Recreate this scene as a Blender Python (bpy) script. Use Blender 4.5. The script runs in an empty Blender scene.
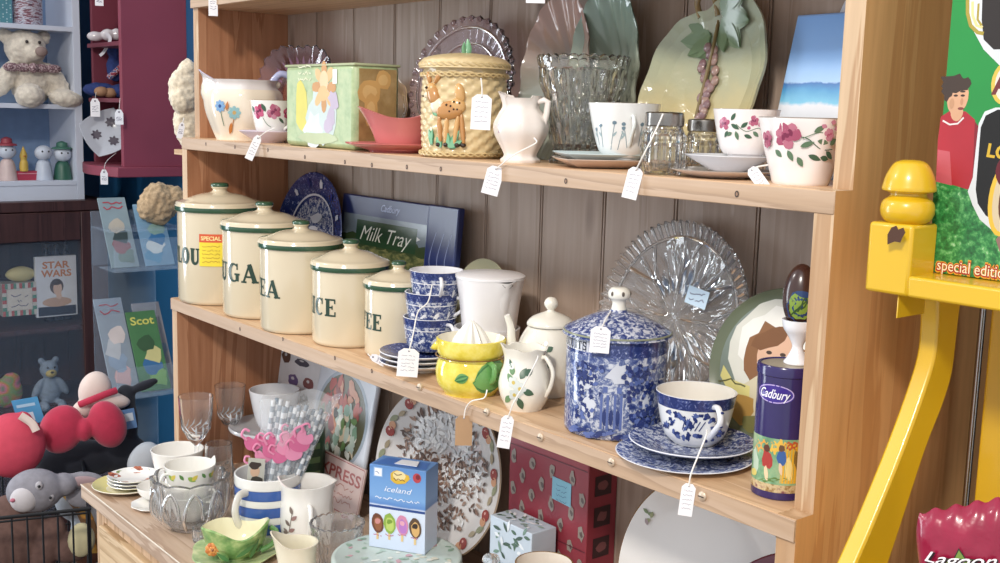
import bpy, math, random
from math import sin, cos, pi, radians as rad
from mathutils import Vector, Matrix, noise
random.seed(7)
S = bpy.context.scene
COL = S.collection
# ---------------------------------------------------------------- camera
F = 1125.18
PITCH, ROLL, YAW = 0.1491, 0.0263, 0.8902
CAM = Vector((1.6998, -0.7047, 0.3049))
_fw = Vector((-sin(YAW)*cos(PITCH), cos(YAW)*cos(PITCH), -sin(PITCH)))
_r = Vector((cos(YAW), sin(YAW), 0)); _u = _r.cross(_fw)
_r, _u = cos(ROLL)*_r+sin(ROLL)*_u, -sin(ROLL)*_r+cos(ROLL)*_u
cd = bpy.data.cameras.new('camera'); cam = bpy.data.objects.new('camera', cd); COL.objects.link(cam)
M4 = Matrix(((_r.x, _u.x, -_fw.x, CAM.x), (_r.y, _u.y, -_fw.y, CAM.y), (_r.z, _u.z, -_fw.z, CAM.z), (0, 0, 0, 1)))
cam.matrix_world = M4
cd.sensor_width = 36; cd.lens = F/1000*36; cd.clip_start = 0.02
S.camera = cam

def on(a, b, z=None, x=None, y=None):
    """the point of a shelf plane (or wall plane) that the photograph shows at a, b"""
    d = _fw+_r*((a-500)/F)+_u*((281.5-b)/F)
    t = (z-CAM.z)/d.z if z is not None else (x-CAM.x)/d.x if x is not None else (y-CAM.y)/d.y
    return CAM+d*t
def depth(p): return (Vector(p)-CAM).dot(_fw)
def facing(a): return YAW-math.atan((a-500)/F)

# ---------------------------------------------------------------- materials
def lin(h):
    if not isinstance(h, str): return h
    h = h.lstrip('#'); o = []
    for i in (0, 2, 4):
        c = int(h[i:i+2], 16)/255
        o.append(c/12.92 if c <= .04045 else ((c+.055)/1.055)**2.4)
    return (*o, 1)
_mats = {}
def _base(name):
    m = bpy.data.materials.new(name); m.use_nodes = True
    nt = m.node_tree; b = nt.nodes['Principled BSDF']
    return m, nt, b
def _coord(nt, scale=(1, 1, 1), rot=(0, 0, 0)):
    tc = nt.nodes.new('ShaderNodeTexCoord'); mp = nt.nodes.new('ShaderNodeMapping')
    mp.inputs['Scale'].default_value = scale; mp.inputs['Rotation'].default_value = rot
    nt.links.new(tc.outputs['Object'], mp.inputs['Vector']); return mp.outputs['Vector']
def _noise(nt, vec, scale, detail=3, rough=.5, dist=0):
    n = nt.nodes.new('ShaderNodeTexNoise'); n.inputs['Scale'].default_value = scale
    n.inputs['Detail'].default_value = detail; n.inputs['Roughness'].default_value = rough
    n.inputs['Distortion'].default_value = dist
    nt.links.new(vec, n.inputs['Vector']); return n.outputs['Fac']
def _ramp(nt, fac, stops, interp='LINEAR'):
    r = nt.nodes.new('ShaderNodeValToRGB'); r.color_ramp.interpolation = interp
    e = r.color_ramp.elements
    while len(e) < len(stops): e.new(.5)
    for i, (p, c) in enumerate(stops):
        e[i].position = p; e[i].color = lin(c)
    nt.links.new(fac, r.inputs['Fac']); return r.outputs['Color']
def _bump(nt, b, fac, strength, dist=.002):
    bp = nt.nodes.new('ShaderNodeBump'); bp.inputs['Strength'].default_value = strength
    bp.inputs['Distance'].default_value = dist
    nt.links.new(fac, bp.inputs['Height']); nt.links.new(bp.outputs['Normal'], b.inputs['Normal'])
def P(col, rough=.4, metal=0, var=.06, scale=30, bump=0, coat=0, spec=.5, sheen=0):
    """plain coloured stuff with a little uneven tone"""
    key = (col, rough, metal, var, scale, bump, coat, spec, sheen)
    if key in _mats: return _mats[key]
    m, nt, b = _base('paint_'+col.strip('#')); c = lin(col)
    f = _noise(nt, _coord(nt), scale, 3)
    lo = tuple(max(0, x*(1-var)) for x in c[:3])+(1,); hi = tuple(min(1, x*(1+var)) for x in c[:3])+(1,)
    nt.links.new(_ramp(nt, f, [(.3, lo), (.7, hi)]), b.inputs['Base Color'])
    b.inputs['Roughness'].default_value = rough; b.inputs['Metallic'].default_value = metal
    b.inputs['Coat Weight'].default_value = coat; b.inputs['Coat Roughness'].default_value = .08
    b.inputs['Specular IOR Level'].default_value = spec
    b.inputs['Sheen Weight'].default_value = sheen
    if bump: _bump(nt, b, f, bump)
    _mats[key] = m; return m
def china(col='#f0ece4', rough=.12): return P(col, rough, var=.025, scale=14, coat=.3)
def glass(col='#ffffff', rough=.02, ior=1.45, tw=.985):
    key = ('glass', col, rough, ior, tw)
    if key in _mats: return _mats[key]
    m, nt, b = _base('glass'); c = lin(col)
    f = _noise(nt, _coord(nt), 12, 2)
    nt.links.new(_ramp(nt, f, [(0, tuple(x*.97 for x in c[:3])+(1,)), (1, c)]), b.inputs['Base Color'])
    b.inputs['Roughness'].default_value = rough; b.inputs['IOR'].default_value = ior
    b.inputs['Transmission Weight'].default_value = tw
    _mats[key] = m; return m
def clear(col='#ffffff', alpha=.25, rough=.08):
    """thin clear plastic film"""
    key = ('clear', col, alpha, rough)
    if key in _mats: return _mats[key]
    m, nt, b = _base('clear_film')
    f = _noise(nt, _coord(nt), 60, 3)
    nt.links.new(_ramp(nt, f, [(.3, col), (.7, col)]), b.inputs['Base Color'])
    b.inputs['Roughness'].default_value = rough; b.inputs['Alpha'].default_value = alpha
    _bump(nt, b, f, .5, .004)
    _mats[key] = m; return m
def wood(name, c1, c2, c3, axis='x', rough=.5, ring=9, fine=1.0, knots=True):
    """pine: long stretched grain along axis, with rings and knots"""
    if name in _mats: return _mats[name]
    m, nt, b = _base(name)
    st = {'x': (.9, 14, 14), 'y': (14, .9, 14), 'z': (14, 14, .9)}[axis]
    v = _coord(nt, st)
    n1 = _noise(nt, v, 1.2*fine, 5, .6, .6)
    n2 = _noise(nt, v, 8*fine, 3, .6)
    w = nt.nodes.new('ShaderNodeMath'); w.operation = 'MULTIPLY'; w.inputs[1].default_value = ring
    nt.links.new(n1, w.inputs[0])
    s = nt.nodes.new('ShaderNodeMath'); s.operation = 'FRACT'; nt.links.new(w.outputs[0], s.inputs[0])
    r1 = _ramp(nt, s.outputs[0], [(0, c1), (.55, c2), (.93, c3), (1, c1)])
    mx = nt.nodes.new('ShaderNodeMixRGB'); mx.blend_type = 'MULTIPLY'; mx.inputs['Fac'].default_value = .45
    nt.links.new(r1, mx.inputs['Color1'])
    nt.links.new(_ramp(nt, n2, [(.2, '#cfc6bd'), (.65, '#ffffff')]), mx.inputs['Color2'])
    out = mx.outputs['Color']
    if knots:
        kv = {'x': (1.6, 5, 5), 'y': (5, 1.6, 5), 'z': (5, 5, 1.6)}[axis]
        vo = nt.nodes.new('ShaderNodeTexVoronoi'); vo.inputs['Scale'].default_value = 2.2
        nt.links.new(_coord(nt, kv), vo.inputs['Vector'])
        mk = nt.nodes.new('ShaderNodeMixRGB'); mk.blend_type = 'MULTIPLY'
        nt.links.new(_ramp(nt, vo.outputs['Distance'], [(.0, '#ffffff'), (.06, '#bbbbbb'), (.13, '#000000')]), mk.inputs['Fac'])
        nt.links.new(out, mk.inputs['Color1']); mk.inputs['Color2'].default_value = lin('#8a6a55')
        out = mk.outputs['Color']
    nt.links.new(out, b.inputs['Base Color'])
    b.inputs['Roughness'].default_value = rough
    _bump(nt, b, n2, .15, .001)
    _mats[name] = m; return m
def mottle(name, stops, scale=120, detail=4, rough=.15, dist=0., vor=0, nrough=.6, coat=.2, bump=0, stretch=(1, 1, 1)):
    """printed transfer pattern: thresholded noise of two or more inks"""
    if name in _mats: return _mats[name]
    m, nt, b = _base(name)
    v = _coord(nt, stretch)
    f = _noise(nt, v, scale, detail, nrough, dist)
    if vor:
        vo = nt.nodes.new('ShaderNodeTexVoronoi'); vo.inputs['Scale'].default_value = vor
        nt.links.new(v, vo.inputs['Vector'])
        a = nt.nodes.new('ShaderNodeMath'); a.operation = 'MULTIPLY_ADD'; a.inputs[1].default_value = .45
        nt.links.new(vo.outputs['Distance'], a.inputs[0]); nt.links.new(f, a.inputs[2])
        s = nt.nodes.new('ShaderNodeMath'); s.operation = 'SUBTRACT'; s.inputs[1].default_value = .16
        nt.links.new(a.outputs[0], s.inputs[0]); f = s.outputs[0]
    nt.links.new(_ramp(nt, f, stops), b.inputs['Base Color'])
    b.inputs['Roughness'].default_value = rough; b.inputs['Coat Weight'].default_value = coat
    if bump: _bump(nt, b, f, bump, .004)
    _mats[name] = m; return m
def grade(name, axis, lo, hi, stops, rough=.15, nz=.12, scale=40, bump=0):
    """glaze or print whose own colour changes along one axis of the piece"""
    if name in _mats: return _mats[name]
    m, nt, b = _base(name)
    tc = nt.nodes.new('ShaderNodeTexCoord'); sp = nt.nodes.new('ShaderNodeSeparateXYZ')
    nt.links.new(tc.outputs['Object'], sp.inputs[0])
    mr = nt.nodes.new('ShaderNodeMapRange'); mr.inputs['From Min'].default_value = lo; mr.inputs['From Max'].default_value = hi
    nt.links.new(sp.outputs['XYZ'.index(axis.upper())], mr.inputs['Value'])
    f = _noise(nt, tc.outputs['Object'], scale, 4)
    a = nt.nodes.new('ShaderNodeMath'); a.operation = 'MULTIPLY_ADD'; a.inputs[1].default_value = nz
    nt.links.new(f, a.inputs[0]); nt.links.new(mr.outputs[0], a.inputs[2])
    s = nt.nodes.new('ShaderNodeMath'); s.operation = 'SUBTRACT'; s.inputs[1].default_value = nz*.5
    nt.links.new(a.outputs[0], s.inputs[0])
    nt.links.new(_ramp(nt, s.outputs[0], stops), b.inputs['Base Color'])
    b.inputs['Roughness'].default_value = rough
    if bump: _bump(nt, b, f, bump, .003)
    _mats[name] = m; return m

# ---------------------------------------------------------------- mesh building
def cr(pts, n=6, closed=False):
    """smooth curve through points"""
    P_ = [Vector(p) for p in pts]; o = []; N = len(P_)
    rng = range(N if closed else N-1)
    for i in rng:
        if closed: a, b, c, d = P_[(i-1) % N], P_[i], P_[(i+1) % N], P_[(i+2) % N]
        else: a, b, c, d = P_[max(i-1, 0)], P_[i], P_[i+1], P_[min(i+2, N-1)]
        for k in range(n):
            t = k/n
            o.append(.5*((2*b)+(c-a)*t+(2*a-5*b+4*c-d)*t*t+(3*b-a-3*c+d)*t**3))
    if not closed: o.append(P_[-1].copy())
    return o
def sm(prof, n=4):
    return [(max(p[0], 0), p[1]) for p in cr([(a, b, 0) for a, b in prof], n)]
class MB:
    def __init__(s): s.v = []; s.f = []; s.m = []; s.mats = []; s.lay = 0
    def mi(s, mat):
        if mat not in s.mats: s.mats.append(mat)
        return s.mats.index(mat)
    def add(s, vs, fs, mat):
        o = len(s.v); s.v += [Vector(v) for v in vs]; i = s.mi(mat)
        for f in fs: s.f.append([o+k for k in f]); s.m.append(i)
        return s
    def lathe(s, prof, mat, seg=40, c=(0, 0, 0), mod=None, X=None, bands=None):
        """turned shape; bands: [(first profile index, mat)] for other colours; mod(th,r,z)->(r,z)"""
        vs = []; fs = []; n = len(prof); c = Vector(c); idx = []
        for (r, z) in prof:
            if r < 1e-6:
                idx.append([len(vs)]*seg); vs.append(Vector((0, 0, z)))
            else:
                row = []
                for k in range(seg):
                    th = -pi/2+2*pi*k/seg; rr, zz = (r, z) if mod is None else mod(th, r, z)
                    row.append(len(vs)); vs.append(Vector((rr*cos(th), rr*sin(th), zz)))
                idx.append(row)
        mm = []
        for i in range(n-1):
            mt = mat
            if bands:
                for (a, bm) in bands:
                    if i >= a: mt = bm
            for k in range(seg):
                q = [idx[i][k], idx[i][(k+1) % seg], idx[i+1][(k+1) % seg], idx[i+1][k]]
                u = []
                for x in q:
                    if x not in u: u.append(x)
                if len(u) > 2: fs.append(u); mm.append(s.mi(mt))
        o = len(s.v)
        if X is not None: vs = [X @ v for v in vs]
        s.v += [v+c for v in vs]
        s.f += [[o+k for k in f] for f in fs]; s.m += mm
        return s
    def box(s, lo, hi, mat, X=None):
        (a, b, c), (d, e, f) = lo, hi
        vs = [Vector(p) for p in ((a, b, c), (d, b, c), (d, e, c), (a, e, c), (a, b, f), (d, b, f), (d, e, f), (a, e, f))]
        if X is not None: vs = [X @ v for v in vs]
        return s.add(vs, [(3, 2, 1, 0), (4, 5, 6, 7), (0, 1, 5, 4), (1, 2, 6, 5), (2, 3, 7, 6), (3, 0, 4, 7)], mat)
    def tube(s, pts, r, mat, seg=8, closed=False, flat=1.0, up=None):
        P_ = [Vector(p) for p in pts]; N = len(P_)
        if not closed and N < 2: return s
        rs = r if isinstance(r, (list, tuple)) else [r]*N
        T = []
        for i in range(N):
            a = P_[(i-1) % N] if closed or i else P_[0]; b = P_[(i+1) % N] if closed or i < N-1 else P_[-1]
            t = (b-a); T.append(t.normalized() if t.length > 1e-9 else Vector((0, 0, 1)))
        n = Vector(up) if up else (Vector((0, 0, 1)) if abs(T[0].z) < .9 else Vector((1, 0, 0)))
        vs = []; fs = []
        for i in range(N):
            n = (n-T[i]*n.dot(T[i]))
            n = n.normalized() if n.length > 1e-6 else T[i].orthogonal().normalized()
            b = T[i].cross(n)
            for k in range(seg):
                th = 2*pi*k/seg
                vs.append(P_[i]+n*(cos(th)*rs[i])+b*(sin(th)*rs[i]*flat))
        for i in range(N if closed else N-1):
            j = (i+1) % N
            for k in range(seg):
                fs.append((i*seg+k, j*seg+k, j*seg+(k+1) % seg, i*seg+(k+1) % seg))
        if not closed:
            fs.append(tuple(range(seg))[::-1]); fs.append(tuple((N-1)*seg+k for k in range(seg)))
            fs[-2] = tuple(range(seg)); fs[-1] = fs[-1][::-1]
        return s.add(vs, fs, mat)
    def ball(s, c, r, mat, seg=20, rings=12, X=None, mod=None):
        if not isinstance(r, (tuple, list)): r = (r, r, r)
        vs = []; fs = []
        for i in range(rings+1):
            ph = pi*i/rings-pi/2
            for k in range(seg):
                th = 2*pi*k/seg
                d = Vector((cos(ph)*cos(th), cos(ph)*sin(th), sin(ph)))
                q = 1 if mod is None else mod(d)
                v = Vector((d.x*r[0]*q, d.y*r[1]*q, d.z*r[2]*q))
                vs.append((X @ v if X is not None else v)+Vector(c))
        for i in range(rings):
            for k in range(seg):
                a, b = i*seg+k, i*seg+(k+1) % seg
                q = (a, b, b+seg, a+seg)
                if i == 0: q = (a, b+seg, a+seg)
                elif i == rings-1: q = (a, b, a+seg)
                fs.append(q)
        return s.add(vs, fs, mat)
    def prism(s, pts, M, th, mat, side=None):
        """outline pts (x,y), anticlockwise, on surface M, thickness th going inward"""
        n = len(pts)
        vs = [M(x, y, 0) for x, y in pts]+[M(x, y, -th) for x, y in pts]
        s.add(vs, [tuple(range(n)), tuple(range(2*n-1, n-1, -1))], mat)
        o = len(s.v)-2*n; i = s.mi(side or mat)
        for k in range(n):
            s.f.append([o+k, o+n+k, o+n+(k+1) % n, o+(k+1) % n]); s.m.append(i)
        return s
    # ---- printed or painted decoration, laid on a surface M(x, y, e)
    def _e(s): s.lay += 1; return s.e0+s.lay*s.de
    e0 = .25; de = .008
    def blob(s, M, x, y, rx, ry, mat, ang=0, n=12, wob=0.0, seed=None):
        e = s._e(); rr = random.Random(seed if seed is not None else s.lay)
        ca, sa = cos(ang), sin(ang); vs = [M(x, y, e)]; fs = []
        w = [1+wob*rr.uniform(-1, 1) for _ in range(n)]
        for q in (.5, 1):
            for k in range(n):
                th = 2*pi*k/n; px, py = rx*cos(th)*w[k]*q, ry*sin(th)*w[k]*q
                vs.append(M(x+ca*px-sa*py, y+sa*px+ca*py, e))
        for k in range(n):
            j = (k+1) % n
            fs.append((0, 1+k, 1+j)); fs.append((1+k, 1+n+k, 1+n+j, 1+j))
        return s.add(vs, fs, mat)
    def leaf(s, M, x, y, L, W, ang, mat):
        e = s._e(); ca, sa = cos(ang), sin(ang); vs = []; fs = []
        for i in range(7):
            t = i/6; w = W*.5*sin(pi*t)**.8*(1.15-.3*t)
            for q in (-w, 0, w):
                px, py = L*t, q
                vs.append(M(x+ca*px-sa*py, y+sa*px+ca*py, e))
        for i in range(6):
            for q in (0, 1):
                a = i*3+q; fs.append((a, a+3, a+4, a+1))
        return s.add(vs, fs, mat)
    def stroke(s, M, pts, w, mat, closed=False):
        e = s._e(); N = len(pts); vs = []; fs = []
        ws = w if isinstance(w, (list, tuple)) else [w]*N
        for i in range(N):
            a = pts[(i-1) % N] if closed or i else pts[0]; b = pts[(i+1) % N] if closed or i < N-1 else pts[-1]
            dx, dy = b[0]-a[0], b[1]-a[1]; l = math.hypot(dx, dy) or 1
            nx, ny = -dy/l*ws[i]/2, dx/l*ws[i]/2
            vs += [M(pts[i][0]-nx, pts[i][1]-ny, e), M(pts[i][0]+nx, pts[i][1]+ny, e)]
        for i in range(N if closed else N-1):
            j = (i+1) % N; fs.append((2*i, 2*j, 2*j+1, 2*i+1))
        return s.add(vs, fs, mat)
    def rect(s, M, x0, y0, x1, y1, mat, nx=1, ny=1):
        e = s._e(); vs = []; fs = []
        for j in range(ny+1):
            for i in range(nx+1): vs.append(M(x0+(x1-x0)*i/nx, y0+(y1-y0)*j/ny, e))
        for j in range(ny):
            for i in range(nx):
                a = j*(nx+1)+i; fs.append((a, a+1, a+nx+2, a+nx+1))
        return s.add(vs, fs, mat)
    def poly(s, M, pts, mat):
        e = s._e(); return s.add([M(x, y, e) for x, y in pts], [tuple(range(len(pts)))], mat)
    def text(s, M, txt, x, y, h, mat, bold=0.0, shear=0.0, ang=0, w=None, space=1):
        vs, fs = glyphs(txt, bold, shear, space); e = s._e()
        if not vs: return s
        x0 = min(v[0] for v in vs); x1 = max(v[0] for v in vs); k = h/.7
        kx = k if w is None else w/(x1-x0)
        ca, sa = cos(ang), sin(ang); o = []
        for vx, vy in vs:
            a, b = (vx-(x0+x1)/2)*kx, (vy-.35)*k
            o.append(M(x+ca*a-sa*b, y+sa*a+ca*b, e))
        return s.add(o, fs, mat)
    def scribble(s, M, x, y, w, mat, h=1.2, lw=.35, seed=0):
        """a line of small handwriting that cannot be read"""
        rr = random.Random(seed); pts = []; n = max(4, int(w/h*1.6))
        for i in range(n):
            if rr.random() < .12 and len(pts) > 2: s.stroke(M, pts, lw, mat); pts = []
            pts.append((x+w*(i/(n-1)-.5), y+rr.uniform(-.5, .5)*h))
        if len(pts) > 1: s.stroke(M, pts, lw, mat)
        return s
    # ---- flowers
    def rose(s, M, x, y, r, cols, seed=0):
        rr = random.Random(seed)
        for i in range(7):
            a = i*2*pi/7+rr.random(); s.blob(M, x+cos(a)*r*.55, y+sin(a)*r*.55, r*.5, r*.42, cols[0] if i % 2 else cols[1], a, 9, .12)
        for i in range(4):
            a = i*pi/2+rr.random(); s.blob(M, x+cos(a)*r*.25, y+sin(a)*r*.25, r*.32, r*.22, cols[1] if i % 2 else cols[2], a+1, 8, .1)
        s.blob(M, x, y, r*.16, r*.16, cols[2])
        return s
    def daisy(s, M, x, y, r, petal, centre, n=8, pw=.3):
        for i in range(n):
            a = i*2*pi/n; s.blob(M, x+cos(a)*r*.6, y+sin(a)*r*.6, r*.42, r*pw, petal, a, 8)
        s.blob(M, x, y, r*.3, r*.3, centre, 0, 8)
        return s
    def build(s, name, parent=None, k=1.0, X=None, sharp=40, bevel=0, sub=0, loc=None, rot=None, flat=False):
        me = bpy.data.meshes.new(name)
        vs = [v*k for v in s.v]
        if X is not None: vs = [X @ v for v in vs]
        me.from_pydata([tuple(v) for v in vs], [], s.f)
        for m in s.mats: me.materials.append(m)
        me.polygons.foreach_set('material_index', s.m)
        if not flat:
            me.polygons.foreach_set('use_smooth', [True]*len(s.f))
            me.update(); me.set_sharp_from_angle(angle=rad(sharp))
        me.update()
        o = bpy.data.objects.new(name, me); COL.objects.link(o)
        if parent: o.parent = parent
        if loc is not None: o.location = loc
        if rot is not None: o.rotation_euler = rot
        if bevel:
            b = o.modifiers.new('bevel', 'BEVEL'); b.width = bevel*k; b.segments = 2; b.limit_method = 'ANGLE'; b.angle_limit = rad(40)
            b.harden_normals = False
        if sub:
            b = o.modifiers.new('sub', 'SUBSURF'); b.levels = b.render_levels = sub
        return o
_gl = {}
def glyphs(txt, bold=0, shear=0, space=1):
    key = (txt, bold, shear, space)
    if key not in _gl:
        c = bpy.data.curves.new('glyphs', 'FONT'); c.body = txt; c.size = 1; c.offset = bold; c.shear = shear
        c.resolution_u = 3; c.space_character = space; c.fill_mode = 'FRONT'
        o = bpy.data.objects.new('glyphs', c); COL.objects.link(o)
        dg = bpy.context.evaluated_depsgraph_get()
        me = bpy.data.meshes.new_from_object(o.evaluated_get(dg))
        _gl[key] = ([(v.co.x, v.co.y) for v in me.vertices], [tuple(p.vertices) for p in me.polygons])
        bpy.data.objects.remove(o); bpy.data.curves.remove(c); bpy.data.meshes.remove(me)
    return _gl[key]
# surfaces for decoration
def interp(prof, z):
    for (r0, z0), (r1, z1) in zip(prof, prof[1:]):
        if min(z0, z1) <= z <= max(z0, z1) and abs(z1-z0) > 1e-9:
            return r0+(r1-r0)*(z-z0)/(z1-z0)
    return prof[0][0] if abs(z-prof[0][1]) < abs(z-prof[-1][1]) else prof[-1][0]
def round_surf(prof, deg=0, c=(0, 0, 0)):
    """outside of a turned shape; x runs round it from the side at deg (0 faces the viewer side -y)"""
    def M(x, y, e):
        r = interp(prof, y)+e; th = -pi/2+rad(deg)+x/max(r, 1e-6)
        return Vector((c[0]+r*cos(th), c[1]+r*sin(th), c[2]+y))
    return M
def flat_surf(o, ux=(1, 0, 0), uy=(0, 0, 1)):
    o, ux, uy = Vector(o), Vector(ux), Vector(uy); n = ux.cross(uy).normalized()
    return lambda x, y, e: o+ux*x+uy*y+n*e
def dish_surf(prof):
    """face of a plate (axis +z) whose upper profile is prof [(r,z)...] from centre to rim"""
    def M(x, y, e):
        r = math.hypot(x, y); z = prof[-1][1]
        for (r0, z0), (r1, z1) in zip(prof, prof[1:]):
            if r0 <= r <= r1: z = z0+(z1-z0)*(r-r0)/max(r1-r0, 1e-9); break
        return Vector((x, y, z+e))
    return M
# ---------------------------------------------------------------- things
def thing(name, label, cat, loc=(0, 0, 0), rz=0, group=None):
    o = bpy.data.objects.new(name, None); COL.objects.link(o); o.empty_display_size = .02
    o.location = loc; o.rotation_euler = (0, 0, rz); o['label'] = label; o['category'] = cat
    if group: o['group'] = group
    return o
def tag(o, label, cat, group=None, kind=None):
    o['label'] = label; o['category'] = cat
    if group: o['group'] = group
    if kind: o['kind'] = kind
    return o
def struct(o): o['kind'] = 'structure'; return o
def T(name, label, cat, u, vb, z, wpx, group=None, rz=None, dz=0):
    """a thing standing on the plane z: photo column u, lowest row vb, base wpx wide; returns (k metres per pixel, empty)"""
    p = on(u, vb, z=z); k = depth(p)/F
    d = Vector((p.x-CAM.x, p.y-CAM.y, 0)).normalized()
    c = p+d*(wpx/2*k); k = depth(c)/F; c = p+d*(wpx/2*k)
    c.z = z+dz
    return k, thing(name, label, cat, c, facing(u) if rz is None else rz, group)
def label_part(o, s): o['label'] = s; return o
def copy_tree(o, parent=None):
    c = o.copy(); COL.objects.link(c); c.parent = parent
    for ch in list(o.children): copy_tree(ch, c)
    return c
ZA, ZD, ZC = .2532, .4521, -.2864
YA, YUA, YUB, YD, YBK = .0224, .0217, .0434, .040, .1971
L, TH = 1.2, .018
# ================================================================ setting
FL = -1.12
BLUE = P('#1d5a86', .6, var=.1, scale=3)
w_ = MB().box((-3.2, .66, FL), (3.4, .74, 1.6), BLUE).build('wall_back', flat=True); struct(w_)
WL = P('#38587a', .6, var=.1, scale=3)
mb = MB()
for lo, hi in [((-2.3, -3.4, FL), (-2.2, -2.55, 1.6)), ((-2.3, -1.65, FL), (-2.2, .66, 1.6)), ((-2.3, -2.55, FL), (-2.2, -1.65, -1.02)), ((-2.3, -2.55, 1.45), (-2.2, -1.65, 1.6))]: mb.box(lo, hi, WL)
struct(mb.build('wall_left', flat=True))  # the gap in this wall is assumed, left open for the added window lamp
w_ = MB().box((-3.2, -3.4, FL-.05), (3.4, .74, FL), P('#6b5d50', .5, var=.15, scale=5)).build('floor', flat=True); struct(w_)

# ================================================================ the dresser
PINE = wood('pine_shelf', '#dcbb98', '#d7b38d', '#c59f7a', 'x', .45, 7)
PINE_EDGE = wood('pine_edge', '#bfa48b', '#b99c80', '#a68a70', 'x', .5, 6)
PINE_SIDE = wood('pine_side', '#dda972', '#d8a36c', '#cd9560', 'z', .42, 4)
PINE_SHADED = wood('pine_side_shaded', '#bd8a68', '#b58160', '#a26e4e', 'z', .45, 4)  # darker, redder copy of the side pine; left panel's shade put into colour
PINE_STRIP = wood('pine_strip', '#cdb08e', '#c7a684', '#b38e69', 'z', .5, 5, knots=False)
BACK = wood('pine_back', '#ad9a8c', '#a89485', '#9c8777', 'z', .55, 4)
TOPW = wood('pine_top', '#c9b19b', '#c0a58d', '#ab8f78', 'x', .5, 6)
DRAWERW = wood('pine_drawer', '#d8bd98', '#cfb18a', '#b4946e', 'x', .5, 6)
SCR = P('#c9b6a0', .4, .3); STEEL = P('#b9b4ac', .3, 1, var=.1)
DARKH = P('#3a2c24', .6)
DB = Vector((.6, .1, FL))
dr = thing('dresser', 'tall pine dresser with three open plate shelves of china above a drawer cupboard', 'dresser', DB)
XD = Matrix.Translation(-DB)
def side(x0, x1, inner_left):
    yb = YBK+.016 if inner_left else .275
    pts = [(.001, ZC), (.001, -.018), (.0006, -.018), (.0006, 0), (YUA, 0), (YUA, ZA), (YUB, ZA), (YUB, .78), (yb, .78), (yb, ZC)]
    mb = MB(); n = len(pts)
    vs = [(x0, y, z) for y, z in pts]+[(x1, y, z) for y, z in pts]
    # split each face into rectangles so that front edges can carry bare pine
    mb.add(vs, [tuple(range(n-1, -1, -1)), tuple(range(n, 2*n))], PINE_SHADED if inner_left else PINE_SIDE)
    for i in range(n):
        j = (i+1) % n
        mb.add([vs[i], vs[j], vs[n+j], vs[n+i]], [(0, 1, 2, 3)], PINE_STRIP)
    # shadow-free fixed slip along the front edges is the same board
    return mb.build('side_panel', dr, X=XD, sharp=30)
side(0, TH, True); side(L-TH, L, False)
def shelf(y0, z, x0=0, x1=L, t=.018, holes=(), screws=(), nm='shelf'):
    mb = MB()
    yp = .0005 if z < .1 else (YUA-.0001 if z < .4 else YUB-.0003)
    if y0 < yp: mb.box((x0, y0, z-t), (x1, max(yp, y0+.0004), z), PINE)
    mb.box((x0+TH, max(yp, y0+.0004) if y0 < yp else y0, z-t), (x1-TH, YBK, z), PINE)
    # front edge, bare and paler
    mb.box((x0, y0-.0015, z-t), (x1, y0, z-.0005), PINE_EDGE)
    M = flat_surf((0, y0-.0015, z-t/2)); mb.e0 = .0002; mb.de = .00001
    rr = random.Random(int(z*1000)+5)
    for (u, v) in holes:
        p = on(u, v, y=y0-.0015); mb.blob(M, p.x, p.z-(z-t/2), .0022, .0028, DARKH, n=10); mb.blob(M, p.x, p.z-(z-t/2), .0012, .0016, P('#8d6e57', .6), n=8)
    o = mb.build(nm, dr, X=XD, bevel=.0012, sharp=30)
    for (u, v) in screws:
        p = on(u, v, y=y0-.0015)
        b = MB().lathe([(0, -.001), (.0042, -.001), (.0042, .001), (.003, .0022), (0, .0026)], SCR, 16)
        b.box((-.003, -.0004, .0024), (.003, .0004, .0029), DARKH)
        s_ = b.build('screw_head', o, X=XD @ Matrix.Translation((p.x, y0-.0018, p.z)) @ Matrix.Rotation(pi/2, 4, 'X'))
    return o
shelf(YA, ZA, holes=[(206, 144), (235, 147), (268, 150), (305, 157), (345, 162), (372, 165), (407, 167), (441, 169), (566, 181), (737, 194)])
shelf(0, 0, holes=[(240, 329), (283, 339), (335, 358), (372, 371)], screws=[(420, 387), (487, 412), (541, 437), (612, 462), (703, 496)])
shelf(YD, ZD+.018)
shelf(YD, .77)
# tongued back boards: one panel, beaded joints
mb = MB()
x = .226-2*.1096
xs = [TH]+[.226+.1096*k for k in range(-1, 9)]+[L-TH]
xs = [q for q in xs if TH <= q <= L-TH]
for a, b in zip(xs, xs[1:]):
    mb.box((a+.0011, YBK, ZC), (b-.0045, YBK+.012, .78), BACK)
    mb.box((b-.0036, YBK+.0005, ZC), (b-.0011, YBK+.012, .78), BACK)
mb.box((TH, YBK+.006, ZC), (L-TH, YBK+.014, .78), P('#2c221d', .8))
mb.build('back_panel', dr, X=XD, bevel=.0006, sharp=25)
# counter top and cupboard below
CF, CX0, CX1 = -.1441, -.02, 1.24
mb = MB().box((CX0, CF, ZC-.022), (CX1, YBK+.016, ZC), TOPW)
mb.box((CX0, CF-.0008, ZC-.0015), (CX1, CF, ZC+.0006), P('#e6dccb', .5))
mb.build('counter_top', dr, X=XD, bevel=.0015, sharp=30)
CASE = wood('pine_case', '#cfae8c', '#c5a17c', '#a8835f', 'z', .5, 6)
mb = MB()
mb.box((0, CF+.016, FL), (.03, CF+.03, ZC-.022), CASE); mb.box((1.19, CF+.016, FL), (1.22, CF+.03, ZC-.022), CASE)
mb.box((0, CF+.03, FL), (.018, YBK, ZC-.022), CASE); mb.box((1.202, CF+.03, FL), (1.22, YBK, ZC-.022), CASE)
mb.box((.03, CF+.016, ZC-.05), (1.19, CF+.03, ZC-.022), CASE)
mb.box((.018, YBK-.006, FL), (1.202, YBK+.012, ZC-.022), CASE)
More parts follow.
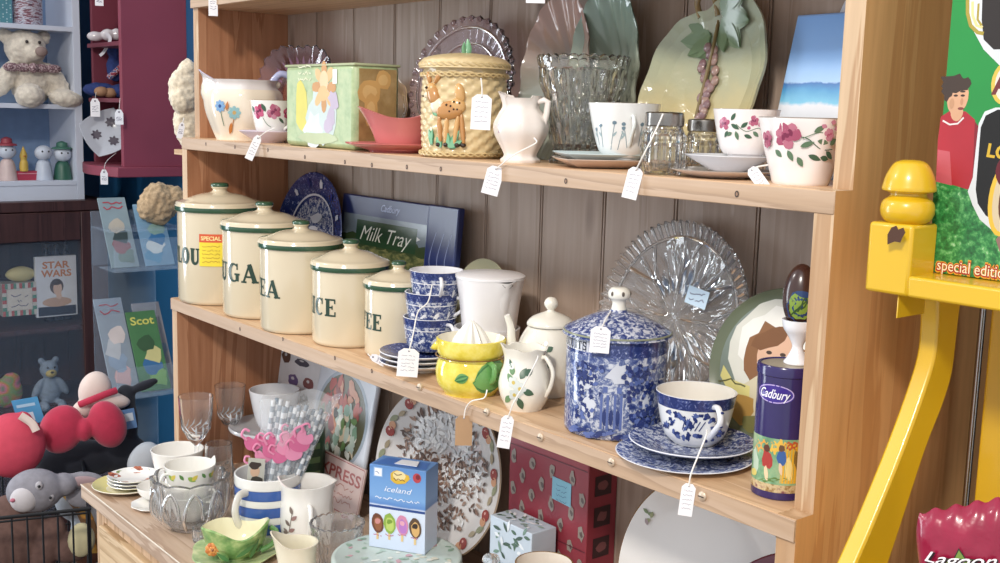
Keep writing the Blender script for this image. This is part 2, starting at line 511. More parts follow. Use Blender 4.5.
mb.box((.018, CF+.03, FL+.05), (1.202, YBK-.006, FL+.066), CASE)
mb.build('cupboard_case', dr, X=XD, bevel=.001, sharp=30)
for i in range(2):
    x0 = .032+i*.58
    o = MB().box((x0, CF+.008, ZC-.20), (x0+.575, CF+.026, ZC-.053), DRAWERW)
    o = o.build('drawer', dr, X=XD, bevel=.002, sharp=30)
    for q in (.2, .8):
        kb = MB().lathe(sm([(.004, 0), (.004, .008), (.011, .013), (.012, .018), (.006, .022), (0, .0225)], 3), P('#cfcac2', .25, .6), 20)
        kb.build('knob', o, X=XD @ Matrix.Translation((x0+.575*q, CF+.008, ZC-.125)) @ Matrix.Rotation(pi/2, 4, 'X'))
    o = MB().box((x0, CF+.008, FL+.07), (x0+.575, CF+.026, ZC-.205), DRAWERW)
    o = o.build('cupboard_door', dr, X=XD, bevel=.002, sharp=30)
    kb = MB().lathe(sm([(.004, 0), (.004, .008), (.011, .013), (.012, .018), (.006, .022), (0, .0225)], 3), P('#cfcac2', .25, .6), 20)
    kb.build('knob', o, X=XD @ Matrix.Translation((x0+(.53 if i == 0 else .045), CF+.008, -.6)) @ Matrix.Rotation(pi/2, 4, 'X'))

# ---------------------------------------------------------------- price tags
PAPER = P('#f2f1f4', .7, var=.03); STRING = P('#eeeae4', .8); INK = P('#5a5a78', .8)
def price_tag(label, u, vt, w, h, y=None, path=(), roll=0, yawoff=0, mat=None, pt=None, seed=1, twist=None, nm='price_tag', lw=.5, turn=None):
    """a card w x h (photo pixels) hung by string; u, vt: its hole; path: pixels+plane y the string runs through"""
    p = on(u, vt, y=y) if pt is None else Vector(pt)
    k = depth(p)/F
    t = thing(nm, label, 'price tag', p, facing(u)+yawoff if turn is None else turn, 'price tags on strings')
    X = Matrix.Rotation(rad(roll), 4, 'Y')
    m = mat or PAPER
    M = flat_surf((0, -.12, 0)); mb = MB()
    out = [(-w/2, -h+2.5), (w/2, -h+2.5), (w/2, -1.5), (w*.25, 2.5), (-w*.25, 2.5), (-w/2, -1.5)]
    mb.prism(out, M, .3, m)
    mb.blob(M, 0, 0, 1.0, 1.0, P('#8a8690', .7), n=10)
    if mat is None:
        for i in range(5 if h > 22 else 4):
            mb.scribble(M, 0, -5-(h-9)/5.4*i, w*.66, INK, 1.6, .28, seed*7+i)
    mb.build('card', t, k, X=X, flat=True)
    if path:
        inv = t.matrix_basis.inverted()
        pts = [inv @ Vector(q) for q in path]
        c = cr([(0, -.0003, 0)]+pts, 5)
        MB().tube(c, .0007*lw*2, STRING, 6).build('string', t)
    return t
# ================================================================ shared pieces of china
def TY(name, label, cat, u, z, y, group=None, rz=None, dz=0, vref=None):
    """a thing whose base centre is at depth y of the shelf z, in photo column u"""
    v = 150
    for _ in range(4):
        p = on(u, v, y=y); v += (p.z-z)*F/depth(p)
    p = on(u, v, y=y); k = depth(p)/F; p.z = z+dz
    return k, thing(name, label, cat, p, facing(u) if rz is None else rz, group)
def stand(name, label, cat, u, vtop, z, tilt=14, ytop=.189, rz=0, group=None):
    """a plate stood on edge and leaning back; plate radius comes out as 100 units"""
    top = on(u, vtop, y=ytop); t = rad(tilt); r = (top.z-z)/(2*cos(t))
    q = Vector((0, r*sin(t), r*cos(t))); q.rotate(Matrix.Rotation(rz, 3, 'Z'))
    y0 = ytop-2*r*sin(t); vm = vtop
    for _ in range(4):
        p = on(u, vm, y=y0+q.y); vm += (p.z-z-q.z)*F/depth(p)
    th = thing(name, label, cat, (p.x-q.x, y0, z), rz, group)
    X = Matrix.Translation((0, r*sin(t), r*cos(t))) @ Matrix.Rotation(pi/2-t, 4, 'X')
    return r/100, th, X
def plate_prof(R, well=.6, h=.14, t=.03, foot=.5):
    return [(0, .01*R), (foot*R, .01*R), (foot*R, 0), ((foot+.03)*R, 0), ((well+.05)*R, t*R*.9), (R*.97, (h-t)*R), (R, (h-.3*t)*R), (R*.985, h*R), ((well+.1)*R, (t*2.2)*R), (well*R, t*1.4*R), (0, t*1.3*R)]
def cup_prof(rt, rb, h, t=1.4, curve=.5, foot=2.0, rf=None):
    """outer wall up, inner wall down"""
    rf = rf or rb*.72
    o = [(0, .6), (rf-.8, .6), (rf-.6, 0), (rf+.3, 0), (rf, foot)]
    n = 9; out = []
    for i in range(n+1):
        s = i/n; r = rb+(rt-rb)*(s**curve if curve > 0 else s); out.append((r, foot+(h-foot)*s))
    inn = [(max(r-t, .5), z) for r, z in out[::-1] if z > foot+1.2]
    return o+out+[(out[-1][0]-t*.5, h+.4)]+inn+[(0, foot+1.3)], out
def ear(mb, prof, deg, z1, z0, bulge, r, mat, flat=1.0, n=6, drop=0, inset=.6, mid=None):
    """a looped handle on a turned body"""
    a = -pi/2+rad(deg); d = Vector((cos(a), sin(a), 0))
    r1, r0 = interp(prof, z1)-inset, interp(prof, z0)-inset; zm = (z1+z0)/2
    pts = [d*r1+Vector((0, 0, z1)), d*(r1+bulge*.65)+Vector((0, 0, z1+drop)), d*(max(r1, r0)+bulge)+Vector((0, 0, z1+(z0-z1)*.33)), d*(r0+bulge*.72)+Vector((0, 0, z1+(z0-z1)*.72)), d*r0+Vector((0, 0, z0))]
    mb.tube(cr(pts, n), r, mat, 10, flat=flat, up=(0, 0, 1)); return mb
WHITE = china('#efece6'); CREAM = china('#e9dfc9'); LILACW = china('#e4dfe8')
ROSEP = [P('#c98aa0', .25), P('#b5607c', .25), P('#83395a', .25)]
ROSED = [P('#a8375c', .2), P('#c75a7e', .2), P('#6e1f40', .2)]
LEAFG = P('#5f7a60', .3); LEAFD = P('#42604b', .3); GOLD = P('#b8924c', .25, .7); GREYB = P('#9a9188', .3)
def flowers(mb, M, spec):
    for s in spec:
        q = s[0]
        if q == 'rose': mb.rose(M, s[1], s[2], s[3], s[4], int(s[1]*10))
        elif q == 'leaf': mb.leaf(M, s[1], s[2], s[3], s[4], rad(s[5]), s[6])
        elif q == 'stem': mb.stroke(M, [(p.x, p.y) for p in cr([(a, b, 0) for a, b in s[1]], 5)], s[2], s[3])
        elif q == 'dot': mb.blob(M, s[1], s[2], s[3], s[3], s[4], n=9, wob=.15)
        elif q == 'daisy': mb.daisy(M, s[1], s[2], s[3], s[4], s[5])

# ================================================================ top open shelf, left to right
# octagonal cream jug
k, t = TY('jug', 'large cream lustre jug with blue flowers at the left end of the upper shelf', 'jug', 244, ZA, .074)
pr = sm([(0, 1), (24, 1), (25, 0), (27, 0), (27.5, 3), (31, 12), (36, 26), (38, 38), (37, 46), (33, 51), (32, 55), (34, 59)], 3)
po = pr[:]
pr = pr+[(p[0]-1.8, p[1]) for p in pr[:11:-1]]+[(0, 5)]
LUS = china('#eee0cb', .1)
def jm(th, r, z):
    f = 1
    if z > 2: f = 1+.022*cos(8*th)
    d = (th-(-pi)) % (2*pi); d = min(d, 2*pi-d)
    s = max(0, 1-d/.55)**1.4*max(0, (z-38)/21)
    return r*f+s*9, z+s*9*(z > 46)
mb = MB().lathe(pr, LUS, 64, mod=jm, bands=[(len(po)-8, china('#e3dbd8', .08)), (len(po)-1, china('#cfc8e0', .08)), (len(po)+8, LUS)])
M = round_surf([(r*1.02, z) for r, z in po], 0)
BLU, BLU2 = P('#7ea6cf', .2), P('#93bcc0', .2)
flowers(mb, M, [('stem', [(-24, 32), (-22, 22), (-20, 14)], .8, LEAFG), ('daisy', -24, 33, 6, BLU, P('#2c4c86', .2)), ('stem', [(-9, 24), (-11, 14), (-12, 8)], .8, P('#b5753b', .3)), ('daisy', -9, 27, 6.5, BLU2, P('#c9a56a', .2)), ('leaf', -17, 29, 9, 3, 80, P('#c07a45', .3)), ('leaf', -14, 6, 12, 3.4, 80, P('#c77c3e', .3)), ('dot', 20, 28, 4, BLU)])
mb.build('body', t, k)
mb = MB(); mb.tube(cr([(28, -4, 58), (36, -5, 66), (46, -5, 62), (49, -5, 48), (44, -5, 30), (36, -4, 24)], 6), 3.4, china('#a9aed0', .1), 10)
mb.ball((31, -2, 55), (5, 4, 4.5), LUS)
mb.build('handle', t, k)

# cup with dark roses on a lilac saucer
k, t0 = TY('saucer', 'lilac lustre saucer under the rose cup beside the jug', 'saucer', 270, ZA, .064)
mb = MB().lathe(plate_prof(31, .45, .38, .05, .42), china('#d9cbd8', .08), 48); mb.build('dish', t0, k)
tag_sa = t0
k, t = TY('teacup', 'small white teacup with crimson roses between jug and green tin', 'teacup', 271, ZA, .066, dz=.008)
pr, po = cup_prof(20, 12, 36, 1.2, .55, 2, 9)
mb = MB().lathe(pr, WHITE, 48, bands=[(14, GOLD), (16, WHITE)]); M0_ = round_surf(po, 0); M = lambda x, y, e: M0_(x, y+5, e)
flowers(mb, M, [('rose', -13, 20, 7, ROSED), ('rose', 3, 20, 7.2, ROSEP), ('leaf', -5, 20, -9, 4, -60, LEAFD), ('leaf', -19, 19, 7, 4, 120, LEAFD), ('leaf', 8, 14, 8, 3, -40, LEAFD), ('stem', [(-8, 14), (-4, 8), (0, 5)], .6, LEAFG), ('rose', 18, 19, 5, ROSED)])
mb.build('bowl', t, k); mb = MB(); ear(mb, po, 60, 24, 8, 9, 1.5, WHITE); mb.build('handle', t, k)

# embossed square tin
p0, p1 = on(285, 143.5, z=ZA), on(353, 149, z=ZA)
yf = YA+.012
a_, b_ = on(285, 120, y=yf).x, on(354, 120, y=yf).x
kt = depth((a_, yf, ZA))/F
t = thing('tin_box', 'square pale green embossed tin with a yellow flower figure and brown side panel', 'tin', ((a_+b_)/2, yf+.034, ZA))
W, H, D_ = (b_-a_)/2, .107, .034
mb = MB(); mb.e0 = .0003; mb.de = .00001
GT = mottle('tin_green_print', [(.3, '#8fa578'), (.5, '#a6b78a'), (.7, '#b5bf92')], 60, 3, .42, bump=.15)
BT = mottle('tin_brown_print', [(.3, '#8d7148'), (.55, '#a58a5a'), (.75, '#b89f72')], 40, 3, .3)
mb.box((-W, -D_, 0), (W, D_, H), GT)
o = mb.build('body', t, bevel=.007, sharp=50)
mb = MB(); mb.e0 = .0003; mb.de = .00002
M = flat_surf((0, -D_, 0))
YEL, PEACH, PEACH2 = P('#cfc45a', .5), P('#d9b07a', .5), P('#c08c54', .5)
mb.blob(M, -.043, .052, .017, .035, YEL, .1, wob=.15, seed=3)
mb.blob(M, .01, .042, .036, .040, P('#bcc8c4', .45), .1, 16, wob=.2, seed=5)
mb.blob(M, -.012, .022, .022, .024, P('#ccd4d6', .4), .5, 14, wob=.25, seed=8)
for i in range(8): mb.blob(M, .016+.019*cos(i*.785), .078+.021*sin(i*.785), .012, .007, PEACH if i % 2 else PEACH2, i*.785, 9, .1)
mb.blob(M, .016, .086, .011, .013, P('#e0c096', .5)); mb.blob(M, .014, .070, .013, .010, PEACH)
for i, (x, y) in enumerate([(.034, .04), (.04, .062), (.028, .03)]): mb.blob(M, x, y, .010, .013, P('#b5a6b8', .45), i, wob=.2)
for i in range(3): mb.scribble(M, -.034, .104-.008*i, .034, P('#e0dfc0', .4), .004, .0014, i)
mb.blob(M, -.004, .012, .048, .008, P('#a8b184', .3), 0, wob=.2)
mb.rect(M, .038, .082, .049, .100, P('#e6e6e0', .5))
mb.build('picture_front', t)
mb = MB(); mb.e0 = .0003; mb.de = .00002
mb.box((W-.0006, -D_+.007, .008), (W+.0002, D_-.006, H-.006), BT)
M = flat_surf((W+.0002, 0, 0), (0, 1, 0), (0, 0, 1))
for (x, y, a, b) in [(-.012, .072, .017, .016), (.008, .088, .012, .012), (-.010, .05, .01, .02)]:
    mb.blob(M, x, y, a, b, P('#cfa667', .35), wob=.1); mb.blob(M, x, y, a*.6, b*.6, P('#dcb97c', .35), wob=.1)
mb.build('picture_side', t)
mb = MB(); mb.box((-W-.0006, -D_-.0006, H-.003), (W+.0006, D_+.0006, H+.0006), P('#a9b08a', .35)); mb.build('lid', t, bevel=.004, sharp=50)

# frilled amethyst glass dish behind
AMG = glass('#e9d5e6')
def frill(n, amp, zamp=0):
    return lambda th, r, z: (r*(1+amp*cos(n*th)*max(0, (r-60)/40)), z+zamp*cos(n*th+.6)*max(0, (r-70)/30))
k, t, X = stand('glass_dish', 'lilac pressed glass dish with frilled rim standing behind the jug', 'dish', 301, 50, ZA, 12, ytop=.165, rz=.35)
mb = MB().lathe(sm(plate_prof(100, .55, .28, .05), 2), AMG, 96, mod=lambda th, r, z: (r*(1+(.17*abs(sin(2*th))**1.5-.04)*max(0, (r-30)/70)+.03*cos(28*th)*max(0, (r-70)/30)), z+2.5*cos(28*th)*max(0, (r-55)/45)))
mb.build('dish', t, k, X=X, sharp=60)
mb = MB(); M = dish_surf([(0, 8), (55, 8), (62, 11), (100, 28)]); mb.e0 = 1.5
for i in range(26):
    a = i*2*pi/26; mb.leaf(M, cos(a)*52, sin(a)*52, 30, 7, a, P('#7d5a6e', .3))
mb.build('rim_pattern', t, k, X=X)
# wavy cream dish behind the sauce boat
k, t, X = stand('dish', 'small cream dish with wavy brown edge hidden behind the pink sauce boat', 'dish', 393, 79, ZA, 10)
mb = MB().lathe(sm(plate_prof(100, .6, .22, .05), 2), china('#8f7558'), 64, mod=frill(9, .04, 1.5), bands=[(10, china('#d9c19a')), (13, china('#8f7558'))])
mb.build('dish', t, k, X=X)

# pink sauce boat
PINK, PINK2 = china('#cf7a78', .12), china('#d88a86', .12)
k, t = TY('saucer', 'pink oval saucer under the pink sauce boat', 'saucer', 396, ZA, .062)
mb = MB().lathe(sm(plate_prof(45, .5, .22, .05), 2), PINK, 48, X=Matrix.Diagonal((1.12, .8, 1, 1))); mb.build('dish', t, k)
k, t = TY('sauce_boat', 'glossy pink pottery sauce boat with a pulled lip', 'sauce boat', 400, ZA, .062, dz=.0028)
po = [(21, 0), (22, 3), (25, 10), (29, 20), (33, 30), (36, 36)]
pr = [(0, 1)]+sm(po, 3)+[(p[0]-2, p[1]) for p in sm(po, 3)[::-1][:-4]]+[(0, 6)]
def bm(th, r, z):
    x, y = cos(th), sin(th); w = max(0, z-18)/18
    s = 1+.20*w*max(0, -x)**3-.0*y
    return r*s*(1 if abs(y) < .01 else 1-.20*abs(y)**1.5), z+w*(7*max(0, -x)**3+5*max(0, x)**3-4*abs(y)**2)
mb = MB().lathe(pr, PINK, 56, mod=bm); mb.build('bowl', t, k)
mb = MB(); mb.tube(cr([(33, 0, 34), (45, 0, 38), (50, 0, 24), (40, 0, 10), (27, 0, 10)], 6), 3, PINK2, 10); mb.build('handle', t, k)

# fawn biscuit jar
BASK = china('#d8c193', .3); BASK2 = china('#cfb684', .3)
k, t = TY('biscuit_jar', 'cream basket-weave pottery biscuit jar with a moulded spotted fawn', 'biscuit jar', 463, ZA, .074)
po = [(39, 0), (40, 2)]+[(40.5+1.8*sin(pi*min(1, i/30))-(.0 if i < 26 else 0), 2+i*2.8) for i in range(31)]
po = [po[0], po[1]]+[(interp(po, 2+i*1.4), 2+i*1.4) for i in range(61)]
pr = [(0, .5)]+po+[(38, 86), (38, 20), (0, 18)]
def wv(th, r, z):
    if r > 38.6 and 3 < z < 84:
        j = int((z-3)/5.6); s_ = sin(16*th+(pi if j % 2 else 0)); return r+(.9*max(-1, min(1, 2.2*s_))+.5)*abs(sin(pi*(z-3)/5.6))**.5-.5, z
    return r, z
mb = MB().lathe(pr, BASK, 160, mod=wv)
mb.build('pot', t, k, sharp=80)
for z0 in (80, 4):
    for ph in (0, pi):
        MB().tube([( (43.0+.6*sin(18*a+ph))*cos(a), (43.0+.6*sin(18*a+ph))*sin(a), z0+1.6*cos(18*a+ph)) for a in [2*pi*i/144 for i in range(144)]], 1.0, BASK2, 6, closed=True).build('plait_strand', t, k)
FAWN, FAWN2, CRM, DK = china('#bf8a52', .2), china('#d2a468', .2), china('#ecdfc2', .2), P('#33261f', .2)
mb = MB(); M = round_surf([(42.5, 0), (42.5, 100)], 0)
def lump(x, y, rx, ry, d, m, ang=0):
    c = M(x, y, 0); th = -pi/2+x/42.5; n = Vector((cos(th), sin(th), 0)); tx = Vector((-sin(th), cos(th), 0))
    Xf = Matrix((( *(tx*cos(ang)+Vector((0, 0, sin(ang)))), 0), (*(tx*-sin(ang)+Vector((0, 0, cos(ang)))), 0), (*n, 0), (0, 0, 0, 1))).transposed()
    Xf = Xf.to_3x3().to_4x4()
    mb.ball(c, (rx, ry, d), m, 16, 10, X=Xf)
lump(-14, 46, 14, 9, 4, FAWN, .15); lump(-6, 50, 8, 8, 4.2, FAWN2)
lump(-4, 62, 5, 10, 4, FAWN2, .2); lump(-33, 60, 7, 11, 5, FAWN, .5); lump(-28, 50, 8, 8, 4, CRM, .3)
lump(-36, 66, 6, 6, 5.5, FAWN2); lump(-40, 60, 5, 4, 5, CRM, .2); lump(-28, 76, 2.6, 6, 2.5, FAWN, -.6); lump(-40, 77, 2.4, 6, 2.5, FAWN, .3)
for (x, y, l, a) in [(-24, 28, 15, .08), (-17, 27, 15, -.05), (-7, 28, 17, -.12), (-1, 28, 17, .1)]: lump(x, y, 2.6, l, 3, FAWN if a > 0 else FAWN2, a)
for (x, y) in [(-12, 50), (-9, 54), (-16, 51), (-6, 47), (-13, 45), (-4, 53), (-9, 47)]: lump(x, y, 1.5, 1.5, 5.2, DK)
lump(-36, 67, 1.2, 2, 8.2, DK); lump(-43, 59, 1.3, 1.2, 6, DK)
for x in (-25, -17, -6, 0): lump(x, 13, 3, 2.4, 3.4, DK)
mb.build('fawn', t, k)
mb = MB(); mb.lay = 20
GRN, GRN2 = china('#5e9c74', .2), china('#7fb58d', .2)
for (x, y, L_, a) in [(-36, 12, 16, 80), (-33, 12, 17, 110), (-14, 10, 20, 60), (-14, 10, 17, 100), (-14, 10, 15, 30), (-22, 10, 12, 120), (-28, 40, 10, 120)]:
    for e in range(3): mb.leaf(lambda a_, b_, c_, e=e: M(a_, b_, c_+.6*e), x, y, L_, 7-e*1.5, rad(a), GRN if e < 2 else GRN2)
mb.build('leaves', t, k)
mb = MB().lathe(sm([(0, 86), (42, 86), (44.5, 88), (44.5, 92), (40, 96), (28, 99), (12, 101), (0, 101.5)], 3), BASK, 160, mod=lambda th, r, z: (r, z+(.8*sin(20*th+(pi if int(r/5) % 2 else 0)) if 6 < r < 42 and z > 93 else 0)))
for ph in (0, pi): mb.tube([((44.3+.6*sin(18*a+ph))*cos(a), (44.3+.6*sin(18*a+ph))*sin(a), 90+1.6*cos(18*a+ph)) for a in [2*pi*i/144 for i in range(144)]], 1.1, BASK2, 6, closed=True)
lid = mb.build('lid', t, k, sharp=80)
mb = MB()
for (a, h) in [(0, 15), (2.1, 11), (4.2, 12)]:
    mb.tube(cr([(0, 0, 100), (3*cos(a), 3*sin(a), 106), (2*cos(a), 2*sin(a), 101+h)], 4), [3.6, 4, 4, 3.8, 3.4, 3, 2.2, 1.3, .4], GRN2, 8, flat=.5)
mb.build('leaf_knob', lid, k)

# amethyst glass plate with beaded rim behind the fawn jar
k, t, X = stand('glass_plate', 'pale amethyst glass plate with beaded scalloped rim behind the fawn jar', 'plate', 466, 20, ZA, 13, ytop=.174, rz=.2)
mb = MB().lathe(plate_prof(100, .66, .15, .03), glass('#f0e2ea'), 144, mod=lambda th, r, z: (r*(1+.02*cos(36*th)*max(0, (r-80)/20)), z+1.8*cos(36*th)*(1 if 70 < r < 97 else 0)))
for i in range(36):
    a = 2*pi*i/36; mb.ball((97*cos(a), 97*sin(a), 13), 4.4, glass('#f4ecf2'), 8, 6)
mb.tube([(84*cos(2*pi*i/72), 84*sin(2*pi*i/72), 12.4) for i in range(72)], 2.2, glass('#f8f4f8'), 8, closed=True)
mb.tube([(62*cos(2*pi*i/72), 62*sin(2*pi*i/72), 6.4) for i in range(72)], 1.6, glass('#f8f4f8'), 8, closed=True)
mb.build('plate', t, k, X=X, sharp=50)

# little lustre milk jug
k, t = TY('milk_jug', 'small pearly white milk jug with angular handle beside the glass vase', 'jug', 520, ZA, .062)
po = sm([(19, 0), (19.5, 3), (16, 7), (20, 16), (26, 28), (27, 38), (22, 48), (17.5, 54), (18.5, 62), (20, 66)], 3)
pr = [(0, 1)]+po+[(p[0]-1.5, p[1]) for p in po[:7:-1]]+[(0, 9)]
def jm2(th, r, z):
    f = 1+.025*cos(8*th); d = (th+pi+.3) % (2*pi); d = min(d, 2*pi-d)
    s = max(0, 1-d/.7)*max(0, (z-46)/20)
    return r*f+s*5, z+s*4-(2.5*max(0, z-56)/10 if abs(d-1.6) < .8 else 0)
PEARL = china('#ece2da', .06)
mb = MB().lathe(pr, PEARL, 64, mod=jm2); M = round_surf(po)
for (x, y) in [(-24, 30), (-21, 34), (-25, 36)]: mb.blob(M, x, y, 2.2, 1.8, P('#b793a4', .2), wob=.2)
mb.build('body', t, k)
mb = MB().tube([(16, -6, 60), (22, -7, 62), (26, -7, 60), (25, -7, 50), (20, -7, 26), (17, -6, 22)], [2.6, 3, 3.4, 3.2, 2.8, 2.2], PEARL, 10); mb.build('handle', t, k)

# cut glass vase
CUT = glass('#f6f6f4', .01, 1.5)
k, t = TY('glass_vase', 'flared cut glass vase with scalloped rim', 'vase', 580, ZA, .118)
po = [(31, 0), (31.5, 3), (27.5, 9), (27.5, 14)]+[(27.5+19*((i/60)**1.15), 14+i*1.47) for i in range(1, 61)]
pr = [(0, 2)]+po+[(44, 104)]+[(p[0]-3.4, p[1]) for p in po[:6:-1]]+[(0, 24)]
def cm(th, r, z):
    if z > 96 and r > 40: return r, z+2.2*abs(cos(14*th))
    if 12 < z < 92 and r > interp(po, z)-.5:
        q = cos(9*th+z*.12)*cos(9*th-z*.12); return r+2.0*q+.7*cos(54*th)*max(0, q), z
    return r, z
mb = MB().lathe(pr, CUT, 168, mod=cm); mb.build('vase', t, k, flat=True)

# two lustre shell dishes
def shell(u, vt, label, stops, nm, rz=0, y=.188, asp=.8, tilt=10):
    k, t, X = stand('shell_dish', label, 'dish', u, vt, ZA, tilt, ytop=y, rz=rz, group=None)
    mb = MB(); m = grade(nm, 'z', 0, .165, stops, .08, .25, 14)
    n = 72
    def sh(th, r, z):
        a = th-pi/2   # ribs fan up from the foot
        rr = r*(1+.035*abs(cos(9*th))*(r > 40))
        w = sin(30*math.atan2(r*cos(th), r*sin(th)+112)*1.15)
        return rr, z+2.0*w
    mb.lathe(sm(plate_prof(100, .3, .34, .04, .25), 2), m, 144, mod=sh, X=Matrix.Diagonal((asp, 1, 1, 1)))
    mb.build('dish', t, k, X=X, sharp=70)
    return t
shell(573, 3, 'pink and sea-green lustre shell dish standing behind the cut glass vase', [(0, '#8a8a78'), (.4, '#8f9790'), (.68, '#968a80'), (.85, '#a3887c'), (1, '#a8897e')], 'shell_rose', asp=.60, tilt=7)
shell(622, -6, 'grey-green lustre shell dish standing right of the pink one', [(0, '#7d7d6c'), (.4, '#8c8c7a'), (.7, '#949c8c'), (1, '#8a9d90')], 'shell_green', y=.190, asp=.56, tilt=4)

# square plates and a grey sprigged cup
PALEB = china('#c3d2d4', .1); ROSYW = china('#d9c3b4', .12)
def sqmod(p): return lambda th, r, z: (r*(1/max(abs(cos(th)), abs(sin(th))))**p, z)
k, t = TY('square_plate', 'lower square plate with a pinkish rim under the grey sprigged cup', 'plate', 597, ZA, .075)
mb = MB().lathe(plate_prof(42, .62, .22, .04), ROSYW, 96, mod=sqmod(.75), X=Matrix.Rotation(.25, 4, 'Z')); mb.build('dish', t, k)
k, t = TY('square_plate', 'upper square pale blue plate under the grey sprigged cup', 'plate', 598, ZA, .076, dz=.0062)
mb = MB().lathe(plate_prof(43, .62, .20, .04), PALEB, 96, mod=sqmod(.75), X=Matrix.Rotation(.25, 4, 'Z')); mb.build('dish', t, k)
k, t = TY('teacup', 'white teacup with grey-blue sprigs on two square plates', 'teacup', 622, ZA, .082, dz=.0095)
pr, po = cup_prof(36, 19, 55, 1.3, .55, 2.5, 16)
mb = MB().lathe(pr, china('#e9eae8'), 56, bands=[(14, GREYB), (16, china('#e9eae8'))]); M = round_surf(po)
SL = P('#6f8794', .3)
for (x, b, h, l) in [(-22, 12, 20, -3), (-12, 10, 25, 3), (-5, 10, 20, 5), (4, 12, 22, -4), (-28, 14, 14, -4), (16, 14, 20, 3)]:
    mb.stroke(M, [(x, b), (x+l*.4, b+h*.5), (x+l, b+h)], .7, SL); mb.blob(M, x+l, b+h+1, 2.2, 1.8, SL, wob=.2, n=8)
    mb.leaf(M, x+l*.4, b+h*.5, 7, 2.2, rad(50 if l > 0 else 130), P('#9fb4b8', .3))
mb.build('bowl', t, k); mb = MB(); ear(mb, po, 14, 42, 14, 9, 1.9, china('#d9dedc')); mb.build('handle', t, k)

# majolica grape dish
k, t, X = stand('leaf_dish', 'big green and yellow majolica dish with vine leaves and grapes', 'dish', 708, 4, ZA, 15, ytop=.19)
out = [(-100, -30), (-96, 10), (-84, 46), (-62, 70), (-34, 82), (-14, 84), (2, 94), (24, 104), (46, 102), (70, 88), (92, 60), (104, 24), (102, -16), (88, -54), (60, -84), (20, -100), (-24, -100), (-62, -84), (-86, -60)]
oc = [(p.x, p.y) for p in cr([(a, b, 0) for a, b in out], 4, True)]
mb = MB(); MG = grade('majolica', 'z', .0, .155, [(0, '#b8a676'), (.35, '#c0b080'), (.55, '#a8a686'), (.75, '#a0a58c'), (1, '#aab09a')], .08, .2, 40, .35)
n = len(oc); vs = []; fs = []
for (q, zz) in [(0, 4), (.35, 4), (.7, 6), (.88, 13), (1, 20), (1.0, 16), (.86, 8), (.66, 0), (0, 0)]:
    vs.append([(x*q, y*q, zz+(1.2*sin(i*1.1) if 12 < zz else 0)) for i, (x, y) in enumerate(oc)])
for a, b in zip(vs, vs[1:]):
    v = a+b; mb.add(v, [(i, n+i, n+(i+1) % n, (i+1) % n) for i in range(n)], MG)
X2 = X @ Matrix.Diagonal((.86, 1, 1, 1))
mb.build('dish', t, k, X=X2, sharp=60)
mb = MB(); VL, VL2 = china('#7a8e68', .3), china('#667d58', .3)
Mz = lambda x, y, e: Vector((x, y, (6 if math.hypot(x, y) < 65 else 6+(math.hypot(x, y)-65)*.35)+e))
for (x, y, a, s) in [(-6, 58, 188, 50), (-6, 58, 214, 42), (-6, 56, 160, 42), (-8, 54, 240, 26), (8, 84, 22, 46), (8, 82, -12, 56), (10, 78, -44, 52), (10, 76, -74, 40), (8, 86, 60, 24)]:
    for e in range(3): mb.leaf(lambda p, q, r_, e=e: Mz(p, q, r_+1.2*e), x, y, s, 27-6*e, rad(a), VL if e < 2 else VL2)
mb.build('vine_leaves', t, k, X=X2)
mb = MB(); GR = [china('#8d7270', .1), china('#987d74', .1), china('#7d6266', .1)]
rr = random.Random(3)
for i in range(22):
    f = i/22; mb.ball((2+rr.uniform(-1, 1)*(16*(1-f)+4)+f*6, 44-f*88, 7.5), (6.5, 6.5, 3), GR[i % 3], 12, 8)
mb.build('grapes', t, k, X=X2)
mb = MB(); mb.tube(cr([(-26, 78, 14), (-32, 96, 20), (-18, 108, 22), (-4, 98, 18), (2, 80, 12)], 6), 4, china('#8f7b55', .1), 10)
mb.tube(cr([(0, 84, 8), (4, 50, 10), (4, 20, 10), (0, -40, 8)], 5), 2.4, china('#7b6b48', .1), 8); mb.build('stalk', t, k, X=X2)

# pair of cut glass shakers
def shaker(u, y, r, h, label):
    k, t = TY('salt_shaker', label, 'shaker', u, ZA, y, 'cut glass shakers')
    po = [(r*.8, 0), (r*.86, 2), (r*.98, h*.12), (r, h*.4), (r*.97, h*.62), (r*.84, h*.74), (r*.8, h*.8)]
    po = sm(po, 4)
    pr = [(0, 1)]+po+[(r*.66, h*.8), (r*.76, h*.6), (r*.8, h*.2), (r*.6, h*.08), (0, h*.08)]
    mb = MB().lathe(pr, CUT, 96, mod=lambda th, rr, z: (rr+(1.3*cos(8*th+z*.34)*cos(8*th-z*.34) if 2 < z < h*.68 and rr > r*.85 else 0), z)); mb.build('jar', t, k, flat=True)
    mb = MB().lathe(sm([(r*.86, h*.77), (r*.88, h*.79), (r*.88, h*.93), (r*.82, h*.99), (r*.4, h), (0, h)], 3), P('#8f8a84', .25, 1), 48, mod=lambda th, rr, z: (rr+(.25*cos(40*th) if h*.8 < z < h*.92 else 0), z))
    for i in range(7): mb.ball((r*.35*cos(i*.9), r*.35*sin(i*.9), h), (.8, .8, .3), DARKH, 6, 4)
    mb.build('lid', t, k)
    mb = MB().lathe(sm([(0, h*.09), (r*.66, h*.1), (r*.72, h*.3), (r*.7, h*.45), (0, h*.46)], 2), P('#d8d2c4', .8), 24)
    return k, t
shaker(662, .050, 22, 62, 'front cut glass shaker with metal lid and price tag')
shaker(703, .108, 20, 54, 'cut glass shaker with metal lid half hidden behind the first one')

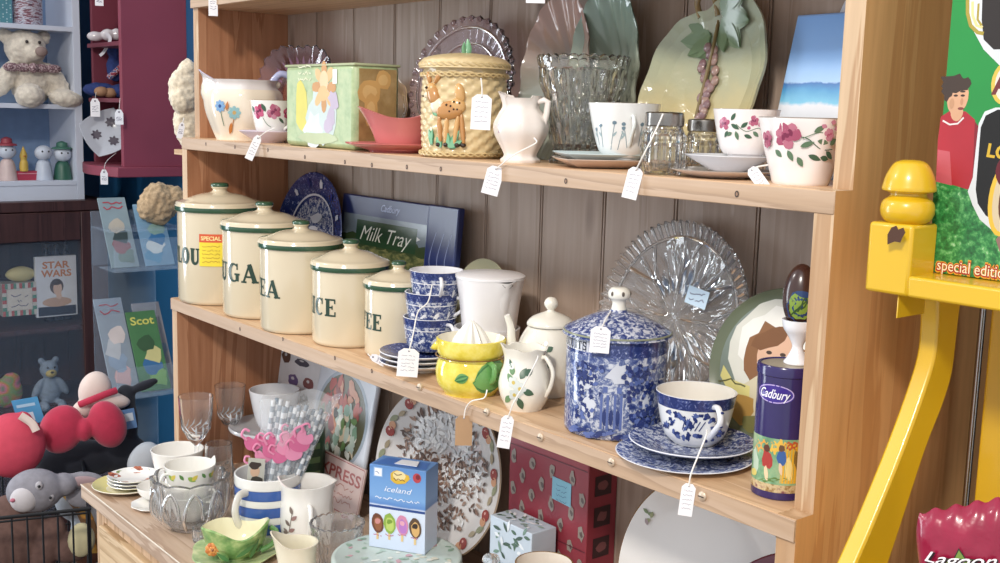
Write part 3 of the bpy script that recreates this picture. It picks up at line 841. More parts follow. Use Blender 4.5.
# cup, deep saucer and plate with pink flowers
SPR = china('#f0e9e6', .1)
k, t = TY('plate', 'flat white tea plate at the bottom of the floral cup stack', 'plate', 722, ZA, .072)
mb = MB().lathe(plate_prof(52, .6, .16, .03), china('#d9cdc8', .1), 56, bands=[(6, GREYB), (7, china('#e3dad6', .1))]); mb.build('dish', t, k)
k, t = TY('saucer', 'deep white saucer between tea plate and floral cup', 'saucer', 728, ZA, .074, dz=.0062)
mb = MB().lathe(plate_prof(44, .42, .36, .04, .38), china('#dfe0e4', .1), 56); mb.build('dish', t, k)
def floral(mb, M, s=1, x=0, y=0):
    fl = [('stem', [(x-14*s, y+22*s), (x-2*s, y+14*s), (x+12*s, y+18*s), (x+24*s, y+14*s)], .8*s, LEAFG),
          ('rose', x-30*s, y+22*s, 8*s, ROSEP), ('rose', x+6*s, y+26*s, 6*s, ROSEP), ('dot', x+14*s, y+22*s, 2.6*s, ROSEP[0]), ('dot', x+1*s, y+18*s, 2*s, ROSEP[1])]
    for (lx, ly, L_, a) in [(-20, 26, 10, 60), (-20, 22, 12, -30), (-14, 14, 11, -70), (-8, 18, 10, 40), (-18, 12, 9, 200), (-4, 10, 10, -20), (-24, 14, 9, 240), (6, 14, 9, -40), (14, 16, 8, 30)]:
        fl.append(('leaf', x+lx*s, y+ly*s, L_*s, 4.6*s, a, LEAFG if lx % 4 else LEAFD))
    flowers(mb, M, fl)
k, t = TY('teacup', 'white teacup with pink blossom and green leaves on a deep saucer', 'teacup', 743, ZA, .078, dz=.0195)
pr, po = cup_prof(33, 21, 46, 1.2, .6, 2.5, 17)
mb = MB().lathe(pr, SPR, 56, bands=[(14, GREYB), (16, SPR)]); M = round_surf(po)
floral(mb, M, .85, 2, 13); mb.build('bowl', t, k)
mb = MB(); ear(mb, po, 100, 36, 12, 13, 1.8, SPR); mb.build('handle', t, k)
k, t = TY('flared_cup', 'large flared white cup with a pink peony at the right end of the upper shelf', 'cup', 800, ZA, .067)
po = [(27, 0), (28, 2), (29, 6), (33, 22), (38, 42), (42, 60), (43, 66)]; po = sm(po, 3)
pr = [(0, 1)]+po+[(p[0]-1.4, p[1]) for p in po[::-1][:-4]]+[(0, 5)]
mb = MB().lathe(pr, SPR, 64, mod=lambda th, r, z: (r*(1+.03*cos(6*th)*min(1, z/30)), z), bands=[(len(po)-1, GREYB), (len(po)+2, SPR)]); M = round_surf([(r*1.02, z) for r, z in po], 0)
PEO = [P('#bd7488', .25), P('#a95670', .25), P('#7e3450', .25)]
flowers(mb, M, [('stem', [(-12, 48), (4, 46), (18, 36), (32, 36)], .9, LEAFD), ('stem', [(0, 46), (16, 52), (28, 48)], .8, LEAFG)])
for (x, y, L_, a) in [(-2, 38, 14, 20), (6, 30, 14, -20), (-14, 34, 12, -60), (10, 52, 13, 30), (14, 44, 12, -10), (24, 34, 12, -40), (28, 40, 10, 40), (-28, 34, 11, -40), (-4, 28, 11, -60), (18, 28, 10, -10)]:
    mb.leaf(M, x, y, L_, 5.4, rad(a), LEAFG if x % 3 else LEAFD)
mb.rose(M, -15, 48, 13, PEO, 4); mb.rose(M, 26, 50, 6, [ROSEP[0]]*2+[ROSEP[1]], 2); mb.rose(M, -42, 44, 9, PEO, 7)
for (x, y) in [(34, 56), (20, 58), (30, 62)]: mb.blob(M, x, y, 2.8, 2.2, ROSEP[0], wob=.2)
mb.build('bowl', t, k)

# leaning box with a beach photograph
yb = .150
pb, pe = on(765, 150, y=yb), on(840, 150, y=yb)
w = (pe.x-pb.x)*1.04; kt = depth(pb)/F
t = thing('gift_box', 'tall carton with a blue sky and beach picture leaning in the right corner', 'box', ((pb.x+pe.x)/2, yb, ZA), -.05)
X = Matrix.Rotation(rad(-13), 4, 'X')
hb = .153
mb = MB(); mb.e0 = .0002; mb.de = .00001
mb.box((-w/2, 0, 0), (w/2, .010, hb), P('#7fa0d2', .4)); mb.build('carton', t, X=X, bevel=.001)
mb = MB(); mb.e0 = .0002; mb.de = .00002
M = flat_surf((0, 0, 0))
SKY = grade('beach_print', 'z', 0, .148, [(0, '#c3c6ce'), (.38, '#ccd0d6'), (.44, '#d9dce2'), (.46, '#78bddb'), (.54, '#4b93c6'), (.575, '#3e70b0'), (.585, '#a3c6ec'), (.75, '#8ab6ec'), (1, '#7faeea')], .35, .05, 90)
mb.rect(M, -w/2+.0006, .0006, w/2-.006, hb-.002, SKY, 2, 24)
mb.rect(M, w/2-.006, .0006, w/2-.0004, hb-.002, P('#3f64a6', .4))
rr = random.Random(4)
for q_ in (-.003, .003): mb.stroke(M, [(-w/2+.012+q_+.003*cos(i*.52), .030+.003*sin(i*.52)) for i in range(12)], .0012, P('#c9737f', .5), closed=True)
mb.build('beach_picture', t, X=X)
mb = MB(); mb.add([(-w/2, .001, hb), (w/2, .001, hb), (w/2-.004, .012, hb+.004), (-w/2+.004, .012, hb+.004)], [(0, 1, 2, 3)], P('#8f949e', .5)); mb.add([(-.002, .008, hb+.001), (w/2-.005, .002, hb+.001), (.0, .01, hb+.014)], [(0, 1, 2)], P('#c8cdd8', .5))
mb.build('flap', t, X=X, flat=True)
# ---- tags on the upper shelf
yt = YA-.006
def P3(u, v, y): return on(u, v, y=y)
price_tag('price tag slanting from the saucer of the rose cup', 258, 138, 8, 26, yt, [P3(266, 132, YA-.003), P3(275, 128, .018)], roll=24, seed=1)
price_tag('price tag hanging on the body of the fawn jar', 482, 97, 20, 35, .0262, [P3(482, 88, .0258), P3(481, 78, .0258)], roll=2, seed=2)
price_tag('price tag on a looped string from the small pearly milk jug', 496, 169, 17, 29, yt, [P3(507, 160, yt), P3(519, 152, .02), P3(536, 143, .028), P3(534, 138, .034)], roll=14, seed=3)
price_tag('price tag hanging from the front glass shaker', 636, 170, 15, 32, yt, [P3(645, 152, .012), P3(655, 132, .022), P3(663, 114, .03)], roll=12, seed=4)
t_ = price_tag('price tag lying across the shelf edge before the peony cup', 752, 170, 12, 27, YA+.004, [P3(757, 167, .03), P3(768, 165, .04)], roll=-38, seed=5)
price_tag('price tag hanging at the top left corner of the dresser', 213, -4, 9, 22, YD-.006, [P3(214, -14, YD-.006)], roll=0, seed=6)
price_tag('price tag whose end shows at the top above the shell dishes', 536, -22, 19, 27, .02, [P3(538, -40, .03)], roll=0, seed=7)
# ================================================================ middle open shelf
# own slab-serif capitals for the enamel lettering
def arc(cx, cy, rx, ry, a0, a1, n=12): return [(cx+rx*cos(rad(a0+(a1-a0)*i/n)), cy+ry*sin(rad(a0+(a1-a0)*i/n))) for i in range(n+1)]
SL = lambda x0, x1, y: ([(x0, y), (x1, y)], .08)
LET = {
 'I': (.44, [([(.22, 0), (.22, 1)], .2), SL(.02, .42, .04), SL(.02, .42, .96)]),
 'F': (.72, [([(.2, 0), (.2, 1)], .2), SL(0, .42, .04), SL(0, .68, .96), SL(.2, .5, .52), ([(.66, .72), (.66, 1)], .07), ([(.5, .4), (.5, .64)], .06)]),
 'E': (.74, [([(.2, 0), (.2, 1)], .2), SL(0, .70, .04), SL(0, .68, .96), SL(.2, .5, .52), ([(.66, .74), (.66, 1)], .07), ([(.68, 0), (.68, .27)], .07), ([(.5, .4), (.5, .64)], .06)]),
 'L': (.70, [([(.2, 0), (.2, 1)], .2), SL(0, .68, .04), SL(0, .42, .96), ([(.66, 0), (.66, .3)], .07)]),
 'T': (.76, [([(.37, 0), (.37, 1)], .2), SL(.18, .56, .04), SL(0, .74, .96), ([(.04, .7), (.04, 1)], .07), ([(.70, .7), (.70, 1)], .07)]),
 'O': (.84, [(arc(.40, .5, .30, .46, 0, 360, 28), [.12+.10*abs(cos(2*pi*i/28)) for i in range(29)])]),
 'C': (.76, [(arc(.42, .5, .32, .46, 52, 312, 22), [.08+.13*max(0, -cos(rad(52+260*i/22))) for i in range(23)]), ([(.64, .66), (.64, 1)], .07)]),
 'G': (.84, [(arc(.42, .5, .32, .46, 52, 305, 22), [.08+.13*max(0, -cos(rad(52+253*i/22))) for i in range(23)]), ([(.64, .66), (.64, 1)], .07), ([(.64, .04), (.64, .42)], .18), SL(.46, .8, .42)]),
 'U': (.84, [([(.18, 1), (.18, .34)]+arc(.40, .32, .22, .27, 180, 360, 12)+[(.62, .34), (.62, 1)], [.2, .2]+[.2-.11*i/12 for i in range(13)]+[.09, .09]), SL(0, .38, .96), SL(.46, .8, .96)]),
 'R': (.86, [([(.2, 0), (.2, 1)], .2), SL(0, .40, .04), SL(0, .42, .96), ([(.2, .96)]+arc(.36, .74, .22, .22, 90, -90, 12)+[(.2, .52)], [.08]+[.08+.1*sin(pi*i/12) for i in range(13)]+[.08]), ([(.38, .52), (.52, .3), (.66, .04)], .18), SL(.5, .86, .04)]),
 'S': (.66, [([(.56, .72)]+arc(.32, .74, .22, .22, 40, 200, 10)+[(.2, .58), (.44, .44)]+arc(.32, .26, .24, .22, 30, -160, 10), .13), ([(.55, .68), (.55, 1)], .06), ([(.07, .02), (.07, .34)], .06)]),
 'A': (.86, [([(.08, 0), (.42, 1)], .09), ([(.40, 1), (.72, 0)], .2), SL(.2, .62, .32), SL(-.04, .26, .04), SL(.54, .9, .04)]),
 'B': (.80, [([(.2, 0), (.2, 1)], .2), ([(.05, .96), (.3, .96)]+arc(.36, .75, .2, .21, 90, -90, 10)+[(.2, .53)], [.08]*2+[.08+.1*sin(pi*i/10) for i in range(11)]+[.08]), ([(.2, .5)]+arc(.4, .27, .22, .23, 90, -90, 10)+[(.05, .04)], [.08]+[.08+.1*sin(pi*i/10) for i in range(11)]+[.08])]),
}
def slab(mb, M, txt, x, y, h, mat, sx=1.0, gap=.1):
    w = sum(LET[c][0]+gap for c in txt)-gap; x -= w*h*sx/2
    for c in txt:
        for pts, lw in LET[c][1]:
            lw = [q*1.22 for q in lw] if isinstance(lw, list) else lw*1.22
            fine = []
            for a, b in zip(pts, pts[1:]): fine += [(a[0]+(b[0]-a[0])*i/3, a[1]+(b[1]-a[1])*i/3) for i in range(3)]
            fine.append(pts[-1])
            if isinstance(lw, list):
                l2 = []
                for a, b in zip(lw, lw[1:]): l2 += [a+(b-a)*i/3 for i in range(3)]
                l2.append(lw[-1]); wl = [q*h for q in l2]
            else: wl = lw*h
            mb.stroke(M, [(x+px*h*sx, y+(py-.5)*h) for px, py in fine], wl, mat)
        x += (LET[c][0]+gap)*h*sx
ENAM = P('#d8caae', .14, var=.02, scale=12, coat=.5); EGRN = P('#34553f', .2, coat=.4); TXT = P('#1f3a2c', .3)
def canister(word, u, vb, r, H, top, deg, th, label, sx=1.0):
    k, t = T('storage_canister', label, 'canister', u, vb, 0, 2*r, 'cream enamel kitchen canisters')
    po = [(r-4, 0), (r-1.2, 1), (r, 4), (r, H-3), (r, H)]
    pr = [(0, 1)]+po+[(r-1.5, H), (r-1.5, 10), (0, 9)]
    mb = MB().lathe(pr, ENAM, 80)
    M = round_surf([(r, 0), (r, H)], deg)
    slab(mb, M, word, 0, H*.52, th, TXT, sx)
    mb.build('body', t, k, sharp=50)
    R = r+2.2; q = r/41
    dome = sm([(R-.6, H+4), (R-2, H+6.5), (R*.8, H+top*.32), (R*.5, H+top*.52), (11*q, H+top*.60), (8.5*q, H+top*.64)], 5)
    mb = MB().lathe([(0, H-2), (R-2, H-2), (R-.4, H-2), (R, H-1.2), (R, H+2.6)], EGRN, 80)
    mb.lathe([(R, H+2.6)]+dome+[(0, H+top*.64)], ENAM, 80)
    lid = mb.build('lid', t, k, sharp=50)
    z0 = H+top*.63
    CAN.append((t.location.copy(), R*k))
    if len(CAN) > 1: print('CANGAP', word, round((CAN[-1][0]-CAN[-2][0]).length-CAN[-1][1]-CAN[-2][1], 4))
    kb = [(8.5*q, z0), (7*q, z0+top*.06), (7*q, z0+top*.12), (8.2*q, z0+top*.17), (8.6*q, z0+top*.21)]
    mb = MB().lathe(sm(kb, 3), ENAM, 32)
    mb.lathe(sm([(8.6*q, z0+top*.21), (9*q, z0+top*.26), (8*q, z0+top*.34), (5*q, z0+top*.37), (0, z0+top*.38)], 3), EGRN, 32)
    mb.build('knob', lid, k)
    return k, t, M
CAN = []
k, fl_, Mf = canister('FLOUR', 221, 306.5, 41, 92, 25, -50, 15.5, 'tallest cream enamel canister with a yellow sale sticker at the left end', .9)
canister('SUGAR', 265, 320.5, 41, 87, 25, -42, 18, 'second cream enamel canister lettered SUGAR', 1.05)
canister('TEA', 301, 335.5, 40, 84, 24, -66, 17, 'third cream enamel canister, lettered TEA', 1.15)
canister('RICE', 350, 349, 37.5, 76, 27, -61, 17, 'fourth cream enamel canister, lettered RICE', 1.0)
canister('COFFEE', 397.5, 361, 33, 70, 24, -94, 16, 'smallest cream enamel canister beside the stacked blue cups', .95)
mb = MB(); M = round_surf([(41.6, 0), (41.6, 100)], -12)
YS, RS = P('#efd83c', .6), P('#d65a35', .6)
mb.rect(M, -11.5, 39, 11, 70, YS, 6, 1); mb.rect(M, -11.5, 62, 11, 70, RS, 6, 1)
mb.text(M, 'SPECIAL', 0, 66, 3.8, P('#f4e9a0', .6), .02)
for i in range(5): mb.scribble(M, 0, 58-3.6*i, 17, P('#a8752a', .7), 1.8, .5, i)
mb.build('sale_sticker', fl_, k)

# plate and tins behind the canisters
WILL = mottle('willow_print', [(.0, '#1c2657'), (.42, '#303f77'), (.51, '#6d789c'), (.57, '#c3c6d1'), (1, '#d5d6d9')], 190, 5, .12, 1.2)
WILLD = mottle('willow_dark', [(.0, '#18214c'), (.52, '#2a386e'), (.62, '#56639a'), (.70, '#c6c9d6'), (1, '#dcdce0')], 210, 5, .12, 1.4)
TOILE = mottle('toile_print', [(.0, '#1f2a5c'), (.40, '#34447c'), (.50, '#616d94'), (.57, '#bdc1cc'), (1, '#d2d3d6')], 130, 8, .12, 1.4, nrough=.72)
WB = china('#e6e6ea', .1)
k, t, X = stand('willow_plate', 'blue and white willow plate standing behind the sugar and tea canisters', 'plate', 314, 172, 0, 9)
pp = plate_prof(100, .62, .14, .03)
mb = MB().lathe(pp, WB, 72, bands=[(5, WILLD), (9, WILL)])
M = dish_surf([(0, 4), (60, 5), (70, 7), (100, 14)]); mb.e0 = 1.2
DB1, LB1 = P('#223172', .15), P('#d9dbe6', .15)
mb.stroke(M, [(66*cos(2*pi*i/48), 66*sin(2*pi*i/48)) for i in range(48)], 3, LB1, closed=True)
for i in range(14): mb.blob(M, 84*cos(i*.449), 84*sin(i*.449), 7, 4, LB1 if i % 2 else DB1, i*.449, wob=.3)
for (x, y, a, b) in [(0, 10, 18, 9), (-10, -20, 26, 8), (20, -5, 14, 6), (8, 30, 16, 8)]: mb.blob(M, x, y, a, b, LB1, .2, wob=.3)
mb.build('dish', t, k, X=X)

NAVY = P('#1e2a5e', .3); NAVYL = P('#33417f', .3)
# leaning flat tin with chocolate lettering
def leaning_box(name, label, u0, u1, vt, y, z, th, tilt, mat, rz=0, bevel=.002):
    a, b = on(u0, vt+30, y=y), on(u1, vt+30, y=y)
    top = on((u0+u1)/2, vt, y=y); tl = rad(tilt); h = (top.z-z)/cos(tl)
    w = (b.x-a.x)/max(.2, cos(rz))
    t = thing(name, label, 'tin' if 'tin' in name else 'box', ((a.x+b.x)/2, y-h*sin(tl), z+.0001), rz)
    X = Matrix.Rotation(-tl, 4, 'X')
    mb = MB().box((-w/2, 0, 0), (w/2, th, h), mat); mb.build('body', t, X=X, bevel=bevel, sharp=50)
    m = MB(); m.e0 = .0002; m.de = .000008
    return t, w, h, X, m, flat_surf((0, 0, 0))
LAND = mottle('landscape_print', [(.25, '#26301f'), (.45, '#4c5738'), (.6, '#7d7c50'), (.8, '#a89868')], 60, 6, .2, stretch=(1, 1, 2.2))
t, w, h, X, mb, M = leaning_box('chocolate_tin', 'dark blue chocolate tin with a landscape picture behind the rice canister', 343, 434, 199, .184, 0, .006, 6, NAVY)
mb.rect(M, -w*.46, h*.04, w*.46, h*.84, P('#29381f', .2))
mb.rect(M, -w*.46, h*.04, w*.46, h*.62, LAND)
mb.rect(M, -w*.46, h*.60, w*.46, h*.84, P('#75828c', .2))
for i in range(9): mb.blob(M, -w*.45+i*w*.11, h*.63, w*.08, h*.05, P('#37472b', .2), 0, wob=.3)
mb.blob(M, w*.1, h*.72, w*.3, h*.035, P('#e4e3de', .3))
mb.rect(M, -w*.30, h*.60, w*.36, h*.80, P('#27452c', .2))
mb.text(M, 'Milk Tray', w*.03, h*.70, h*.12, P('#e9e8dc', .3), -.004, .4, w=w*.56)
mb.text(M, 'Cadbury', w*.06, h*.92, h*.055, P('#aab3d6', .3), .01, .3)
mb.build('picture', t, X=X)
t, w, h, X, mb, M = leaning_box('chocolate_tin', 'plain navy tin standing right of the landscape tin', 428, 459, 206, .17, 0, .010, 5, NAVY)
for i in range(3): mb.stroke(M, [(p.x, p.y) for p in cr([(-w*.3+i*w*.25, h*.3, 0), (-w*.2+i*w*.25, h*.45, 0), (-w*.32+i*w*.25, h*.6, 0), (-w*.16+i*w*.25, h*.8, 0)], 6)], .0012, P('#8d97bf', .3))
mb.stroke(M, [(-w*.46, h*.02), (w*.46, h*.02), (w*.46, h*.98), (-w*.46, h*.98)], .0012, NAVYL, closed=True)
mb.build('lettering', t, X=X)

# stack of willow saucers and cups
zs = 0
for i, w_ in enumerate(['lowest', 'middle', 'uppermost']):
    k, t = T('willow_saucer', w_+' blue willow saucer of the stack under the three cups', 'saucer', 419, 378, 0, 80, 'stacked willow saucers', dz=i*.0058)
    mb = MB().lathe(plate_prof(40, .5, .24, .05), WB, 56, bands=[(7, WILLD)]); mb.build('dish', t, k)
zc = 3*.0058+.001
kk = k
for i, (w_, dx) in enumerate([('lowest', 0), ('middle', 1.5), ('topmost', 6)]):
    k, t = T('willow_cup', w_+' blue willow cup of the three stacked on saucers', 'teacup', 429+dx, 371, 0, 58, 'stacked willow cups', dz=zc)
    pr, po = cup_prof(27, 20, 34, 1.5, .5, 2, 14)
    mb = MB().lathe(pr, WILL, 56, bands=[(5, WILL), (12, WILLD), (14, WB)]); M = round_surf(po)
    mb.stroke(M, [(x, 23) for x in range(-40, 41, 4)], .9, WB)
    for j in range(6): mb.blob(M, -34+j*13, 13, 3.6, 1.6, WB, .3*j, wob=.4)
    mb.build('bowl', t, k)
    mb = MB(); ear(mb, po, [40, 70, 8][i], 29, 11, 10, 1.8, WB)
    mb.build('handle', t, k)
    zc += (31 if i < 1 else 27)*k*.8
# lidded white pair
PLW = P('#ebe9ea', .3, var=.02)
k, t = TY('mixing_jug', 'lower white pot under the spouted white jug', 'jug', 486, 0, .112)
po = sm([(26, 0), (28, 2), (31, 24), (33, 44)], 4); pr = [(0, .5)]+po+[(31, 44), (27, 6), (0, 5)]
mb = MB().lathe(pr, PLW, 56); mb.build('body', t, k); kz = 41*k
k, t = TY('mixing_jug', 'upper plain white jug with flat lid and pouring notch', 'jug', 488, 0, .112, dz=kz)
po = sm([(26, 0), (27, 2), (30, 28), (34, 53)], 4); pr = [(0, .5)]+po+[(32, 53), (26, 6), (0, 5)]
def spm(th, r, z):
    d = abs(((th-(-pi/2+.5)+pi) % (2*pi))-pi); s = max(0, 1-d/.35)*max(0, (z-36)/17)
    return r+5*s, z-1*s
mb = MB().lathe(pr, PLW, 72, mod=spm); mb.build('body', t, k)
mb = MB().lathe([(0, 52), (31, 52), (34.6, 53.2), (34.6, 55.5), (32, 57), (0, 59)], PLW, 56); lid = mb.build('lid', t, k)
M = round_surf([(36, 0), (36, 60)], 28); mb = MB(); mb.poly(M, [(-6, 51), (-3, 48), (2, 47), (6, 49.5), (5, 51.5), (0, 51)], P('#2b2a2e', .6)); mb.build('pouring_notch', t, k)
k, t, X = stand('plate', 'small olive plate peeping up behind the white jug', 'plate', 484, 258, 0, 10)
mb = MB().lathe(plate_prof(100, .6, .14, .04), china('#b9b79a'), 56); mb.build('dish', t, k, X=X)

# lemon juicer
LEM = mottle('lemon_glaze', [(.3, '#d8c23e'), (.5, '#e6d355'), (.7, '#efe07c')], 70, 3, .1)
k, t = T('lemon_squeezer', 'yellow pottery lemon squeezer with green leaves and white ribbed cone', 'juicer', 470, 399, 0, 56)
po = sm([(26, 0), (27, 2), (33, 10), (35, 22), (33, 33), (30, 38)], 4)
mb = MB().lathe([(0, 1)]+po+[(28, 38), (30, 22), (24, 5), (0, 4)], LEM, 64); M = round_surf([(r+.6, z) for r, z in po])
GL, GL2 = china('#6aa05a', .1), china('#3f7a45', .1)
for (x, y, L_, W_, a) in [(4, 20, 34, 22, 20), (2, 18, 32, 20, -10), (12, 30, 28, 16, 6), (-2, 24, 15, 10, 200), (20, 12, 22, 13, 30), (14, 24, 30, 16, -20)]:
    for e in range(3): mb.leaf(lambda p, q, r_, e=e: M(p, q, r_+.5*e), x, y, L_, W_-4*e, rad(a), GL if e != 1 else GL2)
mb.build('pot', t, k)
mb = MB().lathe(sm([(29, 37), (33, 40), (34.5, 46), (35, 55)], 3)+[(33.4, 56), (32, 50), (30, 45), (16, 43), (0, 43)], LEM, 64, bands=[(10, china('#efe9d6'))])
mb.tube([(35*cos(2*pi*i/60), 35*sin(2*pi*i/60), 38.6) for i in range(60)], .8, P('#7a5a2c', .3), 6, closed=True)
a = -pi/2-1.5
mb.tube(cr([(30*cos(a), 30*sin(a), 50), (36*cos(a), 36*sin(a), 46), (39*cos(a), 39*sin(a), 47)], 4), [5, 4.6, 4.2, 4, 3.6, 3.2, 3, 2.8, 2.6], LEM, 10)
bowl = mb.build('strainer', t, k)
mb = MB().lathe(sm([(19, 44), (18, 50), (13, 60), (7, 68), (2, 72), (0, 72.5)], 3), china('#f0ece2'), 72, mod=lambda th, r, z: (r*(1+.10*cos(12*th)), z)); mb.build('cone', bowl, k)
mb = MB(); a = -pi/2+.6
mb.tube(cr([(31*cos(a), 31*sin(a), 36), (40*cos(a), 40*sin(a), 33), (40*cos(a), 40*sin(a), 22), (33*cos(a), 33*sin(a), 16)], 5), 3, GL, 8); mb.build('leaf_handle', t, k)

# small blossom jug
IV = china('#ece7da', .1); LINE = P('#8d8a80', .3)
BLS = [P('#e9ebe4', .2)]*2+[P('#c9ae58', .3)]
def blossoms(mb, M, x, y, s):
    for (lx, ly, L_, a) in [(-2, 2, 9, 130), (3, 6, 9, 60), (5, -2, 9, -20), (2, -8, 10, -70), (-4, -7, 9, -130), (6, 9, 7, 30), (-3, 8, 7, 100)]:
        mb.leaf(M, x+lx*s, y+ly*s, L_*s, 5*s, rad(a), LEAFD if lx > 0 else P('#6d8f66', .3))
    for (lx, ly) in [(-2, 3), (3, -1), (-1, -6)]:
        mb.daisy(M, x+lx*s, y+ly*s, 4.8*s, P('#d3d8d2', .2), P('#cbb35e', .3), 5, .42)
k, t = T('blossom_jug', 'small ivory jug with white blossom sprig at the shelf front', 'jug', 524, 413, 0, 40)
po = sm([(18, 0), (19, 2), (24, 12), (26.5, 24), (24.5, 36), (20.5, 47), (20, 54), (22, 62)], 4)
pr = [(0, 1)]+po+[(p[0]-1.6, p[1]) for p in po[::-1][:-4]]+[(0, 5)]
def jm3(th, r, z):
    d = abs(((th+pi-.15+pi) % (2*pi))-pi); s = max(0, 1-d/.8)*max(0, (z-42)/20)
    return r+4*s, z+3*s+(1.2*cos(6*th)*max(0, (z-54)/8))
mb = MB().lathe(pr, IV, 64, mod=jm3); M = round_surf([(r+.3, z) for r, z in po], 0)
blossoms(mb, M, -9, 27, 1.35); mb.blob(M, -15, 46, 3, 3, BLS[0], wob=.2); mb.leaf(M, -15, 44, 9, 4, 1.9, LEAFD)
mb.build('body', t, k)
mb = MB(); ear(mb, po, 56, 54, 16, 8, 2.2, IV, mid=1); mb.build('handle', t, k)
# white teapot
k, t = T('teapot', 'white teapot with round lid knob behind the blossom jug', 'teapot', 548, 399, 0, 44, None)
po = sm([(21, 0), (23, 2), (30, 16), (33, 34), (31, 52), (24, 66), (20, 70)], 4)
mb = MB().lathe([(0, 1)]+po+[(18, 69), (22, 60), (28, 40), (22, 8), (0, 6)], IV, 56); M = round_surf([(r+.3, z) for r, z in po])
blossoms(mb, M, -10, 40, 1.1)
mb.build('body', t, k)
mb = MB().tube(cr([(-27, -6, 30), (-35, -8, 38), (-38, -9, 54), (-39, -9, 68), (-43, -10, 80)], 6), [6-3*i/24 for i in range(25)], IV, 12); mb.build('spout', t, k)
mb = MB().lathe(sm([(23.5, 70), (23, 73), (18, 78), (9, 82), (4, 84), (3.5, 86)], 4)+[(0, 86)], IV, 48); mb.lathe(sm([(3.2, 85), (6.5, 89), (6.8, 93), (4, 97), (0, 98)], 3), IV, 24)
mb.build('lid', t, k)
mb = MB(); mb.tube(cr([(27, 12, 58), (42, 18, 60), (46, 20, 40), (38, 16, 22), (30, 12, 22)], 6), 3, IV, 10); mb.build('handle', t, k)

# toile biscuit jar
k, t = TJAR = T('biscuit_jar', 'large blue and white toile biscuit jar with pierced knob', 'biscuit jar', 613, 442, 0, 98)
po = [(47, 0), (49.5, 2), (50, 5), (50, 97), (49, 99)]
mb = MB().lathe([(0, 1)]+po+[(47, 99), (47, 8), (0, 7)], TOILE, 96); M = round_surf([(50, 0), (50, 100)])
NB, MBL, LBL = P('#27346a', .15), P('#56669c', .15), P('#c6c9d2', .15)
mb.rect(M, -120, 82, 120, 97, WILLD, 60, 1)
M2 = round_surf([(50, 0), (50, 100)], -63)
mb.rect(M2, -34, 85, 36, 96, LBL, 20, 1); slab(mb, M2, 'BISCUITS', 0, 90.5, 8, P('#20232f', .3), 1.0)
# gatehouse, trees and ground in the toile scene
for (x, y, a, b) in [(-30, 60, 12, 14), (4, 66, 12, 10), (-26, 34, 8, 10), (30, 40, 6, 12)]: mb.blob(M, x, y, a, b, LBL, .2, 14, .3)
mb.poly(M, [(-14, 12), (8, 12), (8, 44), (-14, 44)], LBL)
for x in (-13, -7, 0, 6): mb.rect(M, x-1.3, 12, x+1.3, 46, MBL)
for x in (-10, -3.5, 3): mb.blob(M, x, 24, 2, 8, NB)
mb.rect(M, -16, 44, 10, 48, NB); mb.rect(M, -12, 48, 6, 54, MBL)
for (x, y, a, b) in [(-32, 42, 10, 22), (-24, 64, 12, 10), (26, 40, 13, 20), (34, 60, 14, 14), (18, 66, 12, 10), (-40, 66, 10, 8), (36, 24, 10, 12), (22, 22, 8, 8)]:
    for j in range(24):
        rr = random.Random(j*31+int(x)); mb.blob(M, x+rr.uniform(-a, a), y+rr.uniform(-b, b), 2.6, 2, NB if j % 3 else MBL, rr.random()*3, wob=.4)
for j in range(10): mb.blob(M, -44+j*9.6, 7+2*sin(j*2), 7, 3, NB if j % 2 else MBL, .2, wob=.4)
mb.build('pot', t, k, sharp=50)
mb = MB().lathe(sm([(0, 97), (50, 97), (53, 98.5), (53.5, 100.5), (50, 103), (38, 109), (22, 116), (10, 119), (8, 121)], 3)+[(0, 121)], WILLD, 80, bands=[(1, WILL)])
mb.tube([(53*cos(2*pi*i/72), 53*sin(2*pi*i/72), 100.2) for i in range(72)], 1.1, P('#8b8f78', .2), 6, closed=True)
lid = mb.build('lid', t, k)
mb = MB().lathe(sm([(8, 119), (6.5, 126), (7.5, 130), (10.5, 133), (11, 138), (8, 142), (5, 143)], 4)+[(0, 143)], china('#e9e6dc'), 32)
for j in range(6):
    a = j*pi/3-1.2; mb.ball((10*cos(a), 10*sin(a), 137), (2, 2, 2.6), P('#5b5148', .5), 8, 6)
mb.build('knob', lid, k)

# big cut glass platter
CG = glass('#fafafa', .015, 1.5, .9)
k, t, X = stand('glass_platter', 'large round cut glass platter standing against the back boards', 'platter', 678, 222, 0, 13)
def pm(th, r, z):
    if z < 1.5 and r < 40: return r, z
    if r > 84: return r*(1+.012*cos(64*th)), z+2.2*cos(64*th)*min(1, (r-84)/6)
    q = abs(cos(4*th)); s = abs(sin(4*th))
    w = 5*q*(r/84)-5.5*s*max(0, 1-abs(r-46)/40)+2*cos(32*th)*(1 if 24 < r < 74 else 0)
    return r, z+w*(1 if z > 2 else .0)
pp = [(0, 0), (50, 0), (60, 1), (84, 5), (100, 12), (101, 14)]+[(100, 16), (92, 13), (86, 10)]+[(84-i*5, 8-.0*i) for i in range(16)]+[(0, 7)]
mb = MB().lathe(pp, CG, 256, mod=pm)
for i in range(8):
    a = i*pi/4
    for (r0, r1, d) in [(12, 80, 0), (46, 82, .24), (46, 82, -.24)]:
        mb.tube([(r0*cos(a), r0*sin(a), 8.5), (r1*cos(a+d), r1*sin(a+d), 11)], [1, 2.6], CG, 5)
for i in range(64):
    a = 2*pi*i/64; mb.tube([(86*cos(a), 86*sin(a), 11), (99*cos(a), 99*sin(a), 16)], [1.4, 2.4], CG, 6)
mb.tube([(84*cos(2*pi*i/96), 84*sin(2*pi*i/96), 11) for i in range(96)], 1.8, CG, 6, closed=True)
mb.build('platter', t, k, X=X, sharp=25)
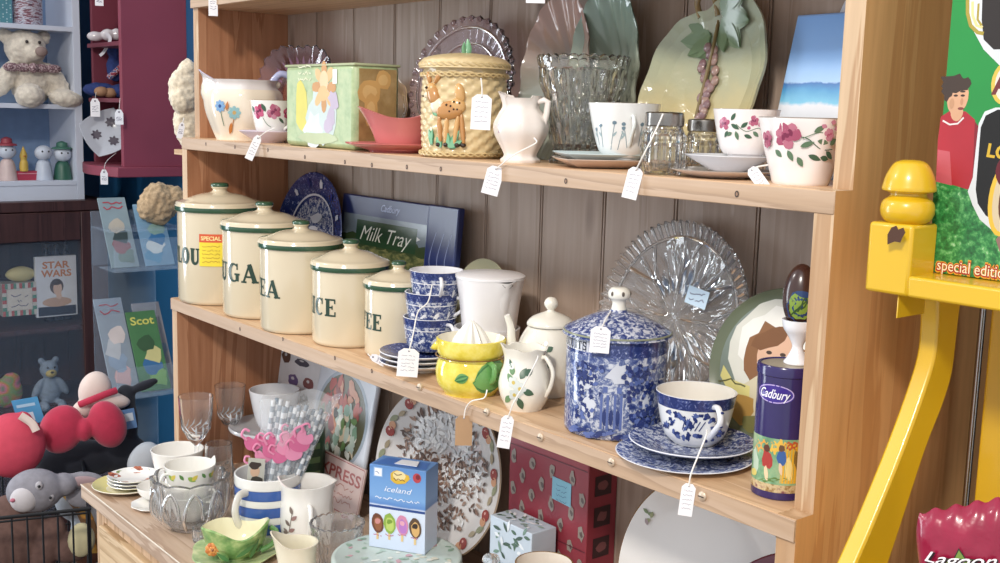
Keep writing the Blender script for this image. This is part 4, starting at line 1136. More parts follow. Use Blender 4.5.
mb = MB(); M = flat_surf((0, 0, 14), (1, 0, 0), (0, 1, 0)); mb.prism([(16, 18), (44, 14), (46, 32), (18, 36)], M, .6, P('#c3d9ea', .5))
for i in range(2): mb.scribble(M, 31, 28-6*i, 20, INK, 3, .9, i)
mb.build('price_sticker', t, k, X=X, flat=True)

# round picture tin plate
k, t, X = stand('picture_plate', 'olive round tin plate with a child portrait beside the purple tin', 'plate', 784, 288, 0, 13, ytop=.168, rz=.15)
OLV = P('#68715a', .25)
mb = MB().lathe([(0, 0), (88, 0), (99, 6), (101, 8), (100, 9.5), (97, 8), (88, 3), (0, 3)], OLV, 72); mb.build('dish', t, k, X=X)
mb = MB(); M = flat_surf((0, 0, 3), (1, 0, 0), (0, 1, 0)); mb.e0 = .5; mb.de = .06
mb.blob(M, 0, 0, 88, 88, P('#7c8880', .25), n=48)
M0p = M; M = lambda x, y, e: M0p(x-20 if abs(x) < 78 else x, y, e)
mb.blob(M, 8, 14, 66, 70, P('#d9d9cf', .3), .2, 20, .08, 2)
mb.blob(M, 6, 26, 50, 48, P('#ecece6', .3), 0, 18, .1, 5)
mb.blob(M, 4, 8, 40, 46, P('#8a5f3a', .3), .1, 20, .14, 8)
mb.blob(M, 8, 14, 26, 34, P('#e0b699', .3), .05, 20)
mb.blob(M, -4, 36, 26, 12, P('#7d5330', .3), .5, 14, .15)
for x in (-2, 17): mb.blob(M, x, 18, 4, 2.4, P('#4a3526', .3))
mb.stroke(M, [(8, 14), (10, 5), (6, 4)], 1.6, P('#b98a6c', .3)); mb.blob(M, 8, -5, 6, 2.6, P('#b5564d', .3))
mb.blob(M, 6, -44, 44, 34, P('#d2c9ac', .3), 0, 16, .12)
mb.poly(M, [(-82, -8), (-46, -24), (-20, -28), (-18, -42), (-50, -38), (-84, -22)], P('#d8cf86', .3))
mb.scribble(M, -48, -26, 44, P('#5d5a34', .4), 9, 2, 4)
mb.blob(M, -30, -62, 26, 18, P('#b08a4a', .3), .5, 14, .2); mb.blob(M, 10, -70, 30, 14, P('#7c7a4c', .3), .1, 14, .2)
mb.build('portrait', t, k, X=X)

# willow cup on two plates
k, t = T('willow_plate', 'larger blue willow plate under the cup and saucer at the shelf front', 'plate', 683, 480, 0, 138)
mb = MB().lathe(plate_prof(69, .62, .10, .025, .52), WB, 80, bands=[(7, WILL)]); mb.build('dish', t, k); zz = 4.2*k
k, t = T('willow_saucer', 'blue willow saucer between the large plate and the single cup', 'saucer', 690, 474, 0, 128, dz=zz)
mb = MB().lathe(plate_prof(63, .44, .2, .035, .4), WB, 80, bands=[(7, WILL)]); mb.build('dish', t, k); zz += 3.6*k
k, t = T('willow_cup', 'single wide blue willow cup on its saucer at the shelf front', 'teacup', 693, 455, 0, 44, dz=zz)
pr, po = cup_prof(40, 25, 52, 1.6, .5, 3, 21)
mb = MB().lathe(pr, china('#e7e7e6', .1), 72, bands=[(12, WILLD), (14, WB), (16, china('#e9e4da', .1))]); M = round_surf(po)
mb.rect(M, -60, 40, 60, 51, WILLD, 40, 2)
for (x, y, a, b) in [(-26, 30, 6, 8), (-4, 26, 10, 7), (6, 34, 7, 4), (18, 28, 5, 9), (-14, 14, 10, 4), (8, 12, 12, 4), (-34, 18, 7, 6), (28, 20, 5, 8), (-16, 34, 5, 3)]:
    for j in range(7):
        rr = random.Random(j*17+int(x)); mb.blob(M, x+rr.uniform(-a, a), y+rr.uniform(-b, b)*.8, 3, 2, NB if j % 3 else MBL, rr.random()*3, wob=.4)
for i in range(5): mb.stroke(M, [(-12+i*4, 20), (-10+i*5, 30)], 1, NB)
mb.build('bowl', t, k)
mb = MB(); ear(mb, po, 27, 45, 12, 14, 3.1, WB); o = mb.build('handle', t, k)
mb = MB(); a = -pi/2+rad(27)
for i in range(6): mb.ball(((54.6-.3*i*i*.35)*cos(a), (52.4-.3*i*i*.35)*sin(a), 43-4.6*i), (2, 2, 1.3), NB, 8, 6)
mb.build('handle_pattern', o, k)

# purple tin with a picture
k, t = T('purple_tin', 'tall round purple chocolate tin with a picture of playing children', 'tin', 778, 501, 0, 55)
PUR = P('#2b2058', .22, var=.08, coat=.3)
r = 27.5
mb = MB().lathe([(0, 0), (r-1, 0), (r, 1), (r, 124), (0, 124)], PUR, 72); M = round_surf([(r, 0), (r, 130)])
M9_ = M; M = lambda x, y, e: M9_(x-8, y, e)
mb.rect(M, -60, 14, 60, 62, mottle('meadow_print', [(.3, '#4f7d5c'), (.5, '#7fa57c'), (.7, '#a9b88a')], 70, 4, .25), 40, 1)
mb.rect(M, -60, 8, 60, 16, mottle('shop_print', [(.35, '#8a6a3c'), (.5, '#c9b489'), (.65, '#7a4a4c')], 160, 4, .25), 40, 1)
mb.rect(M, 8, 18, 30, 58, P('#d9a72c', .3), 8, 1)
for (x, y, a, b, c) in [(16, 34, 4, 12, '#e4cf85'), (24, 40, 3, 10, '#7e6430'), (-14, 52, 14, 7, '#d99a3c'), (4, 54, 12, 8, '#e2b548'), (18, 56, 10, 5, '#b5522f'), (-6, 40, 6, 10, '#a83a33'), (-6, 26, 2, 8, '#e7c8a0'), (-7, 51, 3.6, 3.6, '#5c3524'), (8, 44, 5, 8, '#3a5f9c'), (8, 32, 2, 6, '#dcc0a0'), (8, 53, 3.2, 3.2, '#6a4a2e'), (-22, 36, 5, 12, '#b9c9b0'), (-2, 20, 18, 3, '#5d7a3f'), (-24, 22, 6, 4, '#d8c56a')]:
    mb.blob(M, x, y, a, b, P(c, .3), .15, 10, .2)
mb.blob(M, -3, 106, 20, 9.5, P('#3d2a86', .2), -.05, 24)
mb.stroke(M, [(-3+19*cos(2*pi*i/32), 106+8.6*sin(2*pi*i/32)) for i in range(32)], 1, P('#b9a6d8', .2), closed=True)
mb.text(M, 'Cadbury', -3, 106, 9, P('#f1eef6', .3), .01, .35, ang=-.03, w=32)
mb.build('body', t, k)
mb = MB().lathe([(0, 122), (r, 122), (r+1, 123), (r+1, 131), (r, 132.5), (r-2, 132.6), (r-3, 131.4), (0, 131.4)], PUR, 72, bands=[(6, P('#a79b86', .35, .2))]); mb.build('lid', t, k)
top = 131.6*k; tl = t.location.copy(); rzt = t.rotation_euler.z
off = Vector((9*k, 4*k, 0)); off.rotate(Matrix.Rotation(rzt, 3, 'Z'))
ec = thing('egg_cup', 'white egg cup standing on the purple tin', 'egg cup', tl+off+Vector((0, 0, top)), facing(797))
ke = k*1.1
mb = MB().lathe([(0, 1)]+sm([(11, 0), (11.5, 1.5), (9, 5), (5.5, 12), (5, 17), (9, 25), (13.5, 32), (15, 40)], 4)+[(13.6, 40), (11, 31), (4, 22), (0, 21)], china('#e9e9ee', .1), 40); mb.build('cup', ec, ke)
eg = thing('chocolate_egg', 'dark chocolate egg with a green and blue printed wrapper in the egg cup', 'egg', ec.location+Vector((0, 0, 29*ke)), facing(797))
mb = MB(); BR = P('#3a221c', .25, coat=.3)
pe_ = [(16.6*sin(pi*i/24)*(1-.10*(i/24)), 3+58*(1-cos(pi*i/24))/2) for i in range(25)]
pe_[0] = (0, 3); pe_[-1] = (0, 61)
mb.lathe(pe_, BR, 40); M = round_surf(pe_[1:-1], -4)
mb.blob(M, 2, 24, 14, 15, P('#27406f', .25), 0, 20, .08); mb.blob(M, 1, 24, 10, 12, P('#7f9a3e', .3), .4, 16, .18)
for i in range(3): mb.stroke(M, [(p.x, p.y) for p in cr([(-7+i*3, 16+i*2, 0), (-2+i*2, 22+i*2, 0), (4, 24+i*4, 0), (7, 30+i, 0)], 5)], 1.2, P('#33502a', .3))
mb.build('egg', eg, ke)

# ---- tags on the middle shelf
yb_ = -.006
price_tag('price tag hanging from the stacked willow cups', 409, 351, 21, 29, yb_, [P3(413, 335, .0), P3(418, 312, .012), P3(428, 302, .02), P3(432, 285, .024)], roll=4, seed=11)
price_tag('price tag lying beside the willow saucer stack', 373, 357, 8, 16, .003, [P3(370, 356, .012), P3(368, 354, .03)], roll=-62, seed=12)
price_tag('brown kraft tag hanging under the lemon squeezer', 464, 418, 17, 31, yb_, [P3(466, 408, yb_), P3(472, 401, yb_), P3(484, 398, .0), P3(487, 390, .006)], roll=0, seed=13, mat=P('#b08e6c', .8))
price_tag('price tag hanging from the blossom jug', 508, 418, 13, 34, yb_, [P3(514, 402, yb_), P3(524, 385, .0), P3(536, 362, .004), P3(538, 356, .01)], roll=8, seed=14)
def at_depth(u, v, d): return CAM+_fw*d+_r*((u-500)/F*d)+_u*((281.5-v)/F*d)
dj = depth(TJAR[1].location)
price_tag('price tag tied to the knob of the toile biscuit jar', 601, 329, 20, 27, None, [at_depth(606, 319, dj-50*TJAR[0]), at_depth(611, 311, dj-20*TJAR[0])], roll=3, seed=15, pt=at_depth(601, 329, dj-68*TJAR[0]))
price_tag('price tag hanging from the single willow cup', 689, 486, 14, 34, yb_, [P3(691, 474, yb_), P3(698, 456, .002), P3(706, 436, .012), P3(707, 430, .02)], roll=5, seed=16)
# ================================================================ the counter, left to right
CG2 = glass('#fbfbfb', .01, 1.48, .93)
THIN = glass('#ffffff', .0, 1.3, .97)
k, t = T('plate', 'cream plate with a yellow rim at the left end of the counter', 'plate', 128, 500, ZC, 68)
mb = MB().lathe(plate_prof(34, .6, .2, .04), CREAM, 64, bands=[(6, china('#ece6d4')), (7, china('#dccf8a')), (9, china('#e6dfc2'))]); mb.build('dish', t, k); z0 = 2.2*k
for i, w_ in enumerate(['lowest', 'second', 'topmost']):
    k, t = T('tea_plate', w_+' small white tea plate on the yellow rimmed plate', 'plate', 134, 496, ZC, 50, 'small tea plates on the yellow rimmed plate', dz=z0+i*3.4*k)
    mb = MB().lathe(plate_prof(25, .6, .2, .05), WHITE, 64, mod=lambda th, r, z: (r*(1+.015*cos(10*th)*(r > 15)), z))
    if i == 2:
        M = dish_surf([(0, 1.2), (15, 1.4), (17, 2), (25, 5)])
        OR = [P('#c77a52', .3), P('#a95a3c', .3), P('#7d3f2c', .3)]
        for a in range(9):
            x, y = 20*cos(a*.7), 20*sin(a*.7)
            if a % 2: mb.leaf(M, x, y, 8, 5, a*.7+1.6, P('#7e8a52', .3))
            else: mb.rose(M, x*.97, y*.97, 6, OR, a)
    mb.build('dish', t, k)
k, t = T('saucer', 'lower frilled white saucer left of the lobed glass bowl', 'saucer', 155, 515, ZC, 46)
mb = MB().lathe(plate_prof(23, .5, .2, .05), WHITE, 72, mod=lambda th, r, z: (r*(1+.05*cos(9*th)*max(0, r/23-.5)), z)); mb.build('dish', t, k)
k, t = T('saucer', 'upper white dish stacked on the frilled saucer left of the glass bowl', 'saucer', 157, 509, ZC, 38, dz=.0075)
mb = MB().lathe(sm([(0, 1), (9, 0), (17, 6), (19, 12), (18.4, 12.6), (15.5, 7), (8, 2.4), (0, 2)], 3), WHITE, 56); mb.build('dish', t, k)

# lobed glass bowl with cups stacked in it
k, t = T('glass_bowl', 'thick lobed glass bowl holding a stack of white cups', 'bowl', 191, 536, ZC, 56)
kb = k; lb = t
po = sm([(20, 0), (22, 1), (30, 10), (34, 24), (35, 40), (36.5, 50)], 5)
pr = [(0, 3)]+po+[(34, 51)]+[(p[0]-4, max(p[1], 6)) for p in po[::-1][:-8]]+[(0, 7)]
mb = MB().lathe(pr, CG2, 144, mod=lambda th, r, z: (r*(1+.07*abs(cos(5*th))*min(1, z/12)), z+(3*abs(cos(5*th)) if z > 46 else 0)))
for i in range(10):
    a = 2*pi*i/10+.15
    mb.tube(cr([(27*cos(a), 27*sin(a), 6), (37*cos(a), 37*sin(a), 18), (38*cos(a+.1), 38*sin(a+.1), 34), (37*cos(a+.28), 37*sin(a+.28), 44), (37*cos(a+.45), 37*sin(a+.45), 34), (36*cos(a+.5), 36*sin(a+.5), 18)], 5), 1.7, CG2, 8)
mb.build('bowl', t, k, sharp=60)
zz = 8*k
for i, (lab, rt, h) in enumerate([('plain white cup at the bottom of the stack in the glass bowl', 21, 26), ('plain white cup in the middle of the stack in the glass bowl', 22, 26), ('cream cup with green and yellow leaves on top of the stack in the glass bowl', 25, 30)]):
    c = thing('teacup', lab, 'teacup', lb.location+Vector((0, 0, zz)), lb.rotation_euler.z, None)
    pr, po = cup_prof(rt, rt*.62, h, 1.3, .5, 2)
    W2 = china('#ebe9e2')
    mb = MB().lathe(pr, W2, 56, mod=(lambda th, r, z: (r, z+(6*max(0, 1-abs(th-.25)/.3)*max(0, (z-18)/12)))) if i == 2 else None); M = round_surf(po)
    if i == 2:
        for x in (-24, -2, 20, 40):
            mb.leaf(M, x, 24, 9, 5, -.6, P('#8fae52', .3)); mb.leaf(M, x+4, 20, 8, 4.4, .8, P('#d9c75a', .3)); mb.leaf(M, x-4, 21, 7, 3.6, 2.2, P('#5d8a4a', .3))
    mb.build('bowl', c, k)
    mb = MB(); ear(mb, po, [50, 60, -64][i], h*.8, h*.25, 7, 1.5, W2); mb.build('handle', c, k)
    zz += (12 if i == 0 else 14)*k
k, t = TY('bowl', 'white bowl behind the lobed glass bowl', 'bowl', 178, ZC, -.02)
pr, po = cup_prof(26, 14, 36, 1.4, .5, 2)
mb = MB().lathe(pr, WHITE, 56); mb.build('bowl', t, k)

def goblet(u, y, r, vtop, label, bowl, stem):
    k, t = TY('wine_glass', label, 'wine glass', u, ZC, y, None)
    h = bowl+stem
    pr = [(0, 1), (r*.8, 0), (r*.82, 1), (r*.3, 2.5), (2, 6), (1.8, stem*.5), (2.6, stem*.55), (1.8, stem*.62), (2, stem-2), (r*.45, stem+4), (r*.82, stem+bowl*.32), (r*.96, stem+bowl*.7), (r, h), (r-.8, h), (r*.9, stem+bowl*.7), (r*.75, stem+bowl*.34), (r*.35, stem+6), (0, stem+4)]
    mb = MB().lathe(pr, THIN, 56, mod=lambda th, rr, z: (rr*(1+.02*cos(12*th)*(stem+3 < z < stem+bowl*.5)), z)); mb.build('glass', t, k)
    mb = MB()
    for i in range(14):
        a = 2*pi*i/14; M = round_surf([(r*.45, stem+4), (r*.82, stem+bowl*.32), (r*.96, stem+bowl*.7), (r, h)])
        mb.leaf(M, a*r*.9, stem+bowl*.22, bowl*.22, 2, pi/2, P('#e3e8ec', .2))
    mb.build('cut_pattern', t, k)
goblet(197, .0, 17, 0, 'clear stemmed wine glass nearest the left dresser side', 48, 44)
goblet(231, .075, 15, 0, 'second stemmed wine glass, behind the flower bundle', 44, 44)
k, t = TY('glass_tumbler', 'small round clear tumbler between wine glass and striped mug', 'tumbler', 219, ZC, .012)
mb = MB().lathe([(0, 2)]+sm([(9, 0), (13, 6), (15, 20), (13.5, 38), (13, 52)], 4)+[(12, 52), (12.4, 38), (13.4, 20), (9, 6), (0, 4)], THIN, 48); mb.build('glass', t, k)

# striped mug with its bundle of paper straws
k, t = T('striped_mug', 'blue and white banded mug holding a wrapped bundle of paper straws', 'mug', 268, 545, ZC, 62)
BLUM, WHM = china('#3f62a8', .12), china('#e9e8e4', .12)
ri = 33; bands = [(0, 2, WHM), (2, 10, WHM), (10, 20, BLUM), (20, 27, WHM), (27, 37, BLUM), (37, 44, WHM), (44, 54, BLUM), (54, 64, WHM)]
mb = MB()
for a, b, m in bands: mb.lathe([(ri-2 if a == 0 else ri-.6, a), (ri-.3, min(a+2, b)), (ri, b-.01) if b < 64 else (ri-.4, b)], m, 64)
mb.lathe([(ri-.4, 64), (ri-1.2, 64.6), (ri-2.2, 64), (ri-2.2, 6), (0, 6)], WHM, 64); mb.lathe([(0, .5), (ri-2, 0)], WHM, 64)
mb.build('body', t, k)
mb = MB(); ear(mb, [(ri, 0), (ri, 80)], -38, 52, 14, 17, 4.2, china('#dcdad2', .15), .7, mid=1); mb.build('handle', t, k)
mug = t; km = k
st = thing('straw_bundle', 'cellophane bundle of striped paper straws with pink flamingo-shaped toppers in the banded mug', 'paper straws', mug.location+Vector((0, 0, 7*km)), mug.rotation_euler.z)
mb = MB(); S1, S2 = P('#dfe3e6', .6), P('#8f9ba6', .6)
rr = random.Random(5)
for i in range(15):
    bx = -16+i*2.3; by = rr.uniform(-10, 8); tx = bx*1.25+26+i*.7; L_ = 128+rr.uniform(-4, 4)-i*.6
    n = 22; a = Vector((bx*.7, by, 2)); b = Vector((tx, by*1.1-2, L_)); mb = MB()
    for j in range(n):
        p, q = a.lerp(b, j/n), a.lerp(b, (j+1)/n)
        mb.tube([p, q], 2.1, S1 if (j+i) % 2 else S2, 8)
    mb.build('straw', st, km)
PK, PK2 = P('#d06a94', .5), P('#e08fb0', .5)
for (x, y, s, a) in [(-14, 92, 1, .2), (6, 84, 1.1, -.2), (20, 86, 1, -.4), (34, 90, 1.1, -.5), (14, 78, .9, .3), (28, 80, .9, -.2), (-12, 70, .8, .5), (40, 96, .9, -.6), (2, 92, .8, .4), (24, 98, .8, 0), (-4, 78, .9, .1)]:
    mb = MB(); M = flat_surf((x*.9, -16-.06*x, y), (cos(a), .1, sin(a)), (-sin(a), 0, cos(a)))
    mb.prism([(p.x*s, p.y*s) for p in cr([(-8, -5, 0), (0, -8, 0), (8, -4, 0), (9, 3, 0), (4, 7, 0), (0, 3, 0), (-4, 7, 0), (-9, 4, 0)], 3, True)], M, .8, PK if x % 4 else PK2)
    mb.tube(cr([M(-6*s, 4*s, 0), M(-10*s, 10*s, 0), M(-6*s, 15*s, 0), M(-2*s, 12*s, 0)], 4), 1.3*s, PK2, 6)
    mb.build('flamingo_topper', st, km)
mb = MB(); M = flat_surf((-12, -19, 62)); mb.prism([(-8, -10), (8, -14), (10, 14), (-6, 16)], M, .5, P('#b9b9ae', .5)); mb.blob(M, 0, 2, 4.6, 6, P('#caa98e', .5)); mb.blob(M, 0, 8, 5.4, 4, P('#3a2e2a', .5), wob=.2); mb.blob(M, 1, -8, 7, 5, P('#3d3a34', .5), wob=.2); mb.build('card', st, km)
mb = MB().lathe([(18, 0), (22, 40), (27, 80), (34, 118), (38, 132)], clear('#eef2f5', .22), 48, mod=lambda th, r, z: (r*(1+.05*cos(7*th+z*.1)+.03*cos(13*th)), z+3*cos(5*th)), X=Matrix(((1, 0, .24, 0), (0, .62, 0, 0), (0, 0, 1, 0), (0, 0, 0, 1)))); mb.build('cellophane', st, km)

# cake stand with a white bowl, behind the mug
k, t = TY('cake_stand', 'grey-white footed plate carrying a bowl behind the straw bundle', 'cake stand', 275, ZC, .128)
mb = MB().lathe([(0, 1)]+sm([(22, 0), (22, 2), (8, 8), (6, 20), (8, 32), (16, 40), (42, 46), (45, 50)], 4)+[(44.4, 51), (40, 48.5), (16, 44), (0, 44)], china('#c9cace'), 56); mb.build('stand', t, k); z0 = 44.3*k; b0 = t
k2 = k; t = thing('bowl', 'white bowl on the footed plate behind the straw bundle', 'bowl', b0.location+Vector((0, 0, z0)), b0.rotation_euler.z)
pr, po = cup_prof(25, 14, 42, 1.4, .55, 3); mb = MB().lathe(pr, china('#dfe0e4'), 56); mb.build('bowl', t, k2)
k, t = TY('green_tin', 'dark green tin half hidden between straw bundle and picture tray', 'tin', 309, ZC, .112)
mb = MB().lathe(sm([(0, 0), (15, 0), (15.5, 2), (15.5, 78), (14, 82), (6, 88), (0, 88)], 2), P('#24452f', .35), 40)
M = round_surf([(15.5, 0), (15.5, 90)])
for i in range(4): mb.rect(M, -10, 14+i*14, 12, 20+i*14, P('#5f7f52', .4), 6, 1)
mb.build('body', t, k)

# pictures leaning on the back of the counter
t, w, h, X, mb, M = leaning_box('picture_card', 'white card printed with dark ornaments leaning at the back left', 262, 324, 342, .188, ZC, .004, 8, P('#dcdcdf', .5), bevel=.0005)
for (x, y, a, b, c) in [(-.26, .86, .05, .05, '#3a342e'), (-.05, .87, .045, .06, '#5a4036'), (.20, .86, .07, .03, '#4a4a58'), (-.3, .72, .06, .045, '#8f8676'), (.1, .7, .05, .055, '#6b5a8a'), (.33, .72, .05, .05, '#7d4a4a'), (-.1, .6, .06, .04, '#3a4a3a'), (.3, .58, .04, .05, '#44342c'), (-.34, .55, .05, .05, '#9a7a4a')]:
    mb.blob(M, x*w, y*h, a*w*1.6, b*h*.9, P(c, .5), 0, 14, .12); mb.blob(M, x*w-.002, y*h+.003, a*w*.5, b*h*.25, P('#c9c9cc', .5), 0, 9, .2)
mb.build('print', t, X=X)
t, w, h, X, mb, M = leaning_box('picture_tray', 'pale grey tray with an oval picture of lettuce and fruit', 322, 380, 364, .176, ZC+.0, .008, 11, P('#c8ced8', .3), bevel=.004)
ey = .585
mb.blob(M, 0, h*ey, w*.45, h*.36, P('#9aa7b4', .3), n=36); mb.blob(M, 0, h*ey, w*.41, h*.33, P('#5c5a44', .3), n=36)
rr = random.Random(12)
cs = ['#b8c7bd', '#e2e2d8', '#6f8f5a', '#4f6b45', '#b5523f', '#c98a6a', '#8a3a34', '#d7c9b0', '#7fa08a', '#a8443c', '#3c3a30']
for i in range(110):
    a, q = rr.random()*2*pi, rr.random()**.6
    x, y = cos(a)*q*w*.35, sin(a)*q*h*.29
    c = cs[rr.choice([4, 6, 9, 5]) if y > h*.09 else (rr.choice([0, 1, 2, 8, 7]) if x > -.008 else rr.choice([2, 3, 10, 6, 5, 9]))]
    mb.blob(M, x, h*ey+y, rr.uniform(.004, .009), rr.uniform(.005, .014), P(c, .3), rr.uniform(-.6, .6), 9, .3)
mb.build('picture', t, X=X)
t, w, h, X, mb, M = leaning_box('metal_sign', 'small pinkish enamel sign with red EXPRESS lettering below the picture tray', 316, 366, 458, .135, ZC, .003, 12, P('#b9a19a', .4), bevel=.0005)
mb.text(M, 'EXPRESS', 0, h*.72, h*.22, P('#8e3a34', .4), .02, w=w*.9)
for i in range(3): mb.scribble(M, 0, h*.5-i*h*.14, w*.7, P('#8e4a40', .4), h*.09, .0012, i)
mb.stroke(M, [(-w*.48, h*.03), (w*.48, h*.03), (w*.48, h*.97), (-w*.48, h*.97)], .0016, P('#8e3a34', .4), closed=True)
mb.build('lettering', t, X=X)

# big transfer platter
k, t, X = stand('platter', 'large cream platter with fruit rim and brown leaf transfer behind the ice lolly box', 'platter', 443, 381, ZC, 13, ytop=.184)
X = X @ Matrix.Diagonal((1.2, 1, 1, 1))
PLT = china('#cac7c5', .15)
mb = MB().lathe(plate_prof(100, .66, .14, .03), PLT, 96, bands=[(6, P('#8a7660', .3)), (7, PLT)])
M = dish_surf([(0, 4), (66, 5), (76, 8), (100, 14)]); mb.e0 = .3; mb.de = .0012
rr = random.Random(9)
BRN = [P(c, .6) for c in ('#5d4438', '#77594a', '#8d7262', '#4a372e', '#a18a7a')]
WHT = [P(c, .6) for c in ('#e6e6e4', '#d9dadb', '#c8cacc')]
for i in range(560):
    a, q = rr.random()*2*pi, rr.random()**.55*66
    x, y = q*cos(a), q*sin(a)
    if y > 22 and -48 < x < 40: m, s = WHT[rr.randrange(3)], 5.5
    elif -36 < x < 8 and y < 12 and rr.random() < .7: m, s = BRN[rr.choice([0, 3, 0, 1])], 6.5
    else: m, s = (BRN[rr.randrange(5)] if rr.random() < .9 else WHT[rr.randrange(3)]), 4
    mb.leaf(M, x, y, s*rr.uniform(1.2, 2.4), s*rr.uniform(.5, .9), rr.random()*2*pi, m)
for i in range(46):
    a = rr.random()*2*pi; q = rr.uniform(64, 70); mb.leaf(M, q*cos(a), q*sin(a), rr.uniform(6, 13), 3.6, a+rr.uniform(-.9, .9), BRN[rr.randrange(5)])
CH, CH2 = P('#8a3a36', .2), P('#b98a6a', .25)
for a in range(24):
    th = a*2*pi/24; x, y = 88*cos(th), 88*sin(th)
    if a % 2: mb.blob(M, x, y, 6.5, 6.5, CH); mb.blob(M, x+8*sin(th), y-8*cos(th), 5, 5, CH2); mb.blob(M, x-1.5, y+1.8, 1.5, 1.5, P('#d2a59c', .2))
    else: mb.leaf(M, x, y, 15, 7, th+1.2, P('#7c7f62', .3)); mb.leaf(M, x, y, 13, 6, th-1.9, P('#8f8166', .3))
mb.build('dish', t, k, X=X)

# patterned red gift boxes
t, w, h, X, mb, M = leaning_box('gift_box', 'deep red patterned gift box with a light blue price sticker', 510, 590, 418, .150, ZC, .046, 0, P('#8a3440', .35), bevel=.001)
REDL = P('#9c4450', .35)
mb.rect(M, -w*.49, h*.80, w*.49, h*.985, P('#94404a', .3)); 
for r_ in range(9):
    for c_ in range(8):
        if (r_+c_) % 2 == 0:
            x, y = -w*.44+c_*w*.125, h*.06+r_*h*.085
            mb.blob(M, x, y, w*.035, h*.036, P('#8d827a', .4), 0, 10, .25, r_*9+c_); mb.blob(M, x+.001, y-.001, w*.018, h*.016, P('#5c4f4c', .4), .5, 8, .3, r_*9+c_+3)
for y in (.80, .40): mb.rect(M, -w*.49, h*y-.0006, w*.49, h*y+.0006, P('#5c2430', .4))
mb.blob(M, -w*.30, h*.90, w*.07, h*.05, P('#6a5a5c', .4), 0, 10, .2)
mb.build('print', t, X=X)
mb = MB(); mb.e0 = .0009; mb.de = .00001; a, b = on(553, 476, y=.15), on(571, 506, y=.15); x0, x1, z1, z0 = a.x-t.location.x, b.x-t.location.x, a.z-ZC, b.z-ZC
Ms = flat_surf((0, -.0008, 0)); mb.prism([(x0, z0), (x1, z0-.002), (x1, z1-.001), (x0, z1)], Ms, .0005, P('#7fb4c8', .6))
for i in range(4): mb.scribble(M, (x0+x1)/2, z1-.008-.006*i, .018, P('#44668a', .7), .003, .0006, i)
mb.build('price_sticker', t, flat=True)
mb = MB(); mb.e0 = .0004; mb.de = .00001
M = flat_surf((w/2, .0, 0), (0, 1, 0), (0, 0, 1))
for i in range(6): mb.rect(M, .010, h*.05+i*h*.155, .036, h*.05+i*h*.155+h*.10, P('#3a2327', .4)); mb.blob(M, .023, h*.10+i*h*.155, .008, .006, P('#7a4a4c', .4), 0, 10, .2)
mb.build('side_print', t)
# blue floral box before it
p = on(509, 580, y=.105)
t = thing('floral_box', 'pale blue box with dark green leaf sprays before the red gift box', 'box', (p.x, .105, ZC), .0)
a, b = on(490, 520, y=.105), on(532, 520, y=.105); w = b.x-a.x; h = on(500, 519, y=.105).z-ZC
mb = MB().box((-w/2, 0, 0), (w/2, .038, h), P('#b9c6d2', .4)); mb.build('body', t, bevel=.001)
mb = MB(); mb.e0 = .0002; mb.de = .00001; M = flat_surf((0, 0, 0)); Mt = flat_surf((0, 0, h), (1, 0, 0), (0, 1, 0))
rr = random.Random(3)
for i in range(60):
    mb.leaf(M, rr.uniform(-w*.42, w*.42), rr.uniform(.01, h-.006), rr.uniform(.008, .016), .0045, rr.random()*6.3, P(['#4c6656', '#6f8a7e', '#3d5348', '#d9dfe4'][i % 4], .4))
for i in range(26): mb.leaf(Mt, rr.uniform(-w*.42, w*.36), rr.uniform(.006, .03), rr.uniform(.006, .012), .004, rr.random()*6.3, P(['#4c6656', '#8aa093', '#dfe4e8'][i % 3], .4))
for i in range(4): mb.stroke(M, [(-w*.2+.004*j, h*.45+.012*sin(j*1.3+i)) for j in range(8)], .001, P('#55606e', .5))
mb.build('print', t)

# white jug, glass bowl, cream pitcher, leaf dish at the near edge
k, t = T('cream_jug', 'small white jug with a brown leaf sprig right of the banded mug', 'jug', 307, 551, ZC, 44)
po = sm([(20, 0), (22, 2), (26, 14), (26.5, 34), (25, 52), (27, 64)], 4)
def jm4(th, r, z):
    d = abs(((th+pi/2-1.1+pi) % (2*pi))-pi); s = max(0, 1-d/.7)*max(0, (z-40)/24); d2 = abs(((th+pi/2+1.6+pi) % (2*pi))-pi); s2 = max(0, 1-d2/.8)*max(0, (z-44)/20)
    return r+5*s+2*s2, z+4*s+6*s2
mb = MB().lathe([(0, 1)]+po+[(p[0]-1.6, p[1]) for p in po[::-1][:-4]]+[(0, 5)], WHITE, 64, mod=jm4); M = round_surf([(r+.4, z) for r, z in po])
SP = P('#7d6f68', .3)
mb.stroke(M, [(-22, 8), (-18, 24), (-15, 40)], .8, SP)
for (x, y, a) in [(-21, 14, 140), (-19, 20, 30), (-18, 26, 140), (-16, 32, 40), (-15, 38, 110), (-20, 18, 150)]: mb.leaf(M, x, y, 8, 4, rad(a), SP if a > 100 else P('#9a7a76', .3))
mb.build('body', t, k)
mb = MB(); ear(mb, po, 6, 46, 12, 13, 2.6, WHITE); mb.build('handle', t, k)
k, t = T('glass_bowl', 'cut glass bowl between the white jug and the mint tin', 'bowl', 337, 580, ZC, 44)
po = sm([(16, 0), (18, 2), (21, 14), (24, 34), (27.5, 50)], 5)
mb = MB().lathe([(0, 2)]+po+[(26, 51)]+[(p[0]-3.2, max(p[1], 6)) for p in po[::-1][:-6]]+[(0, 7)], CG2, 120, mod=lambda th, r, z: (r+1.2*cos(8*th+z*.25)*cos(8*th-z*.25)*(4 < z < 44), z+(1.6*abs(cos(10*th)) if z > 48 else 0))); mb.build('bowl', t, k, sharp=30)

